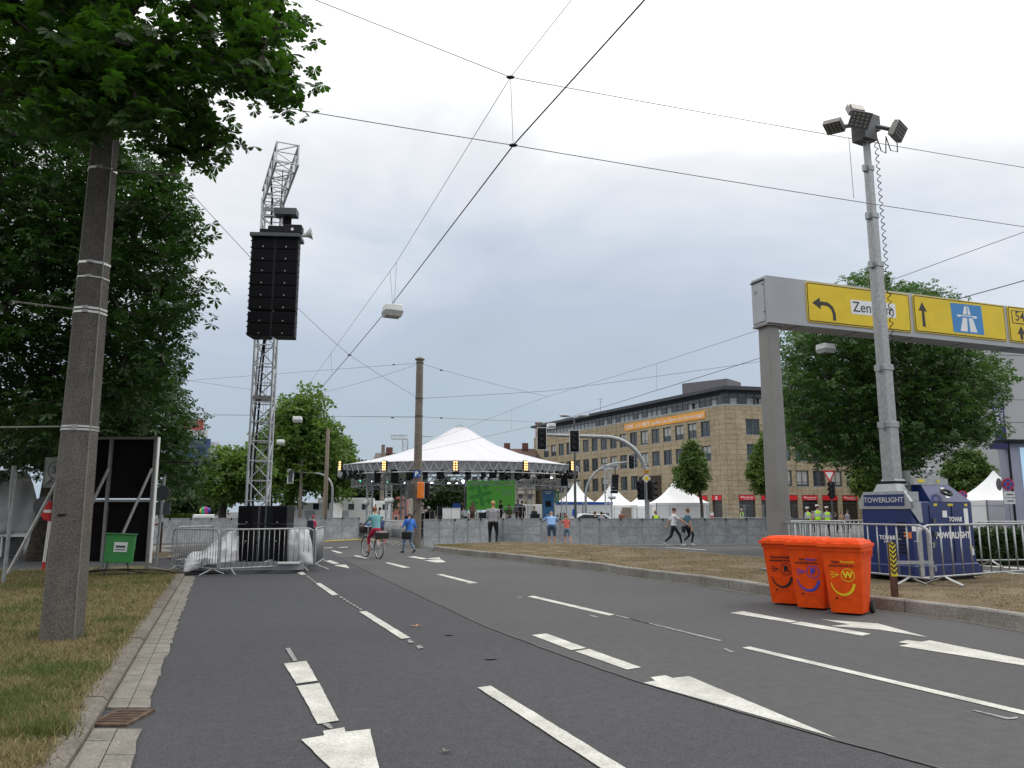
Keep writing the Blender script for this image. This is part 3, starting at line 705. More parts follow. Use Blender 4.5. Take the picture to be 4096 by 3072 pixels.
# ---- hedges
def hedge(label, x0, x1, yb, h, depth, lm=L_HEDGE, n=5000):
    a, b = gp(x0, yb), gp(x1, yb); t = thing('hedge', label, 'hedge')
    P = np.stack([RNG.random(n), RNG.random(n), RNG.random(n)**.6], 1); d = b-a; nrm = Vector((-d.y, d.x, 0)).normalized()*depth
    face = RNG.random(n) < .5; P[:, 1] = np.where(face, RNG.random(n)*.15, P[:, 1]); P[:, 2] = np.where(~face, .85+.15*RNG.random(n), P[:, 2])
    W = np.array(a)[None]+P[:, :1]*np.array(d)[None]+P[:, 1:2]*np.array(nrm)[None]+P[:, 2:3]*np.array([0, 0, h])[None]
    W += RNG.normal(0, .05, W.shape)
    stuff(leaves('foliage', W, CLUMP, RNG.uniform(.08, .15, n), lm, t, .8))
    mb = MB(); c = (a+b)/2+nrm/2
    mb.box((c.x, c.y, h*.45), (d.length*.97, depth*.8, h*.86), rz=math.atan2(d.y, d.x)); mb.build('branches', BARK, t)
hedge('clipped green hedge behind the blue generator at far right', 3840, 4400, 2262, .95, 1.6)
hedge('low green hedge behind the barrier line at left', 650, 780, 2120, 1.3, 1.5, L_PLANE, 2500)
# ================================================================ NEAR OBJECTS
def up_z(x, y, Y): return py(x, y, Y).z
class Face:
    """a real plane of an object: pixel outlines seen on it become thin shapes lying on it (in the parent's space)"""
    def __init__(s, parent, o, xd, zd):
        s.p = parent; s.o = Vector(o); s.x = Vector(xd).normalized(); s.z = Vector(zd).normalized(); s.n = s.x.cross(s.z)
        s.inv = (Matrix.Translation(parent.location) @ Matrix.Rotation(parent.rotation_euler.z, 4, 'Z')).inverted()
    def uv(s, px, pyy):
        d = ray(px, pyy); c = Vector((0, 0, CAMZ)); t = (s.o-c).dot(s.n)/d.dot(s.n); q = c+d*t-s.o
        return q.dot(s.x), q.dot(s.z)
    def M(s, u, v, off): return s.inv @ frame(s.o+s.x*u+s.z*v+s.n*off, s.x, s.z)
    def poly(s, name, pts, m, off=.004, th=.004, parent=None, uv=False):
        q = pts if uv else [s.uv(*p) for p in pts]
        a = sum(q[i][0]*q[(i+1) % len(q)][1]-q[(i+1) % len(q)][0]*q[i][1] for i in range(len(q)))
        if a < 0: q = q[::-1]
        o = MB().prism(q, th, M=s.M(0, 0, off)).build(name, m, parent or s.p); return o
    def text(s, body, a, b, m, off=.006, bold=0, parent=None, name='lettering', hscale=None, **kw):
        u0, v0 = s.uv(*a); u1, v1 = s.uv(*b); me = textmesh(body, 1, bold=bold, name=name, ext=.001, **kw)
        xs = [v.co.x for v in me.vertices]; wd = max(xs)-min(xs); cx = (max(xs)+min(xs))/2; k = abs(u1-u0)/wd; ky = k if hscale is None else k*hscale
        for v in me.vertices: v.co.x = (v.co.x-cx)*k; v.co.y *= ky
        me.materials.clear(); me.materials.append(m); o = link(name, me, parent or s.p)
        M = s.M((u0+u1)/2, (v0+v1)/2, off)
        an = math.atan2(v1-v0, u1-u0); o.matrix_local = M @ Matrix.Rotation(an, 4, 'Z'); return o
def oct_poly(r, n=8): return [(r*math.cos(2*PI*(i+.5)/n), r*math.sin(2*PI*(i+.5)/n)) for i in range(n)]
# ---------------- thick concrete pole at left
b0 = gp(245, 2556, KZ); Yp = b0.y
pole = thing('concrete_pole', 'thick octagonal exposed-aggregate concrete pole on the left grass verge', 'pole', b0)
def octa(r0, r1, z0, z1, rot=.2):
    mb = MB(); vs = []
    for r, z in ((r0, z0), (r1, z1)): vs += [(r*math.cos(2*PI*i/8+rot), r*math.sin(2*PI*i/8+rot), z) for i in range(8)]
    return mb.add(vs, [(i, (i+1) % 8, 8+(i+1) % 8, 8+i) for i in range(8)]+[tuple(range(8))[::-1], tuple(range(8, 16))])
HP = 7.4
def prad(z): return .238-.0125*z
octa(prad(0), prad(HP), -.1, HP).build('shaft', CONC, pole)
BAND = mat('steel_strap', (.52, .52, .48), .35, .8, .15, 20)
zb = [up_z(300, y, Yp)-b0.z for y in (2556, 688, 1062, 1120, 1243, 1258, 1710, 1722)]
for i, (z, h) in enumerate(zip(zb[1:], (.03, .03, .016, .026, .026, .022, .022))):
    r = prad(z)+.006; octa(r, r, z-h/2, z+h/2).build('strap', BAND, pole)
    MB().box((.04, -r*.96, z), (.06, .03, .035)).build('clamp', ALUD, pole)
GRST = mat('rod_steel', (.20, .20, .18), .6, .4, .2, 10)
MB().tube((prad(zb[1])*.9, -.1, zb[1]-.02), (prad(zb[1])+.86, -.2, zb[1]-.13), .013, n=6).build('bracket_rod', GRST, pole)
MB().tube((-prad(zb[4])*.9, -.1, zb[4]), (-prad(zb[4])-.62, -.25, zb[4]+.05), .011, n=6).build('bracket_rod', GRST, pole)
MB().tube((-prad(zb[6])*.9, -.1, zb[6]), (-prad(zb[6])-.66, -.2, zb[6]-.02), .011, n=6).build('bracket_rod', GRST, pole)
za = up_z(270, 2060, Yp)-b0.z
MB().box((.0, -prad(za)*.93, za), (.10, .02, .03)).build('slot', BLACK, pole)
MB().path([(prad(0)*.86, -prad(0)*.52, 0), (prad(3)*.86, -prad(3)*.52, 3), (prad(HP)*.86, -prad(HP)*.52, HP)], .009, 5).build('earth_cable', GRST, pole)
# ---------------- crowd control barrier (hoop top, vertical bars)
BW, BH = 2.2, 1.08
def make_barrier(label, group=None, nb=17, m=GALV):
    t = thing('crowd_barrier', label, 'barrier', (0, 0, 0), 0, group); x = BW/2; r = .14; z0 = .16; P = []
    for a in range(0, 91, 18): P.append((-x+r-r*math.cos(R(a)), 0, BH-r+r*math.sin(R(a))))
    for a in range(90, -1, -18): P.append((x-r+r*math.cos(R(a)), 0, BH-r+r*math.sin(R(a))))
    P = [(-x, 0, z0)]+P+[(x, 0, z0)]
    mb = MB(); mb.path(P, .020, 8); mb.tube((-x, 0, z0), (x, 0, z0), .018, n=8); mb.build('frame', m, t, smooth=True)
    me = MB().tube((0, 0, z0), (0, 0, BH), .0085, n=6).mesh('bar', m, True)
    for i in range(nb):
        xx_ = -x+BW*(i+1)/(nb+1); o = link('bar', me, t, (xx_, 0, 0))
        e = min(xx_+x, x-xx_)
        if e < r: o.scale.z = (BH-r+math.sqrt(max(0, r*r-(r-e)**2)))/BH
    for s in (-1, 1):
        mb = MB(); mb.path([(s*(x-.25), -.33, .02), (s*(x-.25), -.12, .10), (s*(x-.25), 0, z0), (s*(x-.25), .12, .10), (s*(x-.25), .33, .02)], .017, 6); mb.build('foot', m, t, smooth=True)
    mb = MB(); mb.path([(x, 0, .78), (x+.05, 0, .78), (x+.05, 0, .70)], .010, 5); mb.path([(x, 0, .38), (x+.05, 0, .38), (x+.05, 0, .30)], .010, 5); mb.build('hook', m, t)
    mb = MB(); mb.path([(-x, .0, .80), (-x-.04, .04, .80), (-x-.04, -.04, .80), (-x, 0, .80)], .008, 5); mb.build('eye', m, t)
    return t
bar0 = None
def barrier(label, a, b, group=None, z=0):
    global bar0
    if bar0 is None: bar0 = make_barrier(label, group); o = bar0
    else: o = copy_tree(bar0); o['label'] = label
    if group: o['group'] = group
    elif 'group' in o.keys(): del o['group']
    d = b-a; c = (a+b)/2; o.location = (c.x, c.y, z); o.rotation_euler = (0, 0, math.atan2(d.y, d.x)); o.scale = (d.length/BW, 1, 1); return o
barrier('crowd barrier in front of the black subwoofer stack', gp(876, 2303), gp(1250, 2284))
barrier('slanting crowd barrier in front of the crumpled white tarpaulin', gp(684, 2288), gp(868, 2304))
barrier('end-on crowd barrier at the right of the speaker tower base', gp(1258, 2284), gp(1291, 2258))
barrier('crowd barrier behind the crumpled tarpaulin of the speaker tower', gp(700, 2262), gp(845, 2252))
# ---------------- truss helper
def truss(parent, a, b, wd, bays, m=ALU, rc=.025, rb=.013, xd=(1, 0, 0), name='lattice_bay', dp=None, tri=False):
    a, b = Vector(a), Vector(b); d = (b-a).normalized(); x = Vector(xd); x = (x-d*x.dot(d)).normalized(); y = d.cross(x); dp = dp or wd
    cs = [x*wd/2*i+y*dp/2*j for i, j in ((-1, -1), (1, -1), (1, 1), (-1, 1))]
    if tri: cs = [x*wd/2-y*dp/2, -x*wd/2-y*dp/2, y*dp/2]
    for c in cs: MB().tube(a+c, b+c, rc, n=8).build('chord', m, parent, smooth=True)
    k = len(cs)
    for i in range(bays):
        p, q = a.lerp(b, i/bays), a.lerp(b, (i+1)/bays); mb = MB()
        for j in range(k):
            c0, c1 = cs[j], cs[(j+1) % k]
            if (i+j) % 2: c0, c1 = c1, c0
            mb.tube(p+c0, q+c1, rb, n=5, caps=False); mb.tube(q+cs[j], q+cs[(j+1) % k], rb, n=5, caps=False)
        mb.build(name, m, parent, smooth=True)
# ---------------- speaker tower
Yt = 21.6; tb = Vector((sx(1030, Yt, 1.5), Yt, 0))
tow = thing('speaker_tower', 'tall aluminium truss tower with a cantilever arm carrying the loudspeakers', 'truss tower', tb, R(8))
zt = 10.35; wt = .52
truss(tow, (0, 0, .2), (0, 0, zt), wt, 19, xd=(1, 0, 0), rc=.032, rb=.018)
truss(tow, (-.10, .35, zt+.16), (.76, -2.72, zt+.24), .54, 6, xd=(1, .3, 0), rc=.032, rb=.018)
for z in (.2, zt-.35, 4.6): 
    mb = MB()
    for s in (-1, 1): mb.beam((-wt/2, s*wt/2, z), (wt/2, s*wt/2, z), .03, .10); mb.beam((s*wt/2, -wt/2, z), (s*wt/2, wt/2, z), .03, .10)
    mb.build('sleeve_frame', ALUD, tow)
mb = MB(); mb.path([(-.1, -.1, .3), (-.12, -.14, 3), (-.05, -.12, 5.4), (.02, -.1, 7), (0, -.2, zt), (.15, -1.5, zt+.1)], .030, 6); mb.path([(-.2, -.1, .3), (-.22, -.16, 3), (-.12, -.14, 5.4), (-.02, -.15, 6.5)], .022, 6); mb.build('cable_bundle', BLACK, tow)
mb = MB(); mb.path([(.12, -.25, .3), (.12, -.25, zt)], .006, 4); mb.path([(.06, -.25, .3), (.06, -.25, zt)], .006, 4); mb.build('hoist_chain', GALVD, tow)
mb = MB()                                  # steel ground frame
for a, b in (((-1.35, -1.55, .17), (1.45, -1.55, .17)), ((-1.35, 1.2, .17), (1.45, 1.2, .17)), ((-1.25, -1.5, .17), (-1.25, 1.2, .17)), ((1.35, -1.5, .17), (1.35, 1.2, .17)), ((-.5, -1.5, .17), (-.5, 1.2, .17)), ((.5, -1.5, .17), (.5, 1.2, .17))):
    mb.beam(a, b, .10, .20)
mb.build('base_frame', GALV, tow)
MB().box((-.9, -1.65, .26), (.7, .3, .05)).box((1.1, -1.65, .25), (.5, .3, .04)).build('white_board', WHITEP, tow)
# chain hoist, horn and lamp over the array
arr_c = py(1100, 1150, 19.35)
SH = [(1026+0, 958), (1192, 958)]
arr = thing('line_array', 'hanging double column of black line array loudspeakers on the truss tower', 'loudspeaker', (arr_c.x, 19.35, 0), R(4))
ztop, zbot = up_z(1100, 962, 19.35), up_z(1090, 1347, 19.35)
nc = 8; hcab = (ztop-zbot)/nc; wcab = .575
KNOB = mat('steel_knob', (.4, .4, .4), .4, .6, 0)
mecab = MB().prism([(-wcab/2, -.22), (wcab/2, -.22), (wcab/2-.05, .28), (-wcab/2+.05, .28)], hcab-.018, z=-(hcab-.018)/2)
mecab = mecab.mesh('cabinet', BLACK); megr = MB().box((0, -.228, 0), (wcab-.05, .016, hcab-.05)).mesh('grille', BLACKM)
for r_ in range(nc):
    for c_ in (-1, 1):
        z = ztop-hcab*(r_+.5)-(.03 if r_ >= 6 else 0); o = link('cabinet', mecab, arr, (c_*(wcab/2+.008), 0, z)); link('grille', megr, o)
        MB().tube((c_*(wcab/2-.02)-c_*.02, -.24, -hcab*.28), (c_*(wcab/2-.02)-c_*.02, -.255, -hcab*.28), .018, n=8).build('knob', KNOB, o, loc=(-c_*wcab*.45, 0, 0))
        for k in range(2): MB().box((c_*(wcab/2+.02), -.15, (k-.5)*hcab*.55), (.035, .04, .03)).build('rigging_pin', DKGREY, o)
mb = MB(); mb.box((0, 0, ztop+.06), (1.24, .62, .09)); mb.build('fly_frame', DKGREY, arr)
mb = MB(); mb.box((0.0, -.05, ztop+.24), (.42, .26, .18)); mb.box((-.3, .0, ztop+.2), (.26, .22, .14)); mb.tube((.05, 0, ztop+.3), (.05, 0, ztop+1.9), .012, n=6); mb.build('hoist_block', BLACK, arr)
zl = up_z(1125, 855, 19.3); 
mb = MB(); mb.box((.22, -.1, zl), (.56, .34, .17)); mb.build('flood_lamp', DKGREY, arr); MB().box((.1, -.1, zl+.11), (.08, .06, .05)).build('lamp_handle', SRED, arr)
mb = MB(); mb.tube((.24, -.05, zl-.12), (.24, -.05, zl-.72), .105, n=14); mb.build('chain_bag', BLACKF, arr, smooth=True)
mb = MB(); mb.box((.42, -.1, ztop+.24), (.46, .3, .24)); mb.build('small_speaker', BLACK, arr, bevel=.03); MB().tube((.42, -.26, ztop+.22), (.42, -.265, ztop+.22), .04, n=12).build('badge', SWHITE, arr)
mb = MB(); Mh = Matrix.Translation((.66, -.12, ztop+.1)) @ Matrix.Rotation(R(75), 4, 'Y'); mb.lathe([(.02, -.1), (.04, 0), (.07, .12), (.12, .2), (.17, .24), (.165, .24), (.06, .1)], 14, M=Mh); mb.build('horn', WHITEP, arr, smooth=True)
# subwoofers: each cabinet is a thing in the stack
Ysub = gp(1050, 2285).y+.55
sz = [up_z(1050, y, Ysub) for y in (2252, 2172, 2096, 2022)]
mesub = MB().box((0, .35, 0), (.62, .7, .47)).mesh('body', BLACK)
pos_l = ['left', 'right']; row_l = ['bottom', 'middle', 'top']
xc = sx(1051, Ysub, 1.5); ws = (sx(1150, Ysub, 1.5)-sx(953, Ysub, 1.5))/2
for r_ in range(3):
    for c_ in (-1, 1):
        h = sz[r_+1]-sz[r_]; t = thing('subwoofer', f'black subwoofer cabinet, {row_l[r_]} row {pos_l[(c_+1)//2]} of the stack under the truss tower', 'loudspeaker', (xc+c_*ws/2, Ysub, sz[r_]), 0, 'subwoofers stacked at the truss tower')
        MB().box((0, .36, h/2), (ws-.012, .70, h-.012)).build('cabinet', BLACK, t, bevel=.012)
        MB().box((-c_*(-.13)*0+c_*.13*ws/.63, -.002, h/2), (ws*.56, .02, h*.88)).build('grille', BLACKM, t)
        MB().box((-c_*ws*.36, -.006, h/2), (ws*.07, .03, h-.03)).build('brace_panel', DKGREY, t)
        MB().tube((c_*ws*.12, -.03, .05), (c_*ws*.12, -.04, .05), .02, n=8).build('badge', KNOB, t)
# tarpaulins
TARP = mat('white_tarpaulin', (.44, .45, .47), .5, 0, .16, 2.5, bump=.9, bscale=5)
def cloth(name, grid, m, parent=None, wob=.05, sub=6):
    """grid: rows of pixel/depth points -> wrinkled sheet"""
    G = np.array([[tuple(p) for p in r] for r in grid]); nr, ncl = G.shape[:2]; U = np.linspace(0, nr-1, (nr-1)*sub+1); Vv = np.linspace(0, ncl-1, (ncl-1)*sub+1); mb = MB()
    for u in U:
        i = min(int(u), nr-2); fu = u-i
        for v in Vv:
            j = min(int(v), ncl-2); fv = v-j
            p = (G[i, j]*(1-fu)+G[i+1, j]*fu)*(1-fv)+(G[i, j+1]*(1-fu)+G[i+1, j+1]*fu)*fv
            k = vnoise(np.array([u*1.7+v*.9]), np.array([v*1.5-u*.7]), .8, 21)[0]+.5*vnoise(np.array([u*3.9]), np.array([v*3.1]), .8, 22)[0]-.75
            mb.v.append((p[0]+k*wob*.5, p[1]-k*wob*2, max(.02, p[2]+k*wob)))
    n = len(Vv)
    for i in range(len(U)-1):
        for j in range(n-1): mb.f.append((i*n+j, i*n+j+1, (i+1)*n+j+1, (i+1)*n+j)); mb.m.append(0)
    o = mb.build(name, m, parent, smooth=True); o.modifiers.new('thick', 'SOLIDIFY').thickness = .006; return o
P3 = lambda x, y, Y: py(x, y, Y)
tp_ = cloth('tarpaulin', [[P3(735, 2292, 19.3), P3(800, 2270, 19.6), P3(880, 2250, 20.0), P3(955, 2240, 20.6)], [P3(740, 2238, 19.6), P3(820, 2220, 19.9), P3(900, 2200, 20.2), P3(955, 2190, 20.9)],
                          [P3(750, 2226, 20.6), P3(830, 2185, 20.9), P3(900, 2135, 21.2), P3(955, 2108, 21.4)]], TARP, wob=.10)
tag(tp_, 'crumpled white tarpaulin pulled down to the left of the subwoofer stack', 'tarpaulin')
tp2 = cloth('tarpaulin', [[P3(1150, 2256, 20.7), P3(1200, 2258, 20.5), P3(1252, 2258, 20.6)], [P3(1150, 2180, 20.9), P3(1200, 2180, 20.7), P3(1250, 2190, 20.8)], [P3(1150, 2122, 21.2), P3(1195, 2118, 21.2), P3(1235, 2118, 21.2)], [P3(1150, 2118, 22.4), P3(1195, 2114, 22.4), P3(1228, 2114, 22.4)]], TARP, wob=.05)
tag(tp2, 'white tarpaulin draped over the equipment right of the subwoofer stack', 'tarpaulin')
mb = MB(); c = (gp(1200, 2260)+Vector((0, .6, 0))); mb.box((c.x, c.y+.45, .5), (.55, .9, .95)); tag(mb.build('equipment_case', DKGREY), 'dark equipment case under the draped tarpaulin by the tower', 'case')
mb = MB()
for k in range(4): mb.path([gp(735+k*14, 2296-k*3, .03)+Vector((random.uniform(-.1, .1), random.uniform(-.1, .1), 0)) for _ in range(3)]+[gp(860+k*18, 2290, .03)], .025, 5)
tag(mb.build('black_cable', RUBBER), 'black cables lying under the tarpaulin by the kerb end', 'cable')
# ---------------- back of the screen with props
Ys_ = gp(590, 2296).y
scr = thing('screen_back', 'tall black-backed display board with a grey frame and slanting props', 'display board', (sx(590, Ys_, .3), Ys_, 0))
def lx(p): return p-scr.location
def sp(x, y): return lx(py(x, y, Ys_))
ztp, zmd, zbt = up_z(620, 1748, Ys_), up_z(600, 1998, Ys_), up_z(590, 2252, Ys_)
xr, xm, xl = 0.0, lx(Vector((sx(408, Ys_, .3), 0, 0))).x, lx(Vector((sx(408, Ys_, .3), 0, 0))).x-1.12
def slab(x0, x1, z0, z1): MB().box(((x0+x1)/2, .06, (z0+z1)/2), (x1-x0-.06, .02, z1-z0-.06)).build('panel', BLACKF, scr)
for (a, b) in ((xl, xm), (xm, xr)):
    slab(a, b, zmd, ztp); slab(a, b, zbt, zmd)
for x in (xl, xm, xr): MB().box((x, .0, ztp/2), (.07, .08, ztp)).build('post', ALUD, scr)
for z in (ztp, zmd, zbt): 
    for (a, b) in ((xl, xm), (xm, xr)): MB().box(((a+b)/2, .0, z-.03), (b-a-.07, .07, .06)).build('rail', ALUD, scr)
MB().box((xr+.045, .05, (ztp+zbt)/2), (.02, .12, ztp-zbt)).build('edge_trim', WHITEP, scr)
zp = up_z(603, 1875, Ys_)
for x, foot in ((xr-.04, gp(418, 2304)), (xm, gp(232, 2306)), (xl, gp(24, 2312))):
    f = lx(foot); MB().beam((x, -.05, zp), (f.x, f.y, .03), .055, .055).build('prop', ALUD, scr)
GREENB = mat('green_enamel', (.045, .26, .065), .4, 0, .08, 4)
gb = gp(478, 2300); gbx = thing('distribution_box', 'tilted green power distribution box with a white label in front of the board', 'electrical box', (sx(478, 18.7, 1), 18.7, 0), R(22))
z0, z1 = up_z(478, 2250, 18.7), up_z(478, 2138, 18.7)
M = Matrix.Rotation(R(3), 4, 'Y')
MB().box((0, 0, (z0+z1)/2), (.60, .34, z1-z0), M=M, tz=-.03).build('cabinet', GREENB, gbx, bevel=.012)
MB().box((0, 0, z1+.012), (.66, .40, .03), M=M).build('lid', mat('green_lid', (.04, .16, .06), .4), gbx, bevel=.008)
MB().box((0.02, -.182, z0+.36), (.28, .006, .22), M=M).build('label', SWHITE, gbx)
MB().box((0.02, -.187, z0+.37), (.2, .004, .05), M=M).build('print', DKGREY, gbx); MB().box((0.02, -.187, z0+.30), (.22, .004, .02), M=M).build('print', DKGREY, gbx)
MB().box((.318, .02, z0+.34), (.014, .05, .06), M=M).build('latch', GREENB, gbx)
for s, t in ((-1, -1), (1, -1), (1, 1), (-1, 1)): MB().tube((s*.2, t*.1, z0), (s*.27, t*.16, KZ), .014, n=6).build('leg', DKGREY, gbx)
mb = MB()
for k in range(5): mb.path([(s_*.24*(1+.2*k)-.3+.15*k, random.uniform(-.4, .0), KZ+.02+.12*math.sin((s_+3)/6*PI)*(k % 2)) for s_ in range(-3, 4)], .016, 5)
mb.build('power_cable', RUBBER, gbx)
# ---------------- posts and signs at far left
fp = gp(12, 2345); t = thing('grey_post', 'plain grey steel post at the extreme left edge of the grass', 'post', fp)
MB().tube((0, 0, 0), (.02, 0, up_z(45, 1890, fp.y)), .04, n=10).build('tube', GALVD, t, smooth=True); MB().box((-.02, 0, up_z(45, 1950, fp.y)), (.05, .1, .9)).build('sign_edge', ALUD, t)
fp = gp(190, 2292); t = thing('sign_post', 'post with an end of 30 zone sign above a no entry disc', 'traffic sign', fp)
GS = mat('faded_sign', (.42, .42, .39), .5, 0, .1, 5); GP = mat('faded_print', (.16, .16, .15), .6)
zt_ = up_z(200, 1832, fp.y)
MB().tube((0, 0, 0), (0, 0, zt_), .03, n=10).build('post', GALV, t, smooth=True)
zc, hh, ww = (up_z(200, 1832, fp.y)+up_z(200, 1950, fp.y))/2, up_z(200, 1832, fp.y)-up_z(200, 1950, fp.y), .62
pl = MB().box((.02, -.05, zc), (ww, .02, hh)).build('sign_plate', GS, t, bevel=.008)
for dx, dz, wx, wz in ((0, hh/2-.03, ww-.05, .012), (0, -hh/2+.03, ww-.05, .012), (-ww/2+.03, 0, .012, hh-.06), (ww/2-.03, 0, .012, hh-.06)): MB().box((.02+dx, -.062, zc+dz), (wx, .004, wz)).build('border', GP, pl)
ring = MB(); k = 24
for i in range(k):
    a, b = 2*PI*i/k, 2*PI*(i+1)/k
    ring.add([(.03+r*math.cos(q), -.063, zc+.06+r*math.sin(q)) for q in (a, b) for r in (.20, .235)], [(0, 1, 3, 2)])
ring.build('ring', GP, pl)
text('30', .26, GP, pl, frame((.03, -.064, zc+.06), (1, 0, 0), (0, 0, 1)), bold=.01)
text('ZONE', .15, GP, pl, frame((.05, -.064, zc-.27), (1, 0, 0), (0, 0, 1)), bold=.004)
MB().beam((-.27, -.064, zc-.36), (-.05, -.064, zc-.14), .004, .05, up=(-1, 0, 1)).build('cancel_bar', GP, pl)
zn = up_z(190, 2045, fp.y)
dsc = MB().lathe([(0, 0), (.25, 0), (.25, .015), (0, .015)], 20, M=Matrix.Translation((-.05, -.03, zn)) @ Matrix.Rotation(R(58), 4, 'Z') @ Matrix.Rotation(R(90), 4, 'X')).build('no_entry_disc', SRED, t)
MB().box((0, 0, 0), (.36, .005, .07), M=Matrix.Translation((-.05, -.03, zn)) @ Matrix.Rotation(R(58), 4, 'Z') @ Matrix.Translation((0, -.02, 0))).build('bar', SWHITE, dsc)
MB().lathe([(0, 0), (.25, 0), (.25, .015), (0, .015)], 20, M=Matrix.Translation((-.32, .1, zn+.12)) @ Matrix.Rotation(R(90), 4, 'X')).build('rear_disc', DKGREY, t)
fp2 = gp(172, 2288); t = thing('marker_post', 'red and white striped marker post beside the concrete pole', 'post', fp2)
MB().tube((0, 0, .25), (.06, 0, 1.5), .035, n=8).build('upper_section', WHITEP, t); MB().tube((-.012, 0, 0), (0, 0, .25), .038, n=8).build('lower_section', SRED, t)
# white tarpaulin stall
Yw = 27
g = [[P3(-120, 2150, Yw), P3(-20, 2140, Yw), P3(70, 2135, Yw), P3(140, 2125, Yw)], [P3(-120, 2030, Yw), P3(-20, 2030, Yw), P3(70, 2025, Yw), P3(150, 2010, Yw)], [P3(-120, 1930, Yw+.2), P3(-10, 1925, Yw+.2), P3(70, 1910, Yw+.2), P3(130, 1930, Yw+.2)], [P3(-120, 1890, Yw+1.6), P3(-10, 1880, Yw+1.6), P3(60, 1880, Yw+1.6), P3(120, 1900, Yw+1.6)]]
TARP2 = mat('weathered_tarpaulin', (.46, .46, .44), .65, 0, .10, 1.5, bump=.2, bscale=5)
t = thing('tarpaulin_stall', 'white tarpaulin-covered stall behind the zone sign at far left', 'stall', (sx(30, Yw, 1), Yw, 0))
o = cloth('cover', [[p-t.location for p in r] for r in g], TARP2, t, wob=.10)
for dx in (-1.2, -.2, .75): MB().box((dx, .1, .5), (.06, .06, 1.0)).build('leg', WHITEP, t)
MB().box((-.4, .5, .75), (2.2, 1.0, .08)).build('counter', WHITEP, t)
MB().box((-.6, .7, .35), (1.2, .6, .6)).build('stock_crate', DKGREY, t)
for k in range(7): tag(MB().box((0, 0, .03), (.45, .3, .05)).build('white_slab', WHITEP, None, loc=gp(8, 2290-0)+Vector((-.35+random.uniform(-.03, .03), 4.2, .05+k*.062))), ['lowest', 'second lowest', 'third lowest', 'middle', 'third highest', 'second highest', 'topmost'][k]+' white slab of the small stack at the left picture edge', 'slab', 'white slabs stacked at the left edge')
# ---------------- wheelie bins
ORANGE = mat('orange_plastic', (.76, .075, .004), .45, 0, .12, 9, spec=.25)
def bin_mesh():
    wb, db, wt_, dt, z0, z1 = .42, .46, .555, .66, .03, .93
    mb = MB(); sec = []
    for z, w_, d_, yo in ((z0, wb, db, .02), (.12, wb+.02, db+.02, .02), (z1-.06, wt_-.01, dt-.01, .0), (z1-.06, wt_+.02, dt+.02, 0), (z1, wt_+.03, dt+.03, 0)):
        rr = .05; P = []
        for cx, cy, a0 in ((1, -1, -90), (1, 1, 0), (-1, 1, 90), (-1, -1, 180)):
            for k in range(4):
                a = R(a0+k*30); P.append((cx*(w_/2-rr)+rr*math.cos(a), yo+cy*(d_/2-rr)+rr*math.sin(a), z))
        sec.append(P)
    n = 16
    for P in sec: mb.v += P
    for i in range(len(sec)-1):
        for j in range(n): mb.f.append((i*n+j, i*n+(j+1) % n, (i+1)*n+(j+1) % n, (i+1)*n+j)); mb.m.append(0)
    mb.f.append(tuple(range(n))[::-1]); mb.m.append(0)
    return mb
BINB = bin_mesh().mesh('body', ORANGE, True, R(35))
def bin_lid():
    mb = MB()
    mb.box((0, -.02, .955), (.60, .74, .045)); mb.box((0, -.01, .995), (.55, .68, .05), tz=.06)
    mb.box((0, .0, 1.03), (.44, .52, .03), tz=.10)
    return mb.mesh('lid', ORANGE, True, R(30))
BINL = bin_lid()
BRZ = R(-37)
inks = {'R': (mat('ink_black', (.02, .015, .015), .5), 'black'), 'P': (mat('ink_blue', (.03, .07, .50), .5), 'blue'), 'W': (mat('ink_yellow', (.75, .55, .01), .5), 'yellow')}
DARKINK = inks['R'][0]
c8 = lambda x, y: (x/1.93+2950, y/1.93+1850)
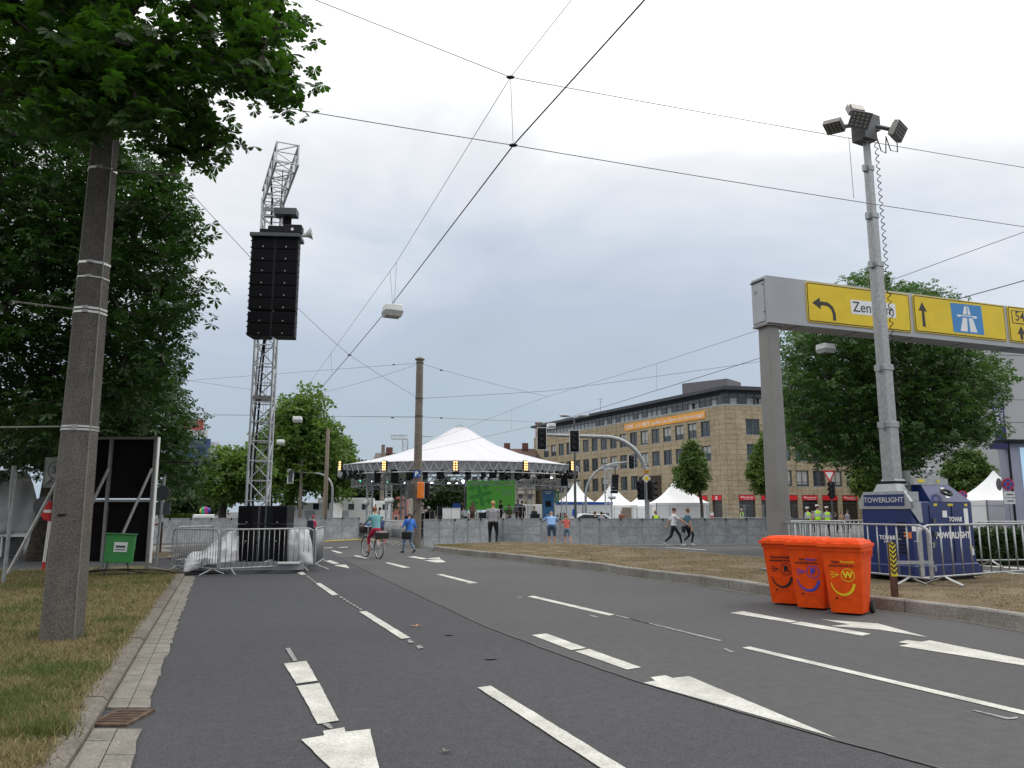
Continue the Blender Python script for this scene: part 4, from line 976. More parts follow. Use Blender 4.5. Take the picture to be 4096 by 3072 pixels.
for L, fpx, words in (('R', (3089, 2417), ('Deinen', 'Restabfall', 'vertraue bitte mir an...')), ('P', (3192, 2435), ('Dein', 'Altpapier', 'vertraue bitte mir an...')), ('W', (3327, 2456), ('Deine', 'Wertstoffe', 'vertraue bitte mir an...'))):
    ink, cn = inks[L]
    c = gp(*fpx)+Matrix.Rotation(BRZ, 3, 'Z') @ Vector((.21, .21, 0))
    t = thing('wheelie_bin', f'orange wheelie bin with the {cn} letter {L} and {cn} smile', 'bin', c, BRZ, 'orange wheelie bins on the road'); t.scale = (1.06, 1.06, 1.06)
    link('body', BINB, t); lid = link('lid', BINL, t)
    MB().tube((-.2, .36, .98), (.2, .36, .98), .018, n=8).build('hinge_handle', ORANGE, lid); MB().box((-.14, -.33, .985), (.05, .10, .02)).box((.14, -.33, .985), (.05, .10, .02)).build('lid_grip', ORANGE, lid)
    for s in (-1, 1):
        wv = MB().lathe([(.0, -.028), (.06, -.028), (.075, -.03), (.095, -.026), (.10, 0), (.095, .026), (.075, .03), (.06, .028), (0, .028)], 18, M=Matrix.Translation((s*.235, .27, .10)) @ Matrix.Rotation(R(90), 4, 'Y')).build('wheel', RUBBER, t, smooth=True)
        MB().lathe([(0, -.032), (.05, -.032), (.05, .032), (0, .032)], 12, M=Matrix.Translation((s*.235, .27, .10)) @ Matrix.Rotation(R(90), 4, 'Y')).build('hub', DKGREY, wv)
    MB().tube((-.23, .27, .10), (.23, .27, .10), .012, n=6).build('axle', DKGREY, t)
    for k in range(3): MB().box((.292-.0, -.2+.2*k, .84), (.012, .03, .10)).build('rib', ORANGE, t)
    # print on the sloping front: plane through the front face
    sl = math.atan2((.66-.46)/2+.02, .81)
    ux, uz = Vector((1, 0, 0)), Vector((0, -math.sin(sl), math.cos(sl)))
    def F(u, v): return Vector((u, -.213, .12))+uz*(v-.12)+ux*u*0
    nrm = ux.cross(uz)
    def MM(u, v, o=.005): return frame(Vector((u, -.222, .12))+uz*(v-.12)+nrm*o, ux, uz)
    text(words[0], .042, DARKINK, t, MM(-.025, .735), name='print', bold=.001, align='RIGHT')
    text(words[1], .042, ink, t, MM(-.012, .735), name='print', bold=.001, align='LEFT')
    text(words[2], .038, DARKINK, t, MM(0, .685), name='print', bold=.001)
    text(L, .125, ink, t, MM(.075, .555), name='letter', bold=.006)
    rg = MB(); k = 28
    def arc(mb, cu, cv, r0, r1, a0, a1, k):
        for i in range(k):
            q0, q1 = a0+(a1-a0)*i/k, a0+(a1-a0)*(i+1)/k; o = len(mb.v)
            for q in (q0, q1):
                for r in (r0, r1): mb.v.append((cu+r*math.cos(q), cv+r*math.sin(q), 0))
            mb.f.append((o, o+1, o+3, o+2)); mb.m.append(0)
    arc(rg, 0, 0, .082, .092, 0, 2*PI, k); o = rg.build('eye_ring', ink, t); o.matrix_local = MM(.075, .555)
    rg = MB(); k = 18
    for i in range(k+1):
        q = R(190+160*i/k); th_ = .006+.012*min(1, i/k*1.6)
        for sgn in (-1, 1): rg.v.append(((.155+sgn*th_)*math.cos(q), (.19+sgn*th_)*math.sin(q), 0))
    rg.f = [(2*i, 2*i+1, 2*i+3, 2*i+2) for i in range(k)]; rg.m = [0]*k; o = rg.build('smile', ink, t); o.matrix_local = MM(-.005, .47, .006)
    rg = MB()
    for a in (-22, 0, 22): rg.add([(0, -.004, 0), (0, .004, 0), (-.12*math.cos(R(a)), .12*math.sin(R(a))+.006, 0), (-.12*math.cos(R(a)), .12*math.sin(R(a))-.006, 0)], [(0, 1, 2, 3)])
    o = rg.build('wink', ink, t); o.matrix_local = MM(-.04, .555, .006)
    rg = MB(); rg.prism([(.016*math.cos(q), .016*math.sin(q)) for q in np.linspace(0, 6.28, 9)[:-1]], .002); o = rg.build('emblem', DARKINK, t); o.matrix_local = MM(-.10, .23)
    rg = MB().prism([(0, -.004), (.16, -.004), (.16, .004), (0, .004)], .002); o = rg.build('small_print', mat('ink_faint', (.55, .06, .01), .5), t); o.matrix_local = MM(-.06, .23)
# ---------------- tower light generator
BLUEP = mat('blue_enamel', (.009, .022, .115), .34, 0, .08, 3, coat=.2)
P0 = Vector((sx(3652, 15.3, 1), 15.3, 0)); aT = R(28)
tl = thing('light_tower', 'blue mobile light tower generator with a tall telescopic mast of floodlights', 'light tower', P0+Vector((0, 0, MZ-.004)), aT)
LX, LY, ZB, ZS = 1.92, 1.10, .28, 1.52
MB().box((LX/2, LY/2, (ZB+ZS)/2), (LX, LY, ZS-ZB)).build('cabinet', BLUEP, tl, bevel=.02)
MB().box((LX/2, LY/2, .2), (LX+.10, LY+.06, .24), tz=-.0).build('skirt', BLUEP, tl, bevel=.03)
for s in (.12, LY-.12): MB().box((LX/2, s, .045), (LX-.1, .14, .09)).build('skid', RUBBER, tl)
MB().box((LX+.10, .18, .16), (.24, .3, .22)).build('jack_pad', BLUEP, tl, bevel=.03)
# roof: sloping hood over the right end
hood = MB(); hood.add([(.62, -.01, ZS), (LX, -.01, ZS), (LX, LY, ZS), (.62, LY, ZS), (.62, .18, ZS+.34), (LX-.42, .18, ZS+.34), (LX-.42, LY-.1, ZS+.34), (.62, LY-.1, ZS+.34)], [(0, 1, 5, 4), (1, 2, 6, 5), (2, 3, 7, 6), (3, 0, 4, 7), (4, 5, 6, 7)])
hood.build('hood', BLUEP, tl)
HASH = mat('galvanised_bracket', (.36, .38, .39), .5, .4, .12, 8)
FRP = [(-.03, ZS-.14), (-.03, ZS), (.1, ZS+.2), (LY-.1, ZS+.2), (LY+.03, ZS), (LY+.03, ZS-.14)]
mb = MB(); mb.add([(x, y, z) for x in (-.03, .05) for y, z in FRP], [(0, 1, 2, 3, 4, 5), (11, 10, 9, 8, 7, 6)]+[(i, 6+i, 6+(i+1) % 6, (i+1) % 6) for i in range(6)])
mb.add([(-.03, -.03, ZS-.16), (-.03, -.03, ZS), (.28, -.03, ZS), (.30, -.03, ZS-.40), (.20, -.03, ZS-.40)], [(4, 3, 2, 1, 0)])
mb.build('end_frame', HASH, tl)
MB().box((.20, LY/2, ZS+.27), (.34, LY*.5, .16), tz=.25).box((.30, LY/2, ZS+.39), (.36, LY*.34, .12), tz=.2).box((.2, LY/2, ZS+.1), (.3, LY*.9, .18)).build('mast_saddle', HASH, tl)
MB().box((.95, .22, ZS+.40), (1.05, .10, .13)).build('top_rail', HASH, tl)
mb = MB(); mb.path([(1.0+.09*math.cos(a), .22, ZS+.56+.10*math.sin(a)) for a in np.linspace(-.6, PI+.6, 12)], .028, 6); mb.build('lifting_eye', HASH, tl, smooth=True)
STY = mat('warning_yellow', (.62, .5, .03), .5)
for x, z, w_ in ((.62, ZS+.41, .2), (1.15, ZS+.41, .07)): MB().box((x, .166, z), (w_, .006, .06)).build('sticker', STY, tl)
for x, z, w_, h_ in ((.75, ZS-.06, .10, .05), (1.22, ZS-.06, .16, .05), (1.72, ZS-.06, .09, .05), (1.78, .62, .10, .05)): MB().box((x, -.004, z), (w_, .008, h_)).build('sticker', STY, tl)
for x, z, w_, h_ in ((1.02, ZS-.24, .14, .13), (1.70, ZS-.28, .13, .30), (.12, ZS-.50, .26, .13), (1.80, .53, .11, .13)): MB().box((x, -.004, z), (w_, .008, h_)).build('label_plate', SWHITE, tl)
for x in (.55, 1.25): MB().box((x, -.006, .9), (.012, .008, 1.1)).build('door_gap', BLACK, tl)
for x, z in ((.66, 1.15), (1.12, 1.05), (.62, .72), (1.66, 1.02), (.66, .9)): MB().box((x, -.014, z), (.07, .03, .10)).build('hinge', DKGREY, tl)
mb = MB(); mb.path([(1.05+.13*math.cos(a), -.0+.06*math.sin(a)-.06, ZS+.18+.05*math.sin(a)) for a in np.linspace(0, 2*PI, 12)[:-1]], .03, 6, closed=True); mb.build('strap_loop', RUBBER, tl)
text('POWERLIGHT', .17, SWHITE, tl, frame((1.22, -.012, .86), (1, 0, 0), (0, 0, 1)), bold=.006, space=1.02)
text('TOVAR', .13, SWHITE, tl, frame((1.33, -.012, 1.17), (1, 0, 0), (0, 0, 1)), name='brand_mark', bold=.003, italic=.1)
text('RENTAL', .05, SWHITE, tl, frame((1.33, -.012, 1.07), (1, 0, 0), (0, 0, 1)), name='brand_mark')
E1 = lambda y, z: frame((-.034, y, z), (0, -1, 0), (0, 0, 1))
MB().box((-.038, LY/2, ZS+.03), (.012, LY-.2, .22)).build('name_plate', BLUEP, tl)
text('TOWERLIGHT', .140, GREYP, tl, frame((-.047, LY/2, ZS+.03), (0, -1, 0), (0, 0, 1)), bold=.003, space=1.0)
text('TOVAR', .11, SWHITE, tl, frame((-.006, .55, .82), (0, -1, 0), (0, 0, 1)), name='brand_mark', bold=.003, italic=.1)
text('RENTAL', .045, SWHITE, tl, frame((-.006, .55, .74), (0, -1, 0), (0, 0, 1)), name='brand_mark')
mb = MB()
for k in range(9): mb.box((-.006, .22, .55+k*.07), (.012, .2, .03))
mb.build('vent', BLACK, tl)
MB().box((-.004, .10, .88), (.008, .16, .12)).build('hazard_label', mat('label_orange', (.6, .18, .05), .5), tl)
# hood emblem
MB().box((1.22, 0, 0), (.12, .004, .24), M=Matrix.Translation((0, .085, ZS+.18)) @ Matrix.Rotation(R(-29), 4, 'X')).build('hood_mark', SWHITE, tl)
mX, mY = .28, .55
wp = Matrix.Translation(tl.location) @ Matrix.Rotation(aT, 4, 'Z') @ Vector((mX, mY, 0)); Ym = wp.y
zs_ = [ZS+.2]+[up_z(3500, y, Ym)-tl.location.z for y in (1690, 1462, 1050, 856, 666, 548)]
wd_ = [.265, .235, .20, .17, .14, .11]
for i in range(6):
    s = wd_[i]; mb = MB(); mb.box((mX, mY, (zs_[i]+zs_[i+1])/2), (s, s, zs_[i+1]-zs_[i])); mb.build('mast_section', GALV, tl, bevel=.012)
    if i < 5: 
        MB().box((mX, mY, zs_[i+1]-.05), (s+.03, s+.03, .12)).build('mast_collar', GALVD, tl, bevel=.008)
        MB().box((mX-s/2-.05, mY, zs_[i+1]-.06), (.07, .08, .14)).build('pulley', GALVD, tl)
    if i: mb = MB(); mb.tube((mX-s/2-.04, mY, zs_[i]), (mX-s/2-.04, mY, zs_[i+1]-.1), .006, n=4); mb.build('lift_cable', GALVD, tl)
MB().box((mX, mY, ZS+.32), (.36, .36, .18)).build('mast_boot', BLACK, tl); MB().tube((mX+.30, mY-.1, ZS+.2), (mX+.30, mY-.1, ZS+.62), .075, n=12).build('exhaust', mat('exhaust_paint', (.16, .20, .18), .5), tl, smooth=True)
zH = zs_[-1]
mb = MB(); P = []
nt_ = 46
for i in range(nt_*8+1):
    z = ZS+.6+(zH-.1-ZS-.6)*i/(nt_*8); s = .19-.09*(z/zH); a = 2*PI*i/8; P.append((mX+s+.08+.035*math.cos(a), mY-.10+.035*math.sin(a), z))
mb.path(P, .0095, 4); mb.build('coiled_cable', BLACK, tl)
hd = MB().box((mX-.05, mY, zH+.16), (.38, .34, .56)).box((mX+.20, mY+.05, zH+.36), (.34, .30, .34)).build('junction_box', DKGREY, tl)
LEDF = mat('led_lens', (.22, .20, .16), .25, 0, .1, 30); LEDB = mat('led_housing', (.22, .215, .20), .5, .3, .1, 8)
inv = (Matrix.Translation(tl.location) @ Matrix.Rotation(aT, 4, 'Z')).inverted()
for (x, y, dY, yaw, pit, roll, sc_) in ((3335, 510, -.1, -60, 62, 15, .9), (3440, 480, -.45, -25, 28, 22, 1.0), (3598, 525, -.2, 35, 25, 12, .95), (3420, 450, .5, 190, 35, -10, .9)):
    c = inv @ py(x, y, Ym+dY)
    Mx = Matrix.Translation(c) @ Matrix.Rotation(-aT+R(yaw), 4, 'Z') @ Matrix.Rotation(R(pit), 4, 'X') @ Matrix.Rotation(R(roll), 4, 'Y') @ Matrix.Scale(sc_*.80, 4)
    f = MB().box((0, .05, 0), (.52, .16, .44)).box((0, .15, 0), (.40, .08, .34)).build('floodlight', LEDB, tl); f.matrix_local = Mx; 
    MB().box((0, -.035, 0), (.48, .012, .40)).build('lens_plate', DKGREY, f)
    me = MB().lathe([(0, 0), (.035, 0), (.028, .012), (0, .014)], 8, M=Matrix.Translation((0, -.042, 0)) @ Matrix.Rotation(R(90), 4, 'X')).mesh('lens', LEDF)
    for i in range(4):
        for j in range(4): link('lens', me, f, (-.165+.11*i, 0, -.135+.09*j))
    MB().tube(tuple(c), (mX, mY, zH+.3), .045, n=6).build('arm', DKGREY, tl)
mb = MB(); mb.path([(mX+.2, mY-.1, zH+.05), (mX+.3, mY-.12, zH-.3), (mX+.45, mY-.12, zH-.32), (mX+.52, mY-.1, zH+.05)], .012, 5); mb.path([(mX+.52, mY-.1, zH+.1), (mX+.62, mY-.12, zH-.22), (mX+.85, mY-.12, zH-.2), (mX+.9, mY-.1, zH+.25)], .012, 5); mb.build('lamp_cable', BLACK, tl, smooth=True)
# yellow-black striped post
fp = gp(3580, 2386, MZ); t = thing('hazard_post', 'short rusty post with yellow and black hazard stripes beside the bins', 'post', fp)
hz_ = up_z(3580, 2168, fp.y)-fp.z
MB().box((0, 0, hz_/2), (.09, .07, hz_)).build('post', mat('rusty_post', (.09, .045, .03), .8, .2, .3, 20), t)
MB().box((0, -.037, hz_*.68), (.10, .006, hz_*.62)).build('stripe_board', STY, t)
for k in range(7):
    z = hz_*(.40+.085*k)
    for s in (-1, 1): MB().add([(s*.002, -.042, z), (s*.048, -.042, z+.05), (s*.048, -.042, z+.09), (s*.002, -.042, z+.04)], [(0, 1, 2, 3) if s > 0 else (3, 2, 1, 0)]).build('stripe', SBLACK, t)
MB().box((0, 0, hz_+.02), (.02, .02, .05)).box((.06, 0, hz_+.045), (.2, .02, .015)).build('bracket', GALVD, t); MB().box((.35, 0, hz_*.62), (.6, .04, .05)).build('cross_arm', GALV, t)
# barriers round the light tower
barrier('crowd barrier between the orange bins and the blue generator', gp(3130, 2318)+Vector((0, .3, 0)), gp(3735, 2398), z=MZ)
barrier('nearest crowd barrier at the right edge before the generator', gp(3700, 2392), gp(4330, 2330), z=MZ)
barrier('crowd barrier running back along the left of the generator', gp(3120, 2300), gp(3480, 2262), z=MZ)
barrier('crowd barrier on the far side of the generator', gp(3900, 2300), gp(4500, 2290), z=MZ)
barrier('crowd barrier standing behind the gantry post', gp(3160, 2290)+Vector((0, .8, 0)), gp(3470, 2300)+Vector((0, 1, 0)), z=MZ)
# ---------------- sign gantry
aG = R(20.8); Yg = 18.0
A = py(3074, 1289, Yg); ztopG = py(3059, 1099, Yg).z; TH = .56
e1, e2 = Vector((math.cos(aG), math.sin(aG), 0)), Vector((-math.sin(aG), math.cos(aG), 0))
gn = thing('sign_gantry', 'grey steel gantry over the road carrying yellow direction signs', 'sign gantry', (A.x, A.y, MZ), aG)
GP2 = mat('gantry_paint', (.36, .38, .40), .5, 0, .07, 1.2); GP3 = mat('gantry_post_paint', (.22, .215, .205), .5, .1, .10, 2)
z0, z1 = A.z-MZ, ztopG-MZ; LG = 15.0
MB().box((LG/2, TH/2, (z0+z1)/2), (LG, TH, z1-z0)).build('beam', GP2, gn, bevel=.012)
ed = MB().box((-.012, TH/2+.03, (z0+z1)/2-.03), (.02, TH*.78, (z1-z0)*.84)).build('end_door', GP2, gn)
MB().lathe([(0, 0), (.06, 0), (.05, .012), (0, .014)], 14, M=Matrix.Translation((-.024, TH*.7, z1-.32)) @ Matrix.Rotation(R(-90), 4, 'Y')).build('vent_cap', ALUD, ed)
MB().box((-.03, TH/2+.03, z1-.09), (.05, TH*.84, .025)).build('drip_rail', DKGREY, ed)
for z, y in ((z1-.2, .12), (z0+.28, .1)): MB().box((-.025, y, z), (.012, .03, .03)).build('lock', BLACK, ed)
MB().box((.24, TH*.55, z0/2), (.38, .44, z0), tz=.14).build('post', GP3, gn, bevel=.04)
MB().box((.24, TH*.55, z0-.02), (.5, .52, .04)).build('post_flange', GP3, gn)
MB().box((.24, TH*.55, .02), (.7, .7, .04)).build('base_plate', GP3, gn)
MB().box((LG-.24, TH*.55, z0/2), (.38, .44, z0), tz=.14).build('post', GP3, gn, bevel=.04)
for k in range(8): MB().box((.9+k*1.8, TH/2, z0-.004), (.012, TH*.98, .012)).build('seam', DKGREY, gn)
FG = Face(gn, A, e1, (0, 0, 1))
c6 = lambda x, y: (x/1.93+2950, y/1.93+1050)
def rpanel(tl_, tr_, br_, bl_, name='sign_panel'):
    q = [FG.uv(*c6(*p)) for p in (tl_, tr_, br_, bl_)]; u0, u1 = (q[0][0]+q[3][0])/2, (q[1][0]+q[2][0])/2; v1, v0 = (q[0][1]+q[1][1])/2, (q[2][1]+q[3][1])/2
    def rr(u0, v0, u1, v1, r):
        P = []
        for cx, cy, a0 in ((u1-r, v0+r, -90), (u1-r, v1-r, 0), (u0+r, v1-r, 90), (u0+r, v0+r, 180)):
            P += [(cx+r*math.cos(R(a0+k*22.5)), cy+r*math.sin(R(a0+k*22.5))) for k in range(5)]
        return P
    pnl = FG.poly(name, rr(u0, v0, u1, v1, .06), YELLOW, .004, .02, uv=True)
    FG.poly('border', rr(u0+.02, v0+.02, u1-.02, v1-.02, .055), SBLACK, .025, .002, pnl, True); FG.poly('field', rr(u0+.045, v0+.045, u1-.045, v1-.045, .04), YELLOW, .0265, .003, pnl, True)
    return pnl
p1 = rpanel((515, 150), (1310, 245), (1345, 535), (545, 468))
p2 = rpanel((1342, 250), (2045, 332), (2080, 608), (1370, 540))
p3 = rpanel((2070, 340), (2700, 410), (2740, 680), (2105, 612))
CC = lambda P: [c6(*p) for p in P]
AR = [(570, 312), (628, 272), (629, 303)]+[(640, 303), (690, 310), (730, 345), (750, 395), (755, 452), (733, 450), (728, 400), (715, 365), (690, 340), (660, 334), (634, 334)]+[(638, 364)]
FG.poly('arrow', CC(AR), SBLACK, .031, .002, p1)
wb_ = FG.poly('white_field', CC([(862, 288), (1208, 322), (1218, 432), (873, 398)]), SWHITE, .031, .002, p1)
FG.text('Zentrum', c6(882, 345), c6(1196, 378), SBLACK, .036, parent=p1, bold=.004)
FG.poly('arrow', CC([(1415, 308), (1455, 382), (1433, 378), (1447, 498), (1424, 496), (1414, 375), (1390, 372)]), SBLACK, .031, .002, p2)
FG.poly('motorway_symbol', CC([(1633, 312), (1870, 338), (1898, 562), (1662, 538)]), SBLUE, .031, .002, p2)
for q in ([(1740, 340), (1757, 342), (1760, 405), (1730, 402)], [(1765, 342), (1772, 343), (1792, 408), (1768, 405)], [(1684, 403), (1840, 420), (1836, 438), (1812, 434), (1808, 425), (1715, 415), (1712, 422), (1690, 420)], [(1730, 428), (1762, 431), (1770, 536), (1714, 530)], [(1776, 432), (1806, 435), (1844, 543), (1790, 538)]):
    FG.poly('symbol_line', CC(q), SWHITE, .034, .002, p2)
FG.poly('number_border', CC([(2103, 370), (2290, 390), (2300, 492), (2115, 470)]), SBLACK, .031, .002, p3); FG.poly('number_field', CC([(2108, 376), (2284, 395), (2294, 485), (2120, 464)]), YELLOW, .033, .002, p3)
FG.text('54', c6(2135, 418), c6(2205, 428), SBLACK, .037, parent=p3, bold=.003)
FG.poly('arrow', CC([(2178, 495), (2220, 560), (2196, 556), (2200, 598), (2180, 596), (2174, 554), (2155, 552)]), SBLACK, .031, .002, p3)
# ================================================================ BARRIER LINES ROUND THE STAGE
SMEAR = speck('smeared_panel', (.29, .305, .315), (.38, .40, .415), (.80, .81, .83), 7, 2.2, rough=.45, bump=.1, big=.4, s3=1.3)
PH, PW = 1.2, 1.0
pf_sheet = MB().box((0, 0, PH/2+.03), (PW-.05, .02, PH-.06)).mesh('sheet', SMEAR)
mbf = MB()
for s in (-1, 1): mbf.box((s*(PW/2-.018), 0, PH/2), (.034, .05, PH))
for z in (.05, PH-.018): mbf.box((0, 0, z), (PW-.072, .045, .036))
pf_frame = mbf.mesh('frame', GALVD)
pf_rib = MB().box((0, -.014, 0), (PW-.07, .008, .02)).mesh('rib', GALVD)
pf_clip = MB().box((PW/2, -.02, PH-.05), (.05, .09, .10)).mesh('clip', BLACK)
pf_foot = MB().box((0, -.30, .008), (PW-.02, .62, .012)).mesh('tread_plate', GALVD)
ORD = 'first second third fourth fifth sixth seventh eighth ninth tenth eleventh twelfth thirteenth fourteenth fifteenth sixteenth seventeenth eighteenth nineteenth twentieth'.split()
def fence_line(pts, label, group):
    P = [gp(x, y) for x, y in pts]; T = plen(P); n = max(1, round(T/PW))
    for i in range(n):
        a, _ = along(P, T*i/n); b, _ = along(P, T*(i+1)/n); d = b-a; c = (a+b)/2
        t = thing('barrier_panel', ORD[i % 20]+' '+label, 'barrier', c, math.atan2(d.y, d.x), group); t.scale.x = d.length/PW
        for nm, me in (('sheet', pf_sheet), ('frame', pf_frame), ('clip', pf_clip), ('tread_plate', pf_foot)): link(nm, me, t)
        for z in (.42, .80): link('rib', pf_rib, t, (0, 0, z))
fence_line([(250, 2185), (643, 2172), (1000, 2165), (1287, 2160), (1434, 2157)], 'smeared barrier panel from the left end of the line left of the cyclist', 'barrier panels left of the cyclist')
fence_line([(1693, 2189), (1850, 2181), (2010, 2171)], 'smeared barrier panel to the right of the concrete mast', 'barrier panels beside the concrete mast')
fence_line([(2012, 2171), (2200, 2174), (2400, 2178), (2800, 2177), (3240, 2176)], 'smeared barrier panel right of the man in the checked shirt', 'barrier panels in the long line before the tents')
for i, (a, b) in enumerate((((1535, 2178), (1600, 2186)), ((1545, 2172), (1612, 2180)), ((1560, 2166), (1625, 2173)), ((1600, 2188), (1668, 2192)), ((1612, 2180), (1680, 2184)))):
    barrier(ORD[i]+' crowd barrier of the cluster parked left of the concrete mast', gp(*a), gp(*b), 'crowd barriers clustered by the concrete mast')
RAIL = [(2720, 2128), (2830, 2128), (2950, 2127), (3060, 2126), (3180, 2126)]
for i, (a, b) in enumerate(zip(RAIL[:-1], RAIL[1:])): barrier(ORD[i]+' far crowd barrier from the left in the row before the red shop fronts', gp(*a), gp(b[0]-6, b[1]), 'crowd barriers before the shop fronts')
# ================================================================ MASTS, SIGNALS, LAMPS
def signal_head(parent, loc, rz=0, back=False, board=True, cover=None, s=1.0):
    h = thing_part = link('signal_head', None, parent, loc, rz); h.scale = (s, s, s)
    bx = MB().box((0, 0, 0), (.30, .22, .92)); o = bx.build('housing', BLACK if not back else DKGREY, h, bevel=.02)
    if board: MB().box((0, .02, 0), (.50, .012, 1.12)).build('back_board', SWHITE, h); MB().box((0, .012 if back else .012, 0), (.44, .012, 1.06)).build('board_face', BLACK, h)
    if back: MB().box((0, .032, 0), (.24, .12, .9)).build('rear_shell', mat('pale_shell', (.42, .42, .38), .6), h)
    for z in (.29, 0, -.29):
        MB().lathe([(.0, 0), (.10, 0), (.10, .02), (0, .02)], 12, M=Matrix.Translation((0, -.115, z)) @ Matrix.Rotation(R(90), 4, 'X')).build('lens', mat('dark_lens', (.02, .02, .025), .2), o)
        vis = MB(); n = 8
        for i in range(n):
            a, b = PI*(.0+1.0*i/n), PI*(.0+1.0*(i+1)/n)
            vis.add([(.115*math.cos(a), -.11, z+.115*math.sin(a)), (.115*math.cos(b), -.11, z+.115*math.sin(b)), (.115*math.cos(b), -.33, z+.115*math.sin(b)-.02), (.115*math.cos(a), -.33, z+.115*math.sin(a)-.02)], [(0, 1, 2, 3)])
        vis.build('visor', BLACK, o)
    if cover:
        MB().box((0, -.12, 0), (.44, .5, 1.10), tz=.12).build('hood_cover', cover, h, bevel=.05)
    return h
def arm_mast(label, xpx, Y, arm_y, arm_x, curve, m=GALVD, r=.09, heads=(), name='traffic_signal_mast'):
    """post at pixel column xpx and depth Y, curving over into a horizontal arm that ends at arm_x"""
    X = sx(xpx, Y, 2); t = thing(name, label, 'traffic light', (X, Y, 0)); za = up_z(xpx, arm_y, Y); xa = sx(arm_x, Y, za)-X; s = 1 if xa > 0 else -1
    P = [(0, 0, 0), (0, 0, za-curve)]; 
    for a in range(10, 91, 10): P.append((s*curve*(1-math.cos(R(a))), 0, za-curve+curve*math.sin(R(a))))
    P.append((xa, 0, za+.12)); rs = [r]*2+[r*.9]*9+[r*.55]
    MB().path(P, rs, 10).build('mast', m, t, smooth=True); MB().tube((0, 0, 0), (0, 0, .9), r*1.5, n=12).build('base', m, t, smooth=True)
    for (hx, hy, back, rz) in heads: signal_head(t, (sx(hx, Y, za)-X, -.12, up_z(hx, hy, Y)), R(rz), back)
    return t
arm_mast('curved signal mast at left seen from behind with two pale heads', 652, 60, 1893, 962, 1.4, heads=((856, 1905, True, 180), (952, 1905, True, 180)))
arm_mast('curved signal mast right of the speaker tower with one pale head', 1328, 60, 1893, 1165, 1.3, heads=((1165, 1905, True, 180),))
tm = arm_mast('tall signal mast with the priority road diamond before the tents', 2588, 39, 1748, 2160, 2.0, r=.12, heads=((2167, 1755, False, 0), (2297, 1765, False, 0)))
Xm = tm.location.x
for (hx, hy, rz) in ((2562, 1962, -25), (2602, 1960, 40)): signal_head(tm, (sx(hx, 39, 2.5)-Xm, -.1, up_z(hx, hy, 39)), R(rz), False, board=False)
zd = up_z(2583, 1915, 39); dm = MB().box((0, 0, 0), (.30, .015, .30), M=Matrix.Translation((-.02, -.16, zd)) @ Matrix.Rotation(R(45), 4, 'Y')).build('priority_diamond', SWHITE, tm)
MB().box((0, 0, 0), (.19, .015, .19), M=Matrix.Translation((-.02, -.17, zd)) @ Matrix.Rotation(R(45), 4, 'Y')).build('diamond_centre', YELLOW, dm)
zd = up_z(2583, 1888, 39); np_ = MB().box((-.02, -.16, zd), (.26, .015, .17)).build('number_plate', mat('plate_orange', (.62, .30, .02), .5), tm)
text('54', .15, SBLACK, np_, frame((-.02, -.172, zd), (1, 0, 0), (0, 0, 1)))
tm2 = arm_mast('slender curved signal mast with one head over the white cabins', 2343, 62, 1853, 2518, 2.6, r=.10, heads=((2525, 1848, False, 15),))
# lamp post with a double head
def pole_lamp(label, xpx, Y, ytop, name='street_lamp', r=.07):
    X = sx(xpx, Y, 3); t = thing(name, label, 'street lamp', (X, Y, 0)); z = up_z(xpx, ytop, Y)
    MB().path([(0, 0, 0), (0, 0, z*.5), (0, 0, z)], [r*1.3, r, r*.7], 10).build('pole', DKGREY, t, smooth=True)
    for s in (-1, 1):
        MB().tube((0, 0, z), (s*.4, 0, z+.12), .03, n=6).build('bracket', GALVD, t); MB().sphere((s*.55, 0, z+.14), (.30, .13, .10), 10, 6).build('lamp_head', GREYP, t, smooth=True)
    return t
lp_ = pole_lamp('double-headed street lamp post in front of the sandstone building', 2300, 44, 1672)
zs2 = up_z(2300, 2050, 44); MB().lathe([(0, 0), (.22, 0), (.22, .02), (0, .02)], 16, M=Matrix.Translation((-.1, -.12, zs2)) @ Matrix.Rotation(R(60), 4, 'Z') @ Matrix.Rotation(R(90), 4, 'X')).build('blue_disc', SBLUE2, lp_)
for lab, x, Y, yt, r0, m in (('tan wooden-looking mast in front of the plane tree', 1305, 58, 1718, .15, mat('tan_mast', (.20, .165, .125), .8, 0, .15, 3)), ('shorter pale mast left of the plane tree trunk', 1205, 60, 1842, .13, CONC2), ('small distant mast above the grey house roof', 1529, 75, 1780, .20, CONC2)):
    X = sx(x, Y, 4); t = thing('mast', lab, 'pole', (X, Y, 0)); z = up_z(x, yt, Y)
    MB().path([(0, 0, 0), (0, 0, z)], [r0*1.15, r0*.85], 10).build('shaft', m, t, smooth=True); MB().lathe([(r0*.95, z-.05), (r0*.95, z), (0, z+.06)], 10).build('cap', CONC2, t)
# concrete mast in the middle, with P sign and signal heads
Yc = gp(1666, 2192).y; cmz = up_z(1662, 1440, Yc)
cm = thing('concrete_mast', 'tall slim concrete mast with a blue parking sign in the middle of the square', 'pole', (sx(1666, Yc, .5), Yc, 0))
MB().path([(0, 0, 0), (0, 0, cmz)], [.195, .15], 14).build('shaft', CONC2, cm, smooth=True)
MB().lathe([(.15, cmz), (.21, cmz), (.21, cmz+.05), (.0, cmz+.16)], 14).build('cap', CONC2, cm)
for y in (1452, 1594, 1664, 1667): z = up_z(1662, y, Yc); MB().lathe([(.165, z-.02), (.175, z-.02), (.175, z+.02), (.165, z+.02)], 14).build('wire_clamp', DKGREY, cm)
MB().tube((.15, -.05, up_z(1662, 1746, Yc)), (.62, -.08, up_z(1720, 1748, Yc)), .012, n=6).build('bracket_rod', GRST, cm)
zP = up_z(1668, 1897, Yc)
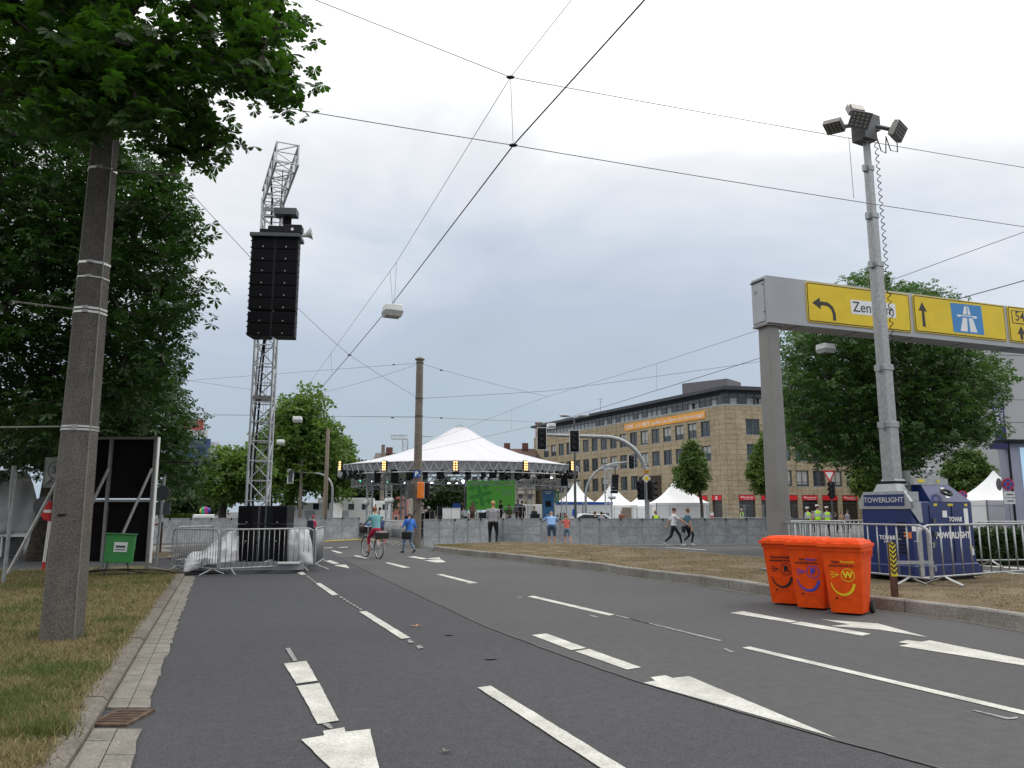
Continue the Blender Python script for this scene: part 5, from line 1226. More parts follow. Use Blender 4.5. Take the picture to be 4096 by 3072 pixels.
ps = MB().box((.0, -.22, zP), (.30, .012, .30)).build('parking_sign', SBLUE2, cm)
text('P', .27, SWHITE, ps, frame((-.02, -.229, zP), (1, 0, 0), (0, 0, 1)), bold=.012); MB().box((.10, -.229, zP-.06), (.07, .002, .03)).build('small_symbol', SWHITE, ps)
zc = up_z(1680, 1962, Yc)
COVER = mat('orange_cover', (.80, .20, .02), .5, 0, .1, 4, bump=.3, bscale=9)
signal_head(cm, (.18, -.30, zc), 0, board=True, cover=COVER, s=.62); signal_head(cm, (.42, -.12, zc), R(70), board=False, s=.75); signal_head(cm, (-.30, -.1, zc), R(200), True, False, s=.72)
# suspended street lamps
def wire_lamp(label, x, y, z, s=1.0, rz=0):
    p = gp(x, y, z); t = thing('suspended_lamp', label, 'street lamp', p, rz); mb = MB()
    MB().box((0, 0, 0), (.52*s, .46*s, .20*s), tz=.06).build('housing', WHITEP, t, bevel=.03); MB().box((0, 0, -.17*s), (.44*s, .38*s, .14*s), tz=-.2).build('diffuser', mat('lamp_diffuser', (.40, .40, .38), .35), t)
    MB().box((0, 0, .10*s), (.10*s, .06*s, .10*s)).build('hanger', GALVD, t); return p
LAMP = {}
LAMP['a'] = wire_lamp('white square lamp hanging from the wires above the road centre', 1570, 1235, 7.2, 1.0, R(25))
LAMP['b'] = wire_lamp('white lamp hanging under the gantry beam in front of the chestnut', 3302, 1388, 7.0, .95, R(20))
LAMP['c'] = wire_lamp('upper of the two small lamps hanging before the plane tree', 1190, 1674, 6.8, 1.0, R(10))
LAMP['d'] = wire_lamp('lower of the two small lamps hanging before the plane tree', 1123, 1765, 6.6, 1.05, R(10))
LAMP['e'] = wire_lamp('white lamp hanging at the left end of the sandstone building', 2205, 1700, 6.9, .95, R(15))
LAMP['f'] = wire_lamp('small far lamp seen through the truss tower', 1063, 1830, 6.5, 1.0, R(10))
# ================================================================ THE STAGE
Ys = 55.0; SC = Vector((sx(1838, Ys, 4), Ys, 0)); RR = 8.25
st = thing('stage', 'round open-air stage with a white peaked membrane roof on a ring truss', 'stage', SC)
MEM = leafmat('white_membrane', (.66, .66, .70), (.70, .70, .74), (.82, .82, .88), .2)
prof = [(8.3, 4.50), (7.6, 4.63), (5.9, 5.0), (4.2, 5.47), (2.6, 6.06), (1.4, 6.72), (.75, 7.14), (.45, 7.30)]
rf = MB().lathe(prof, 48).build('membrane_roof', MEM, st, smooth=True, angle=None); rf.modifiers.new('thick', 'SOLIDIFY').thickness = .02
me = MB().path([(r*1.0, 0, z+.012) for r, z in prof], .006, 4).mesh('seam', WHITEP)
for i in range(24): link('seam', me, rf, rz=2*PI*i/24)
MB().lathe([(.48, 7.28), (.48, 7.36), (.42, 7.36)], 20).build('crown_ring', WHITEP, rf)
for i in range(4): MB().path([(.45*math.cos(a), .45*math.sin(a), 7.34) if k == 0 else (0, 0, 7.55) for k, a in enumerate((i*PI/2, 0))], .02, 5).build('crown_strut', GALVD, rf)
def ring_seg(r, z0, z1, a0, a1, rc=.035, rb=.022, dr=.35):
    """one segment of the triangular ring truss"""
    mb = MB(); p = lambda rr, a, z: (rr*math.cos(a), rr*math.sin(a), z); k = 4
    for rr, z in ((r, z1), (r, z0), (r-dr, z1), (r-dr, z0)): mb.path([p(rr, a0+(a1-a0)*i/k, z) for i in range(k+1)], rc, 6)
    for i in range(k):
        b0, b1 = a0+(a1-a0)*i/k, a0+(a1-a0)*(i+1)/k; bm = (b0+b1)/2
        for rr in (r, r-dr): mb.tube(p(rr, b0, z0), p(rr, bm, z1), rb, n=4, caps=False); mb.tube(p(rr, bm, z1), p(rr, b1, z0), rb, n=4, caps=False)
        mb.tube(p(r, b0, z0), p(r-dr, b1, z0), rb, n=4, caps=False); mb.tube(p(r, b0, z1), p(r-dr, b0, z1), rb, n=4, caps=False)
    return mb
meseg = ring_seg(RR, 3.86, 4.48, 0, 2*PI/20).mesh('ring_segment', ALU, True)
for i in range(20): link('ring_segment', meseg, st, rz=2*PI*i/20)
meseg = ring_seg(RR-.9, 3.15, 3.6, 0, 2*PI/16, .03, .02, .3).mesh('inner_ring_segment', ALU, True)
for i in range(16): link('inner_ring_segment', meseg, st, rz=2*PI*i/16)
for (x, dy) in ((1478, -4.9), (1555, -6.6), (1612, 5.5), (2256, -3.6), (1915, 7.6), (2120, 6.0)):
    X = sx(x, Ys+dy, 2)-SC.x; truss(st, (X, dy, .0), (X, dy, 3.9), .34, 9, rc=.025, rb=.016)
DECK = mat('stage_deck', (.06, .06, .06), .6, 0, .2, 3)
MB().lathe([(7.4, .0), (7.4, .58), (0, .58)], 24).build('deck', DECK, st); MB().lathe([(7.42, .50), (7.55, .50), (7.55, .60), (7.42, .60)], 24).build('deck_rim', GALVD, st)
# hung lamps on the ring: each a part of the stage rig
def hang(px, y, kind, front=True, k=0):
    X = sx(px, Ys-7, 4)-SC.x; r = RR if kind == 'blinder' else RR-.2
    X = max(-r*.985, min(r*.985, X)); dy = -math.sqrt(max(0, r*r-X*X))*(1 if front else -1)
    X = sx(px, Ys+dy, 4)-SC.x
    return Vector((X, dy, up_z(px, y, Ys+dy)))
WARM = mat('blinder_glow', (1, .8, .5), .4, 0, 0, emis=(1, .50, .15, 2.2)); COOLE = mat('spot_glow', (1, 1, 1), .4, 0, 0, emis=(1, .93, .98, 5)); GREENE = mat('green_glow', (.2, 1, .5), .4, 0, 0, emis=(.05, .9, .35, 3)); PURPE = mat('purple_glow', (1, .8, 1), .4, 0, 0, emis=(.9, .7, 1, 8))
for px in (1366, 1541, 1823, 2101, 2284):
    p = hang(px, 1864, 'blinder'); a = math.atan2(p.x, -p.y)
    bl = link('blinder', MB().box((0, 0, 0), (.30, .14, .62)).mesh('blinder', BLACK), st, p+Vector((0, -.22, 0)), a*.9)
    me = MB().lathe([(0, .02), (.058, .02), (.058, 0), (0, 0)], 10, M=Matrix.Rotation(R(90), 4, 'X')).mesh('lamp', WARM)
    for i in range(4):
        for j in (-1, 1): link('lamp', me, bl, (j*.072, -.075, -.22+.147*i))
def moving_head(p, rz=0, tilt=0, s=1):
    h = link('moving_head', None, st, p, rz); h.scale = (s, s, s)
    MB().box((0, 0, .30), (.34, .24, .14)).build('base', BLACK, h); 
    for q in (-1, 1): MB().box((q*.19, 0, .06), (.05, .12, .42)).build('yoke', BLACK, h)
    MB().lathe([(0, -.22), (.12, -.2), (.15, 0), (.13, .2), (.09, .24), (0, .22)], 12, M=Matrix.Rotation(R(60+tilt), 4, 'X')).build('head', BLACK, h, smooth=True)
for i, px in enumerate((1376, 1400, 1425, 1450, 1637, 1640, 1702, 1762, 1872, 1932, 2070, 2085, 2108, 2162, 2190, 2235, 2278, 2300, 2010, 2028)):
    p = hang(px, 1898, 'm', front=True); moving_head(p+Vector((0, 0, -.12)), random.uniform(0, 6), random.uniform(-40, 30), random.uniform(.8, 1.1))
for i, px in enumerate((1700, 1790, 1900, 1960, 2030, 2140, 1600)):
    p = hang(px, 1900, 'm', front=False); moving_head(p+Vector((0, .2, -.5)), random.uniform(0, 6), random.uniform(-40, 30), .9)
for px, y, w_, h_ in ((1511, 1908, .34, .72), (1580, 1905, .42, .80), (1762, 1893, .42, .42), (1972, 1896, .46, .50), (2256, 1918, .40, .80), (1823, 1888, .40, .22)):
    p = hang(px, y, 'm'); b = MB().box((0, 0, 0), (w_, .35, h_)).build('hung_speaker', BLACK, st, loc=p)
    k = max(1, int(h_/.17))
    for i in range(k): MB().box((0, -.18, -h_/2+h_*(i+.5)/k), (w_*.9, .02, h_/k*.8)).build('grille', BLACKM, b)
for px, y, m, r in ((1708, 1931, COOLE, .13), (1726, 1930, COOLE, .11), (1620, 1934, COOLE, .10), (1796, 1935, COOLE, .12), (1827, 1934, COOLE, .07), (1491, 1926, COOLE, .09), (1425, 1926, COOLE, .05), (2204, 1912, COOLE, .10), (1853, 1927, PURPE, .14), (1440, 1924, GREENE, .07), (1548, 1928, GREENE, .08), (1682, 1930, GREENE, .07)):
    q = link('stage_lamp', None, st, hang(px, y, 'm', front=False))
    MB().lathe([(0, -.25), (r*.9, -.22), (r*1.15, .0), (r*1.15, .02)], 12, M=Matrix.Rotation(R(90), 4, 'X')).build('housing', BLACK, q); MB().lathe([(0, 0), (r, 0), (r, .01), (0, .01)], 12, M=Matrix.Translation((0, -.01, 0)) @ Matrix.Rotation(R(90), 4, 'X')).build('lens', m, q)
    MB().tube((0, .1, 0), (0, .1, 3.6-q.location.z), .02, n=5).build('hanger', GALVD, q)
# round white sound diffusers on two columns
for px, y, dy in ((1466, 2010, -5.2), (1548, 2003, -6.9), (1565, 2001, -6.9)): tag(MB().sphere((0, 0, 0), .18, 14, 9).build('white_balloon', WHITEP, None, True, loc=py(px, y, Ys+dy)), f'pale round globe on the {"left" if px < 1500 else "right"} stage column' + (', right one of the pair' if px == 1565 else ', left one of the pair' if px == 1548 else ''), 'globe')
# green screen
Yv = 60.0; gl, gr_, gt, gb_ = sx(1868, Yv, 3), sx(2060, Yv, 3), up_z(1960, 1922, Yv), up_z(1960, 2040, Yv)
GR1 = mat('screen_green', (.10, .38, .055), .5, 0, .04, 2, emis=(.10, .36, .06, .3)); GR2 = mat('screen_green_dark', (.055, .26, .045), .5, emis=(.05, .22, .05, .3))
gs = thing('stage_screen', 'bright green stage screen with a darker cross emblem and white lettering', 'screen', ((gl+gr_)/2, Yv, .58)); gw, gh = gr_-gl, gt-.58
MB().box((0, 0, gh-(gt-gb_)/2), (gw, .08, gt-gb_)).build('screen', GR1, gs); zc_ = gh-(gt-gb_)/2; H_ = gt-gb_
for s in (-1, 1): truss(gs, (s*(gw/2+.1), .1, 0), (s*(gw/2+.1), .1, gh+.1), .2, 8, rc=.02, rb=.012)
truss(gs, (-gw/2-.1, .1, gh+.16), (gw/2+.1, .1, gh+.16), .2, 10, rc=.02, rb=.012, xd=(0, 0, 1))
def crossp(cx, cz, s, wv, off):
    q = [(-wv, -s), (wv, -s), (wv, -wv), (s, -wv), (s, wv), (wv, wv), (wv, s), (-wv, s), (-wv, wv), (-s, wv), (-s, -wv), (-wv, -wv)]; ct, st_ = math.cos(R(14)), math.sin(R(14))
    return [(max(-gw/2, cx+x*ct-y*st_), max(-H_/2, min(H_/2, cz+x*st_+y*ct))) for x, y in q]
fx = frame((0, -.045, zc_), (1, 0, 0), (0, 0, 1))
for cx, cz, s, wv in ((-gw*.22, .0, .86, .15), (-gw*.40, .52, .27, .08), (-gw*.11, .62, .27, .08), (-gw*.34, -.62, .27, .08), (-gw*.05, -.40, .27, .08)): MB().prism(crossp(cx, cz, s, wv, 0), .004, M=fx).build('cross', GR2, gs)
for k, (ln, sz_) in enumerate((('Deutscher', .155), ('Evangelischer', .155), ('Kirchentag', .165))): text(ln, sz_, SWHITE, gs, frame((gw*.22, -.05, zc_+.42-.17*k), (1, 0, 0), (0, 0, 1)), align='LEFT', bold=.002 if k < 2 else .006)
for a in (-1, 1):
    for b in (-1, 1): MB().box((gw*.14+a*.045, -.047, zc_+.42+b*.045), (.07, .004, .07)).build('small_emblem', SWHITE, gs)
# stage furniture
t = thing('white_desk', 'white two-panel desk at the front of the stage', 'desk', (sx(1806, 47.5, 1), 47.5, .58)); hz0 = up_z(1806, 2034, 47.5)-.58
for s in (-1, 1): MB().box((s*.265, 0, hz0/2), (.51, .5, hz0)).build('front_panel', WHITEP, t)
MB().box((0, 0, hz0+.015), (1.08, .54, .03)).build('top', WHITEP, t)
tag(MB().box((0, 0, .14), (.46, .4, .28)).build('blue_case', SBLUE2, None, loc=(sx(1826, 49, 1), 49, up_z(1826, 2032, 49))), 'blue box behind the white stage desk', 'case')
t = thing('stage_rail', 'thin steel handrail on the right of the stage', 'railing', (sx(2070, 48.5, 1), 48.5, .1)); zr = up_z(2070, 2027, 48.5)-.1
a, b = sx(2012, 48.5, 1)-t.location.x, sx(2128, 48.5, 1)-t.location.x
MB().tube((a, 0, zr), (b, 0, zr), .02, n=6).build('rail', GALV, t)
for k in range(4): MB().tube((a+(b-a)*k/3, 0, 0), (a+(b-a)*k/3, 0, zr), .018, n=6).build('baluster', GALV, t)
MB().tube((a-.12, -.1, zr-.1), (a+.32, -.1, zr-.62), .02, n=6).build('stair_rail', GALV, t)
for i, (px, y, Y) in enumerate(((1640, 2062, 46.5), (1700, 2052, 47), (1720, 2046, 47), (1935, 2050, 47.5), (1960, 2047, 48), (2140, 2055, 48), (1770, 2025, 48))):
    t = thing('equipment_case', ['black flight case left of the concrete mast on the stage', 'grey keyboard stand with dark cover on stage', 'black drum riser box on stage', 'black monitor wedge before the green screen', 'black amplifier rack before the green screen', 'black cable trunk at the right stage edge', 'camera tripod head beside the white desk'][i], 'case', (sx(px, Y, 1), Y, .58)); h = max(.3, up_z(px, y, Y)-.58)
    MB().box((0, 0, h/2), (.62, .5, h)).build('body', BLACK, t, bevel=.02); MB().box((0, -.26, h*.5), (.5, .01, .03)).build('trim', ALUD, t)
    for s in (-1, 1): MB().box((s*.29, -.24, h/2), (.03, .03, h)).build('corner', ALUD, t)
# other trusses
def px_truss(label, x, Y, y0, y1, wpx, arm=None, bays=10, name='lattice_tower', m=ALU):
    X = sx(x, Y, 3); t = thing(name, label, 'truss tower', (X, Y, 0)); z0 = max(0, up_z(x, y0, Y)); z1 = up_z(x, y1, Y); w_ = wpx/FPX*Y
    truss(t, (0, 0, 0), (0, 0, z1), w_, bays, m, rc=w_*.06, rb=w_*.035)
    if arm: truss(t, (w_/2*(1 if arm < 0 else -1), 0, z1+w_*.5), (arm/FPX*Y, 0, z1+w_*.5), w_*.8, max(3, int(abs(arm)/wpx*1.5)), m, rc=w_*.06, rb=w_*.035, xd=(0, 0, 1))
    return t
px_truss('distant lattice tower with a left-pointing arm beyond the stage roof', 1616, 80, 2060, 1758, 20, -56, 16)
tr_ = px_truss('lattice tower with a short cap hanging a speaker column before the office block', 2432, 46, 2075, 1878, 24, None, 12)
truss(tr_, (-.35, 0, up_z(2432, 1868, 46)), (.62, 0, up_z(2432, 1868, 46)), .22, 6, rc=.02, rb=.012, xd=(0, 0, 1))
Xv = sx(2462, 45.6, 3); hs_ = thing('speaker_column', 'hanging column of six black speakers on the short lattice tower', 'loudspeaker', (Xv, 45.6, 0)); za, zb_ = up_z(2462, 1898, 45.6), up_z(2458, 1974, 45.6)
for k in range(6):
    z = za+(zb_-za)*(k+.5)/6; MB().box((-.04*k*.3, 0, z), (.36, .3, abs(za-zb_)/6-.015)).build('cabinet', BLACK, hs_)
MB().tube((0, 0, za), (0, 0, za+.5), .03, n=6).build('hanger', BLACK, hs_)
tag(MB().sphere((0, 0, 0), (.24, .11, .11), 12, 8).build('microphone_boom', GREYP, None, True, loc=py(2448, 1990, 45)), 'fluffy grey microphone wind shield on a boom before the tents', 'microphone')
tm_ = thing('microphone_stand', 'thin stand holding the grey wind shield', 'stand', (sx(2448, 45, 1), 45, 0)); MB().tube((0, 0, 0), (0, 0, up_z(2448, 1996, 45)), .025, n=6).build('tube', GALVD, tm_); MB().box((0, 0, .02), (.6, .6, .04)).build('base', GALVD, tm_)
# ================================================================ TENTS, CABINS, BILLBOARDS
def pagoda(label, xc, Y, wpx, ypeak, yeave, x_door=None):
    X = sx(xc, Y, 2); t = thing('pagoda_tent', label, 'tent', (X, Y, 0), R(random.uniform(-6, 6))); w_ = wpx/FPX*Y; ze = up_z(xc, yeave, Y); zp_ = up_z(xc, ypeak, Y)
    mb = MB(); rows = []; n = 9
    for i in range(n+1):
        u = i/n; h = w_/2*(1-u); z = ze+(zp_-ze)*(u**2.1*.62+u*.38)
        if i == n: h = .03
        rows.append([(-h, -h, z), (0, -h, z-.04*(1-u)), (h, -h, z), (h, 0, z-.04*(1-u)), (h, h, z), (0, h, z-.04*(1-u)), (-h, h, z), (-h, 0, z-.04*(1-u))])
    for r_ in rows: mb.v += r_
    for i in range(n):
        for j in range(8): mb.f.append((i*8+j, i*8+(j+1) % 8, (i+1)*8+(j+1) % 8, (i+1)*8+j)); mb.m.append(0)
    mb.build('roof', WHITEC, t, smooth=True, angle=R(30))
    MB().box((0, 0, ze-.13), (w_+.04, w_+.04, .24)).build('valance', WHITEC, t)
    for s, rz in ((-1, 0), (1, 0), (-1, 90), (1, 90)):
        MB().box((0, s*(w_/2-.02), (ze-.2)/2), (w_*.98, .03, ze-.2), M=Matrix.Rotation(R(rz), 4, 'Z')).build('side_wall', WHITEC, t)
    for a in (-1, 1):
        for b in (-1, 1): MB().box((a*(w_/2-.03), b*(w_/2-.0), ze/2), (.06, .06, ze)).build('leg', ALUD, t)
    if x_door is not None: MB().box((x_door*w_, -w_/2-.012, .95), (w_*.22, .02, 1.9)).build('doorway', mat('tent_inside', (.20, .17, .13), .9), t)
    return t
pagoda('white peaked tent above the blue-banded cabins', 2302, 70, 130, 1922, 2006)
pagoda('white peaked tent behind the hanging speaker column', 2448, 72, 165, 1930, 2022, .25)
pagoda('small white peaked tent between the two larger ones', 2562, 73, 120, 1980, 2024, .3)
pagoda('largest white peaked tent left of the conical linden', 2712, 66, 205, 1905, 2012)
pagoda('white peaked tent at the far right beside the screen', 3985, 40, 240, 1884, 2002)
CAB = mat('cabin_white', (.62, .64, .66), .5, 0, .05, 2)
for i, (x0, x1) in enumerate(((2222, 2330), (2334, 2452))):
    Y = 64; a, b = sx(x0, Y, 1.5), sx(x1, Y, 1.5); h = up_z(2300, 2008, Y); t = thing('office_cabin', ['left white site cabin with a blue roof band', 'right white site cabin with a blue roof band'][i], 'cabin', ((a+b)/2, Y, 0))
    MB().box((0, 1.2, h/2), (b-a, 2.4, h)).build('body', CAB, t); MB().box((0, -.01, h-.10), (b-a+.02, .05, .2)).build('roof_band', SBLUE2, t)
    for k in (-.22, .24):
        wn = MB().box((k*(b-a), -.02, h*.45), ((b-a)*.30, .05, h*.42)).build('window', WHITEP, t)
        for s in (-1, 1): MB().box((k*(b-a)+s*(b-a)*.07, -.05, h*.45), ((b-a)*.11, .02, h*.36)).build('pane', GLASS, wn)
# blue poster and running-figure panel
Y = 52; t = thing('advertising_pillar', 'tall blue poster board right of the green screen', 'billboard', (sx(2193, Y, 2), Y, 0)); z0, z1 = up_z(2193, 2080, Y), up_z(2193, 1958, Y)
MB().box((0, 0, (.1+z1)/2), (.82, .22, z1-.1)).build('case', ALUD, t); pp = MB().box((0, -.115, (z0+z1)/2), (.70, .012, z1-z0-.1)).build('poster', mat('poster_blue', (.05, .19, .44), .35, 0, .15, 1.5), t)
MB().box((.0, -.124, (z0+z1)/2+.05), (.38, .004, .38), M=Matrix.Identity(4)).build('dark_motif', BLACK, pp)
for k, (z, w_) in enumerate(((z1-.16, .5), (z1-.26, .34), (z0+.32, .26), (z0+.14, .46))): MB().box((-.02, -.124, z), (w_, .004, .05)).build('print_line', SWHITE, pp)
t = thing('running_figure_panel', 'green banner with a white running figure beside the blue poster', 'banner', (sx(2227, 54, 2), 54, 0)); z0, z1 = up_z(2227, 2012, 54), up_z(2227, 1964, 54)
bn = MB().box((0, 0, (z0+z1)/2), (.34, .02, z1-z0)).build('banner', mat('banner_green', (.10, .34, .20), .6), t); MB().tube((-.2, .03, 0), (-.2, .03, z1), .02, n=6).build('pole', GALVD, t)
zc_ = (z0+z1)/2
mb = MB(); mb.prism([(.03*math.cos(q)+.01, .03*math.sin(q)+.24) for q in np.linspace(0, 6.28, 9)[:-1]], .003); o = mb.build('figure_head', SWHITE, bn); o.matrix_local = frame((0, -.013, zc_), (1, 0, 0), (0, 0, 1))
for q in ([(-.03, .19), (.04, .2), (.03, .0), (-.04, .0)], [(.03, .0), (.0, .0), (.07, -.15), (.02, -.28), (.05, -.28), (.11, -.15)], [(-.04, .0), (-.0, .02), (-.06, -.14), (-.13, -.24), (-.15, -.22), (-.09, -.13)], [(.03, .19), (.10, .08), (.13, .1), (.05, .2)], [(-.02, .19), (-.10, .1), (-.12, .12), (-.04, .2)]):
    o = MB().prism(q, .003).build('figure_limb', SWHITE, bn); o.matrix_local = frame((0, -.013, zc_), (1, 0, 0), (0, 0, 1))
# green low banner behind the fence
tag(MB().box((0, 0, .6), (1.7, .05, 1.1)).build('green_hoarding', mat('hoarding_green', (.14, .42, .06), .6), None, loc=(sx(2245, 48, 1), 48, .0)), 'bright green low hoarding behind the girl in red stripes', 'hoarding')
# balloons of colour at the left
for k, (x, y, c) in enumerate(((806, 2044, (.45, .45, .05)), (813, 2038, (.03, .45, .2)), (815, 2050, (.02, .3, .3)), (824, 2038, (.55, .03, .35)), (828, 2050, (.5, .04, .12)), (836, 2042, (.10, .08, .4)))):
    t = tag(MB().sphere((0, 0, 0), (.16, .16, .22), 10, 8).build('balloon', mat(f'balloon_colour_{k}', c, .3, 0, 0), None, True, loc=py(x, y, 62)), ['yellow', 'green', 'teal', 'magenta', 'red', 'violet'][k]+' balloon in the coloured bunch above the white truck', 'balloon', 'coloured balloons over the white truck')
# ================================================================ VEHICLES
TYRE = RUBBER
def wheel(parent, p, r=.38, wd=.22):
    w_ = MB().lathe([(r*.6, -wd/2), (r*.92, -wd/2), (r, -wd/3), (r, wd/3), (r*.92, wd/2), (r*.6, wd/2)], 18, M=Matrix.Translation(p) @ Matrix.Rotation(R(90), 4, 'X')).build('wheel', TYRE, parent, smooth=True)
    MB().lathe([(0, -wd/2+.02), (r*.62, -wd/2+.02), (r*.62, wd/2-.02), (0, wd/2-.02)], 14, M=Matrix.Translation(p) @ Matrix.Rotation(R(90), 4, 'X')).build('rim', ALUD, w_)
def box_truck(label, x, Y, L, H, rz, extras=True, name='box_truck'):
    t = thing(name, label, 'truck', (sx(x, Y, 1.5), Y, 0), rz); W2 = 2.3
    MB().box((L*.12, 0, .55+(H-.55)/2), (L*.74, W2, H-.55)).build('box_body', WHITEP, t, bevel=.04)
    cb = MB(); cb.add([(-L*.5, -W2/2+.05, .5), (-L*.25, -W2/2+.05, .5), (-L*.25, -W2/2+.05, 2.3), (-L*.42, -W2/2+.05, 2.3), (-L*.5, -W2/2+.05, 1.35), (-L*.5, W2/2-.05, .5), (-L*.25, W2/2-.05, .5), (-L*.25, W2/2-.05, 2.3), (-L*.42, W2/2-.05, 2.3), (-L*.5, W2/2-.05, 1.35)], [(0, 1, 2, 3, 4), (9, 8, 7, 6, 5), (0, 4, 9, 5), (4, 3, 8, 9), (3, 2, 7, 8), (2, 1, 6, 7)])
    c = cb.build('cab', WHITEP, t)
    MB().add([(-L*.502, -W2/2+.15, 1.36), (-L*.502, W2/2-.15, 1.36), (-L*.424, W2/2-.15, 2.24), (-L*.424, -W2/2+.15, 2.24)], [(3, 2, 1, 0)]).build('windscreen', GLASS, c)
    MB().add([(-L*.46, -W2/2+.04, 1.4), (-L*.31, -W2/2+.04, 1.4), (-L*.31, -W2/2+.04, 2.1), (-L*.42, -W2/2+.04, 2.1)], [(0, 1, 2, 3)]).build('side_window', GLASS, c)
    if extras:
        for k in (-.08, .2, .38): MB().box((L*k, -W2/2-.01, 1.95), (.5, .02, .5)).build('body_window', GLASS, t)
        MB().box((L*.1, -W2/2-.008, 1.1), (.9, .02, 1.0)).build('body_door', GREYP, t)
    for xx_ in (-L*.36, L*.30):
        for s in (-1, 1): wheel(t, (xx_, s*(W2/2-.12), .42), .42)
    return t
box_truck('long white broadcast truck behind the tan mast', 1350, 70, 6.4, 2.7, R(6))
box_truck('white motorhome-like van left of the pale mast', 1240, 66, 4.8, 2.2, R(-8))
box_truck('white box truck parked behind the stage entrance barriers', 1440, 74, 6, 2.5, R(10))
box_truck('white delivery truck behind the blue poster board', 2140, 66, 5.2, 2.1, R(8), False)
# front-facing white truck at left
Y = 55; t = thing('white_truck', 'white truck seen from the front left of the speaker tower', 'truck', (sx(812, Y, 1), Y, 0), R(18)); w_ = 1.35; h = up_z(812, 2058, Y)
MB().box((0, 1.2, .5+(h-.5)/2), (w_, 2.4, h-.5)).build('body', WHITEP, t, bevel=.06); MB().box((0, -.01, h*.66), (w_*.86, .04, h*.36)).build('windscreen', GLASS, t); MB().box((0, -.02, h*.40), (w_*.95, .06, .1)).build('bumper', DKGREY, t)
for s in (-1, 1): MB().box((s*w_*.38, -.02, h*.47), (.2, .05, .12)).build('headlight', SWHITE, t); MB().box((s*(w_/2+.1), .05, h*.7), (.1, .08, .3)).build('mirror', BLACK, t); wheel(t, (s*(w_/2-.2), .5, .35), .35, .2)
# pale car behind the cabins
Y = 46; t = thing('white_car', 'white car roof showing behind the barriers near the lamp post', 'car', (sx(2362, Y, 1), Y, 0), R(6))
pr = [(-2.0, .35), (2.0, .35), (2.05, .75), (1.4, .92), (.7, 1.38), (-.6, 1.42), (-1.5, .98), (-2.0, .85)]
MB().prism(pr, 1.6, M=Matrix.Translation((0, .8, 0)) @ Matrix.Rotation(R(90), 4, 'X')).build('body', mat('car_white', (.62, .64, .66), .2, 0, 0, coat=.5), t, bevel=.08)
for s in (-.82, .82): MB().prism([(-1.25, .98), (1.15, .98), (.62, 1.32), (-.55, 1.36)], .03, M=Matrix.Translation((0, s+.015, 0)) @ Matrix.Rotation(R(90), 4, 'X')).build('side_window', GLASS, t)
for x in (-1.25, 1.3):
    for s in (-1, 1): wheel(t, (x, s*.72, .32), .32, .2)
# ================================================================ BUILDINGS
SAND = speck('sandstone_panel', (.335, .275, .182), (.42, .35, .24), (.86, .85, .82), 3, .8, rough=.85, bump=.1, big=.35, s3=.09)
JOINT = mat('joint_dark', (.17, .135, .085), .9); WFR = mat('window_frame_blue', (.085, .11, .13), .5, 0, .1, 3); BLIND = mat('window_blind', (.38, .38, .36), .8, 0, .08, 2); CURT = mat('window_curtain', (.15, .17, .165), .8, 0, .2, 3)
REDS = mat('shop_red', (.62, .012, .02), .4, 0, .05, 2); SHOPG = mat('shop_glass', (.030, .026, .024), .12, 0, .4, .5, spec=.7)
Dc = 105.0; C0 = Vector((sx(2908, Dc, 8), Dc, 0))
bd = thing('office_building', 'sandstone office block with rows of windows and an orange banner', 'building', C0)
CUBE = MB().box((0, 0, 0), (1, 1, 1)); CUBEP = CUBE.mesh('stone_panel', SAND)
uL = Vector((.441, -.897, 0)).normalized(); uR = Vector((math.cos(R(12.7)), math.sin(R(12.7)), 0))
ROWS = [(4.9, 7.05), (8.35, 10.5), (11.75, 13.9)]; ZPAR = 15.75
panels = []                                # (distance, matrix)
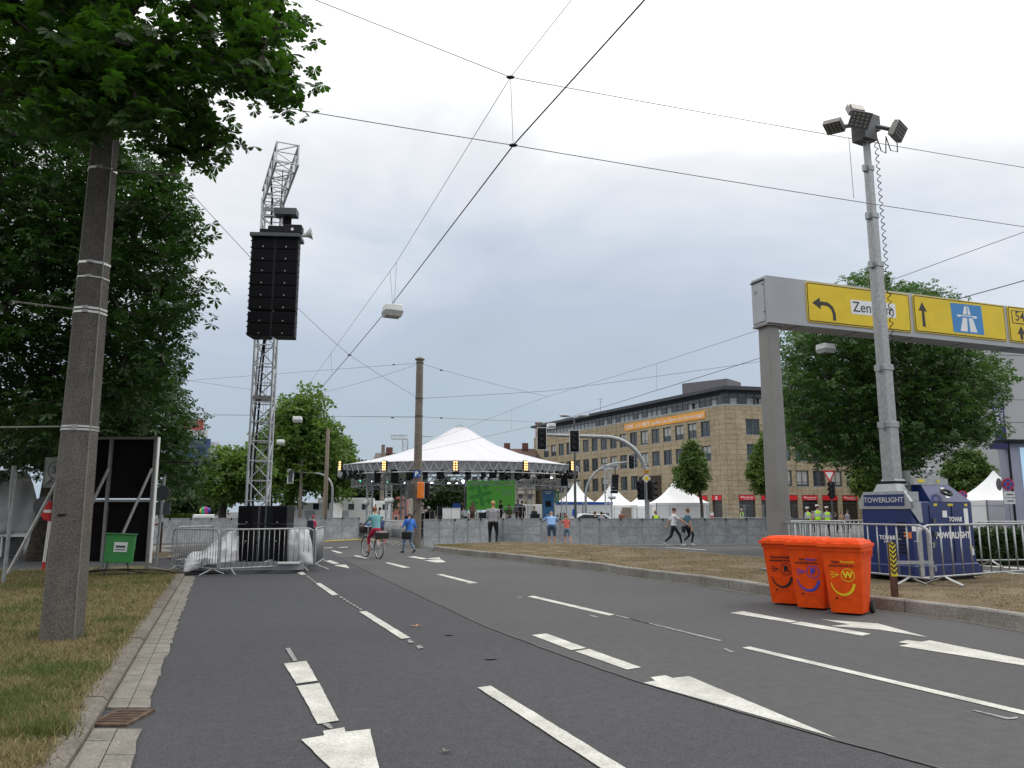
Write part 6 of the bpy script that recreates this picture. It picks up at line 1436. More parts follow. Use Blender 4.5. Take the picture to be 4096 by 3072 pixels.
def facade(o, u, L, wins, shops, n_in=.28):
    """o local origin, u along; wins: list of (u0,u1,z0,z1,kind)"""
    nrm = u.cross(Vector((0, 0, 1))); base = Matrix((u, -nrm, Vector((0, 0, 1)))).transposed().to_4x4(); base.translation = o
    us = sorted(set([0, L]+[round(v, 3) for w_ in wins+shops for v in w_[:2]])); zs = sorted(set([0, ZPAR]+[v for w_ in wins+shops for v in w_[2:4]]))
    wall = MB()
    for i in range(len(us)-1):
        for j in range(len(zs)-1):
            u0, u1, z0, z1 = us[i], us[i+1], zs[j], zs[j+1]; um, zm = (u0+u1)/2, (z0+z1)/2
            if any(w_[0] < um < w_[1] and w_[2] < zm < w_[3] for w_ in wins+shops): continue
            wall.add([(u0, 0, z0), (u1, 0, z0), (u1, 0, z1), (u0, 0, z1)], [(0, 1, 2, 3)], M=base)
            nu, nz = max(1, round((u1-u0)/1.15)), max(1, round((z1-z0)/.62))
            for a in range(nu):
                for b in range(nz):
                    pw, ph = (u1-u0)/nu, (z1-z0)/nz; c = Vector((u0+pw*(a+.5), -.012-.006*random.random(), z0+ph*(b+.5)))
                    M = base @ Matrix.Translation(c) @ Matrix.Diagonal((pw-.035, .03, ph-.035, 1)); panels.append(((C0+M.translation).length, M))
    for w_ in wins+shops:
        u0, u1, z0, z1 = w_[:4]
        wall.add([(u0, 0, z0), (u1, 0, z0), (u1, 0, z1), (u0, 0, z1), (u0, n_in, z0), (u1, n_in, z0), (u1, n_in, z1), (u0, n_in, z1)], [(4, 5, 1, 0), (5, 6, 2, 1), (6, 7, 3, 2), (7, 4, 0, 3)], M=base)
    wall.build('wall', JOINT, bd)
    for w_ in wins:
        u0, u1, z0, z1, kind = w_; uc, zc = (u0+u1)/2, (z0+z1)/2; wd, ht = u1-u0, z1-z0
        fr = MB()
        for s in (-1, 1): fr.box((s*(wd/2-.05), .16, 0), (.10, .1, ht)); fr.box((0, .16, s*(ht/2-.05)), (wd-.2, .1, .10))
        fr.box((0, .16, 0), (.12, .1, ht-.2)); fr.box((0, .155, -ht*.22), (wd-.2, .08, .06))
        wn = fr.build('window', WFR, bd); wn.matrix_local = base @ Matrix.Translation((uc, 0, zc))
        for s in (-1, 1): MB().box((s*wd*.24, .19, 0), (wd*.42, .02, ht-.2)).build('pane', GLASS, wn)
        if kind == 1: 
            k = random.choice((.45, .6, .9)); MB().box((0, .172, ht/2-.1-(ht-.2)*k/2), (wd-.34, .012, (ht-.2)*k)).build('blind', BLIND, wn)
        elif kind == 2:
            for s in (-1, 1): MB().box((s*wd*.36, .174, 0), (wd*.13, .01, ht-.3)).build('curtain', CURT, wn)
        MB().box((0, .02, -ht/2-.02), (wd+.04, .12, .05)).build('sill', GREYP, wn)
    for w_ in shops:
        u0, u1, z0, z1, kind = w_; uc = (u0+u1)/2; wd = u1-u0
        sh = MB().box((0, .22, (z0+z1)/2), (wd, .05, z1-z0)).build('shop_window', SHOPG, bd); sh.matrix_local = base @ Matrix.Translation((uc, 0, 0))
        fr = MB(); fr.box((0, .17, .35), (wd, .06, .08)); fr.box((0, .17, 2.7), (wd, .06, .08)); fr.box((-wd*.18, .17, 1.6), (.06, .06, 2.4)); fr.build('shop_frame', DKGREY, sh)
        sg = MB().box((0, -.04, 3.38), (wd-.05, .16, .62)).build('shop_sign', REDS, sh)
        if kind == 1:
            me = text('Santander', .40, SWHITE, sg, frame((.15, -.13, 3.44), (1, 0, 0), (0, 0, 1))); text('CONSUMER BANK', .15, SWHITE, sg, frame((.15, -.13, 3.19), (1, 0, 0), (0, 0, 1)))
            fl = MB().prism([(-.1, -.08), (.1, -.08), (.13, .0), (.05, .14), (0, .04), (-.05, .14), (-.13, .0)], .01).build('flame_mark', SWHITE, sg); fl.matrix_local = frame((-wd*.36, -.125, 3.44), (1, 0, 0), (0, 0, 1))
        elif kind == 2: MB().box((0, -.125, 3.38), (.34, .02, .46)).build('sign_plate', SWHITE, sg); text('K', .3, SBLACK, sg, frame((0, -.14, 3.38), (1, 0, 0), (0, 0, 1)))
    return base
LL, LRt = 55.0, 34.0
winsL = []
for c in range(17):
    t0 = LL-(4.05+2.87*c)-.95; 
    for r_, (z0, z1) in enumerate(ROWS):
        if r_ == 0 and (c < 4): continue
        if r_ == 1 and c in (1, 2): pass
        if r_ == 0 and 4 <= c <= 5: continue
        winsL.append((t0, t0+1.9, z0, z1, random.choices((0, 1, 2), (.30, .25, .45))[0]))
shopL = [(LL-t-1.9, LL-t, 0.02, 3.75, k) for t, k in ((1.3, 2), (4.2, 0), (7.2, 1), (10.2, 0), (24, 0), (27, 0), (30, 0), (38, 0), (44, 0))]
shopL.append((LL-20.5, LL-14.0, .02, 6.9, 9))
def fac_shops(lst): return [s for s in lst if s[4] != 9]
baseL = facade(-uL*LL, uL, LL, winsL, fac_shops(shopL))
# passage: flat slab in place of a recess, its shade put into the colour
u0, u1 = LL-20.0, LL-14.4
rc_ = MB(); rc_.box(((u0+u1)/2, -.05, 3.6), (u1-u0, .16, 6.6)); o = rc_.build('passage_shade_slab', mat('passage_shade', (.045, .032, .024), .9), bd); o.matrix_local = baseL
winsR = [(3.0, 5.0, *ROWS[2], 0), (3.0, 5.0, *ROWS[1], 0)]
for k in range(9):
    for r_, (z0, z1) in enumerate(ROWS): winsR.append((7.6+2.55*k, 9.45+2.55*k, z0, z1, 1 if r_ == 0 and random.random() < .75 else random.choice((0, 2))))
shopR = [(1.5+3.05*k if k < 1 else 3.05*k+1.7, (1.5+3.05*k if k < 1 else 3.05*k+1.7)+2.3, .02, 3.75, (1, 0, 0, 1, 0, 1, 2, 1, 0, 0)[k]) for k in range(10)]
baseR = facade(Vector((0, 0, 0)), uR, LRt, winsR, shopR)
panels.sort(key=lambda q: q[0])
for d_, M in panels[:300]: o = link('stone_panel', CUBEP, bd); o.matrix_local = M
mb = MB()
for d_, M in panels[300:]: mb.add(CUBE.v, [f for f in CUBE.f], 0, M)
stuff(mb.build('stone_cladding', SAND, bd))
# attic storey
ROOFM = mat('roof_metal_dark', (.045, .05, .06), .5, .2, .1, 2)
inL, inR = Vector((0, 0, 0)), Vector((0, 0, 0))
corner = Vector((0, 0, 0)); nL = uL.cross(Vector((0, 0, 1))); nR = uR.cross(Vector((0, 0, 1)))
def slab3(name, offs, z0, z1, m):
    a = -uL*LL; b = corner; c = uR*LRt; dv = Vector((0, 12, 0))
    det = nL.x*nR.y-nL.y*nR.x; kx_, ky_ = (-offs*nR.y+offs*nL.y)/det, (-offs*nL.x+offs*nR.x)/det
    q = [a-nL*offs, b+Vector((kx_, ky_, 0)), c-nR*offs, c-nR*offs+dv, a-nL*offs+Vector((8, 6, 0))]
    return MB().prism([(p.x, p.y) for p in q], z1-z0, z=z0).build(name, m, bd)
slab3('parapet_cap', -.06, ZPAR, ZPAR+.12, GREYP)
slab3('attic_wall', 1.0, ZPAR+.1, 17.75, WFR)
slab3('roof_slab', -.75, 17.75, 18.15, ROOFM)
slab3('roof_deck', .4, 18.15, 18.45, ROOFM)
WHP = mat('attic_panel', (.36, .40, .40), .4, 0, .1, 1)
for base, L in ((baseL, LL), (baseR, LRt)):
    k = int(L/1.25)
    for i in range(k):
        x = .6+i*1.25
        if x > L-.8: continue
        lo = MB().box((0, 0, 0), (.92, .04, .95)).build('attic_pane', WHP if random.random() < .55 else GLASS, bd); lo.matrix_local = base @ Matrix.Translation((x, .97, ZPAR+.62))
        up_ = MB().box((0, 0, 0), (1.05, .04, .6)).build('attic_light', GLASS, bd); up_.matrix_local = base @ Matrix.Translation((x, .97, ZPAR+1.5))
pz = up_z(2858, 1524, 121); ph = MB().box((0, 0, (pz-18.3)/2), (7.6, 5, pz-18.3)); o = ph.build('plant_room', mat('plant_room_grey', (.13, .125, .14), .7, 0, .06, 1), bd); o.location = (sx(2862, 121, 18)-C0.x, 121-C0.y+2, 18.3); o.rotation_euler = (0, 0, R(-40)); MB().box((-1.5, -2.52, .9), (.7, .05, .7)).build('hatch', GREYP, o)
an_ = MB(); an_.tube((0, 0, 0), (0, 0, 3.2), .05, n=5); an_.beam((-.5, 0, 3.0), (.5, 0, 3.0), .04, .04); an_.beam((-.35, 0, 2.6), (.35, 0, 2.6), .04, .04)
o = an_.build('aerial', GALVD, bd); o.location = -uL*34+Vector((2, 2, 18.1))
FB = Face(bd, C0, uL, (0, 0, 1))
BAN = mat('banner_orange', (.78, .34, .045), .7, 0, .06, .5)
bq = [FB.uv(*p) for p in ((2500, 1702), (2505, 1727), (2823, 1669), (2822, 1638))]
u0, u1, v0, v1 = bq[0][0], bq[2][0], (bq[1][1]+bq[2][1])/2, (bq[0][1]+bq[3][1])/2
bnr = FB.poly('banner', [(u0, v0), (u1, v0), (u1, v1), (u0, v1)], BAN, .08, .03, uv=True)
def fb_text(s, ua, ub, bold):
    me = textmesh(s, 1, bold=bold, ext=.004); xs = [v.co.x for v in me.vertices]; wdt_ = max(xs)-min(xs); cx = (max(xs)+min(xs))/2; k = (ub-ua)/wdt_; kk = (v1-v0)*.70
    for v in me.vertices: v.co.x = (v.co.x-cx)*k; v.co.y *= kk
    me.materials.clear(); me.materials.append(SWHITE); o = link('lettering', me, bnr); o.matrix_local = FB.M((ua+ub)/2, (v0+v1)/2, .125)
W_ = u1-u0
for s, a, b, bo in (('K|', .015, .045, 0), ('ZVK', .05, .125, .03), ('und', .155, .22, 0), ('VK|', .24, .30, .03), ('PB', .305, .345, 0), ('grüßen die Gäste des Kirchentags!', .375, .985, .006)): fb_text(s, u0+W_*a, u0+W_*b, bo)
# chimney behind the left end
Y = 160; t = thing('brick_chimney', 'square salmon brick chimney at the left end of the office block', 'chimney', (sx(2156, Y, 10), Y, 0)); z = up_z(2156, 1695, Y)
MB().box((0, 0, z/2), (1.35, 1.35, z)).build('stack', mat('salmon_brick', (.42, .21, .16), .9, 0, .1, 3), t); MB().box((0, 0, z+.1), (1.5, 1.5, .2)).build('cap', CONC2, t)
# houses
def house(label, x0, x1, Y, y_eave, y_ridge, wall_c, roof_c, rows=2, cols=3, name='house', flat=False, chim=0, rz=0, balcony=False):
    a, b = sx(x0, Y, 5), sx(x1, Y, 5); w_ = b-a; ze = up_z((x0+x1)/2, y_eave, Y); t = thing(name, label, 'house', ((a+b)/2, Y, 0), rz); d_ = 9
    MB().box((0, d_/2, ze/2), (w_, d_, ze)).build('wall', mat('wall_%d_%d' % (x0, y_eave), wall_c, .85, 0, .08, 1), t)
    rm = mat('roof_%d_%d' % (x0, y_eave), roof_c, .8, 0, .15, 1.5, bump=.2)
    if flat: rf_ = MB().box((0, d_/2, ze+.15), (w_+.4, d_+.4, .3)).build('roof', rm, t)
    else:
        zr = up_z((x0+x1)/2, y_ridge, Y+d_/2); mb = MB(); e = .4
        mb.add([(-w_/2-e, -e, ze-.1), (w_/2+e, -e, ze-.1), (w_/2+e, d_/2, zr), (-w_/2-e, d_/2, zr), (-w_/2-e, d_+e, ze-.1), (w_/2+e, d_+e, ze-.1)], [(0, 1, 2, 3), (3, 2, 5, 4), (0, 3, 4), (1, 5, 2)]); rf_ = mb.build('roof', rm, t)
        for k in range(chim): MB().box((w_*(-.25+.5*k), d_*.45, zr+.4), (1.2, .9, 1.3)).build('chimney', mat('chimney_brick', (.14, .06, .05), .9), rf_)
    for r_ in range(rows):
        for c in range(cols):
            z = ze*(r_+.62)/rows-ze*.10; x = -w_/2+w_*(c+.5)/cols
            wn = MB().box((x, -.02, z), (w_/cols*.52, .06, min(1.7, ze/rows*.5))).build('window', SWHITE, t); MB().box((x, -.06, z), (w_/cols*.44, .02, min(1.7, ze/rows*.5)-.16)).build('pane', GLASS, wn)
            if balcony: MB().box((x, -.5, z-1.05), (w_/cols*.75, 1.0, .9)).build('balcony', mat('balcony_cream', (.40, .37, .30), .8), t)
    return t
house('brown-tiled house left of the office block behind the stage roof', 1990, 2140, 150, 1838, 1795, (.30, .26, .20), (.10, .055, .045), 3, 4, chim=2)
house('cream apartment house with balconies right of the green screen', 2062, 2142, 128, 1850, 1850, (.42, .38, .30), (.2, .2, .2), 5, 2, flat=True, balcony=True, name='apartment_house')
house('grey-roofed house seen over the left edge of the stage roof', 1490, 1690, 150, 1862, 1812, (.35, .32, .28), (.11, .095, .085), 3, 5, chim=1)
house('salmon house glimpsed between the stage columns', 1545, 1602, 110, 1935, 1935, (.38, .14, .11), (.2, .1, .1), 3, 2, flat=True)
house('pale grey house behind the white broadcast truck', 1290, 1470, 110, 1968, 1968, (.34, .34, .34), (.3, .3, .3), 2, 5, flat=True)
house('brick-red house behind the far broadcast truck', 1375, 1412, 105, 1990, 1990, (.30, .10, .07), (.2, .1, .1), 2, 1, flat=True)
house('orange house with white windows at far right', 3915, 4010, 95, 1715, 1665, (.52, .20, .10), (.40, .07, .04), 4, 2)
house('yellowish house behind the chestnut at right', 3690, 3800, 100, 1760, 1740, (.40, .32, .16), (.2, .12, .1), 4, 3)
house('pale grey house behind the leafy linden', 3780, 3850, 90, 1780, 1780, (.40, .42, .42), (.2, .2, .2), 3, 2, flat=True)
tag(MB().box((0, 0, 0), (.32, .05, 1.5)).build('red_flag_banner', SRED, None, loc=py(3743, 1898, 70)), 'narrow red vertical banner behind the generator', 'banner')
# tall grey building with the blue banner
Y = 46; X0 = sx(3972, Y, 8); t = thing('grey_building', 'windowless pale grey building at the right edge with a dark blue banner', 'building', (X0, Y, 0), R(9)); h = up_z(3990, 1330, Y)
LGW = mat('pale_grey_render', (.40, .41, .42), .8, 0, .04, .6)
nr = 9
for k in range(nr): MB().box((6, 5, h*(k+.5)/nr), (12, 10, h/nr-.03)).build('wall_band', LGW, t)
MB().box((6, 5.05, h/2), (11.9, 9.9, h-.02)).build('wall_core', GREYP, t)
FBL = Face(t, Vector((X0, Y, 0)), (math.cos(R(9)), math.sin(R(9)), 0), (0, 0, 1))
zb0, zb1 = up_z(3985, 1800, Y), up_z(3985, 1535, Y)
NAVY = mat('banner_navy', (.020, .022, .11), .6, 0, .05, 2)
bn = MB().box((.02, -.30, (zb0+zb1)/2), (.72, .06, zb1-zb0)).build('banner', NAVY, t)
for z in (zb1-.1, zb0+.1): MB().box((.3, -.15, z), (.5, .3, .05)).build('bracket', DKGREY, bn)
text('ANN UND PA', .40, SWHITE, bn, frame((-.10, -.335, (zb0+zb1)/2+.3), (0, 0, 1), (-1, 0, 0)), bold=.004); text('NWÄLTE | NOT', .28, SWHITE, bn, frame((.19, -.335, (zb0+zb1)/2+.4), (0, 0, 1), (-1, 0, 0)))
# screen tower at the right edge
Y = 36; t = thing('screen_wall', 'pale violet event screen cut by the right picture edge', 'screen', (sx(4040, Y, 3), Y, 0), R(6)); z1 = up_z(4050, 1772, Y)
MB().box((2.0, .3, z1/2), (4.0, .5, z1)).build('panel', mat('screen_lilac', (.33, .34, .44), .6, 0, .05, 1), t); MB().box((2.0, .2, z1+.08), (4.4, .9, .14)).build('roof_edge', BLACK, t); MB().box((1.75, .03, z1/2+.6), (2.2, .02, z1-1.6)).build('lit_picture', mat('screen_light', (.45, .62, .80), .5, emis=(.5, .75, 1, .35)), t)
MB().box((-.40, 0, z1-.15), (.62, .4, .26)).build('navy_awning', NAVY, t); MB().tube((-.02, -.1, 0), (.0, -.1, z1), .05, n=6).build('corner_cable', BLACK, t)
# no stopping signs
def ns_sign(label, x, y, Y, r=.26, plate=True):
    t = thing('no_stopping_sign', label, 'traffic sign', (sx(x, Y, 2), Y, 0)); z = up_z(x, y, Y)
    MB().tube((0, .03, 0), (0, .03, z+r), .03, n=8).build('post', GALVD, t)
    d = MB().lathe([(0, 0), (r, 0), (r, .012), (0, .012)], 20, M=Matrix.Translation((0, 0, z)) @ Matrix.Rotation(R(90), 4, 'X')).build('disc', SRED, t)
    MB().lathe([(0, 0), (r*.8, 0), (r*.8, .006), (0, .006)], 20, M=Matrix.Translation((0, -.012, z)) @ Matrix.Rotation(R(90), 4, 'X')).build('blue_field', SBLUE2, d)
    for a in (-45, 45): MB().box((0, -.02, 0), (r*1.6, .004, r*.2), M=Matrix.Translation((0, 0, z)) @ Matrix.Rotation(R(a), 4, 'Y')).build('cross_bar', SRED, d)
    if plate:
        for k in (0, 1):
            pl = MB().box((0, 0, z-r-.16-.27*k), (.46, .012, .24)).build('sub_plate', SWHITE, t); MB().box((.04, -.009, z-r-.16-.27*k), (.28, .004, .05)).build('print_line', DKGREY, pl)
        MB().lathe([(0, 0), (r, 0), (r, .012), (0, .012)], 20, M=Matrix.Translation((-.30, .12, z)) @ Matrix.Rotation(R(35), 4, 'Z') @ Matrix.Rotation(R(90), 4, 'X')).build('rear_disc', DKGREY, t)
ns_sign('blue and red no stopping sign with white plates at far right', 4038, 1937, 33)
ns_sign('small no stopping sign beside the generator hood', 3853, 1981, 40, .24, False)
t = thing('give_way_mast', 'signal post with a give way triangle left of the generator', 'traffic sign', (sx(3328, 45, 2), 45, 0)); z = up_z(3320, 1905, 45)
MB().tube((0, 0, 0), (0, 0, z+.3), .05, n=8).build('post', DKGREY, t)
tri = [(-.38, .33), (.38, .33), (0, -.36)]
o = MB().prism(tri, .012).build('triangle', SRED, t); o.matrix_local = frame((-.08, -.08, z), (1, 0, 0), (0, 0, 1)); o2 = MB().prism([(x*.62, y*.62+.02) for x, y in tri], .005).build('field', SWHITE, o); o2.location = (0, 0, .013)
signal_head(t, (0, -.1, up_z(3322, 1960, 45)), R(-50), board=False)
# blue, white and red block at left
Y = 130; t = thing('block_building', 'stepped modern building of red, white and blue boxes behind the trees', 'building', (sx(800, Y, 5), Y, 0), R(21)); X0 = t.location.x
for nm, (xa, xb, ya, yb), c, dy in (('red_box', (700, 797, 1680, 1760), (.42, .06, .06), 0), ('white_box', (720, 816, 1722, 1800), (.55, .56, .57), -.6), ('blue_box', (700, 829, 1757, 1840), (.025, .07, .17), -1.2), ('white_wing', (826, 862, 1767, 1840), (.55, .56, .57), -.4), ('navy_base', (690, 842, 1832, 2010), (.012, .016, .04), -1.8), ('pale_base', (842, 900, 1834, 2010), (.5, .5, .5), 0)):
    a, b = sx(xa, Y, 5)-X0, sx(xb, Y, 5)-X0; z0, z1 = up_z(800, yb, Y), up_z(800, ya, Y)
    if 'base' in nm: z0 = 0
    o = MB().box(((a+b)/2, 5+dy, (z0+z1)/2), (b-a, 10, z1-z0)).build(nm, mat('block_'+nm, c, .4, 0, .1, .4), t)
    if nm in ('blue_box', 'navy_base'):
        for k in range(1, 6): MB().box((a+(b-a)*k/6, dy-.02, (z0+z1)/2), (.08, .06, z1-z0)).build('mullion', DKGREY, o)
Y = 85; t = thing('pedestrian_bridge', 'grey footbridge crossing behind the signal mast at left', 'bridge', (sx(740, Y, 3), Y, 0)); z0, z1 = up_z(740, 1996, Y), up_z(740, 1968, Y); L = 230/FPX*Y
MB().box((0, 0, (z0+z1)/2), (L, 2, z1-z0)).build('girder', GREYP, t)
for k in range(-3, 4): MB().tube((L*k/7, -.9, z1), (L*k/7, -.9, z1+1), .04, n=5).build('rail_post', GALVD, t)
MB().tube((-L/2, -.9, z1+1), (L/2, -.9, z1+1), .04, n=5).build('handrail', GALVD, t); MB().box((-L*.1, -.88, z1+.5), (L*.5, .03, .8)).build('screen_panel', DKGREY, t)
for k in (-.32, .1): MB().box((L*k, 0, z0/2), (1.0, 1.2, z0)).build('pier', mat('glass_pier', (.03, .04, .05), .2), t)
# round sign back on a post by the verge end
fp = gp(622, 2274); t = thing('sign_post', 'thin post with a round sign seen from behind at the verge end', 'traffic sign', fp); z = up_z(640, 1972, fp.y)
MB().tube((0, 0, 0), (.07, 0, z+.45), .035, n=8).build('post', GALVD, t, smooth=True); MB().lathe([(0, 0), (.20, 0), (.20, .015), (0, .015)], 20, M=Matrix.Translation((.07, -.045, z)) @ Matrix.Rotation(R(90), 4, 'X')).build('disc', DKGREY, t); MB().box((.02, .06, z-.42), (.48, .02, .34)).build('plate', mat('sign_back_grey', (.10, .11, .12), .6), t)
# road cone and tape by the fence at left
t = thing('warning_beacon', 'red and white tape on a short post behind the verge', 'tape', gp(640, 2215)); MB().tube((0, 0, 0), (0, 0, 1.15), .04, n=8).build('post', RUST, t); MB().box((-.25, -.02, 1.05), (.5, .01, .06)).build('tape', SRED, t); MB().box((.1, -.02, .95), (.3, .01, .06)).build('tape', SWHITE, t)
# temporary mesh fence before the building
for k in range(10):
    a, b = gp(2460+k*75, 2132), gp(2530+k*75, 2132); c = (a+b)/2; t = thing('mesh_fence', ORD[k]+' wire mesh fence panel from the left before the tents and shop fronts', 'fence', c, math.atan2(b.y-a.y, b.x-a.x), 'mesh fence panels before the shop fronts'); w_ = (b-a).length; h = 2.0
    MB().path([(-w_/2, 0, .1), (-w_/2, 0, h), (w_/2, 0, h), (w_/2, 0, .1)], .022, 6, closed=True).build('frame', GALVD, t)
    mb = MB()
    for q in range(1, 9): mb.tube((-w_/2+w_*q/9, 0, .1), (-w_/2+w_*q/9, 0, h), .004, n=3, caps=False)
    for q in range(1, 6): mb.tube((-w_/2, 0, .1+(h-.1)*q/6), (w_/2, 0, .1+(h-.1)*q/6), .004, n=3, caps=False)
    stuff(mb.build('wire_mesh', GALVD, t)); 
    for s in (-1, 1): MB().box((s*w_*.5, 0, .07), (.22, .6, .13)).build('foot', CONC2, t)
# red-white barrier board, red fence pieces at far right
for k in range(3): 
    t = thing('red_barrier', ['left', 'middle', 'right'][k]+' red plastic barrier segment in front of the far right tent', 'barrier', (sx(3945+k*40, 34, 1), 34+k*.2, 0), 0, 'red barriers before the far right tent'); MB().box((0, 0, .5), (.40, .3, .7), tz=.1).build('body', SRED, t, bevel=.04); MB().box((0, 0, .1), (.42, .5, .2)).build('foot', BLACK, t)
t = thing('striped_board', 'red and white striped board before the shop entrance', 'barrier', (sx(2848, 70, 1), 70, 0)); z = up_z(2848, 2052, 70)
for k in range(5): MB().box((0, 0, z-.1-.28*k), (.3, .04, .26)).build('stripe', SRED if k % 2 else SWHITE, t)
MB().box((0, 0, .3), (.1, .1, .6)).build('foot', DKGREY, t)
# ================================================================ OVERHEAD WIRES
def wire(label, pts, r=.010, sag=.0, group=None, m=WIREM, seg=10):
    r *= .68
    P = []
    for a, b in zip(pts[:-1], pts[1:]):
        a, b = Vector(a), Vector(b)
        for i in range(seg): t = i/seg; P.append(a.lerp(b, t)-Vector((0, 0, sag*(b-a).length*.01*4*t*(1-t))))
    P.append(Vector(pts[-1])); o = MB().path(P, r, 5).build('overhead_wire', m, None, True); return tag(o, label, 'wire', group)
N2 = gp(2053, 581, 7.5); N1 = py(2042, 309, N2.y)
wire('upper cross wire sloping down to the right over the road', [gp(1252, -4, 9.0), N1], .010)
wire('upper cross wire running right past the floodlights', [N1, gp(4200, 687, 8.4)], .009, .3)
wire('lower cross wire from the chestnut leaves to the wire junction', [gp(1100, 424, 7.7), N2], .010, .2)
wire('lower cross wire running right behind the light mast', [N2, gp(4200, 922, 7.4)], .010, .3)
u = gp(1585, 1050, 8.2); v = gp(1222, 1556, 7.9)
wire('thin upper lamp wire along the road above the junction', [gp(2290, -6, 9.4), N1, u, v], .008)
wire('thick lower lamp wire along the road through the junction', [gp(2583, -6, 7.7), N2, LAMP['a']+Vector((0, 0, .16)), gp(1398, 1420, 7.1), gp(1262, 1578, 7.0)], .017)
wire('short hanger wire joining the two wire junctions', [N1, N2], .006)
for k, (x, y) in enumerate(((1560, 1082), (1586, 1050))): wire(['left', 'right'][k]+' short hanger wire above the central lamp', [gp(x, y, 8.2), LAMP['a']+Vector((.05*k, 0, .16))], .006)
mp_ = lambda y: Vector((cm.location.x, Yc, up_z(1662, y, Yc)))
wire('diagonal wire passing behind the hanging loudspeakers to the mast', [gp(640, 632, 9.2), gp(1009, 1037, 7.9), gp(1190, 1231, 7.5), gp(1398, 1420, 7.15), mp_(1594)], .010, .6)
wire('wire from the mast top to the left trees', [mp_(1452), py(740, 1523, 45), py(600, 1533, 50)], .010)
wire('wire from the mast top to the plane tree', [mp_(1454), py(1262, 1576, 48)], .010, .6)
J = py(2190, 1586, 46)
wire('wire from the mast top down to the right junction', [mp_(1452), py(1770, 1480, 35), J], .010, .4)
wire('wire from the right junction up to the gantry', [J, py(2626, 1455, 34), py(3030, 1322, 25), py(3592, 1111, 18), gp(4200, 890, 7.6)], .010)
wire('wire from the right junction falling left over the stage roof', [J, py(2052, 1637, 48), py(1830, 1725, 52), py(1640, 1795, 56)], .010)
wire('slightly rising wire from the mast to the gantry post', [mp_(1594), py(2200, 1563, 33), py(3050, 1445, 30), py(3200, 1420, 28)], .010, .2)
wire('thick wire from the far lamp past the gantry to the right edge', [LAMP['e']+Vector((0, 0, .15)), py(2630, 1560, 36), py(3040, 1432, 30), LAMP['b']+Vector((0, 0, .14)), py(3870, 1185, 20), gp(4200, 1092, 6.8)], .017, .2)
wire('upper of two level wires crossing left of the mast', [py(600, 1652, 44), py(1305, 1666, 38), mp_(1666)], .009)
wire('lower of two level wires crossing left of the mast', [py(600, 1660, 44), LAMP['c']+Vector((0, 0, .15)), mp_(1670)], .009)
wire('level wire from the mast to the far lamp', [mp_(1666), py(1765, 1672, 35), LAMP['e']+Vector((0, 0, .15))], .010)
wire('wire from the far lamp falling left over the stage roof', [LAMP['e']+Vector((0, 0, .15)), py(2052, 1722, 44), py(1750, 1790, 48), py(1640, 1812, 52)], .010)
wire('faint wire from the trees to the truss tower', [py(690, 1513, 40), py(1050, 1565, 36)], .009)
for k, (x, ya, yb, Y) in enumerate(((2626, 1455, 1560, 35), (2047, 1640, 1721, 47), (1325, 1415, 1500, 29), (3395, 548, 792, 12))): wire(['vertical hanger between the wires left of the office roof', 'vertical hanger between the wires over the stage roof', 'vertical hanger left of the wire crossing', 'vertical hanger left of the floodlight mast'][k], [py(x, ya, Y), py(x+(20 if k == 3 else 0), yb, Y)], .006)
for k, (p, lb) in enumerate(((N1, 'upper junction clamp of the road wires'), (N2, 'lower junction clamp of the road wires'), (gp(1398, 1420, 7.12), 'clamp where the diagonal wire crosses the lamp wire'), (py(1765, 1481, 35), 'insulator on the wire right of the mast top'), (py(1575, 1459, 36), 'insulator on the wire left of the mast top'), (py(1570, 1671, 36), 'insulator on the level wire left of the mast'), (py(1765, 1672, 35), 'insulator on the level wire right of the mast'))):
    o = MB().path([(-.07, 0, 0), (-.03, 0, 0), (.03, 0, 0), (.07, 0, 0)], [.012, .03, .03, .012], 8).build('wire_clamp', BLACK, None, True, loc=p); tag(o, lb, 'insulator')
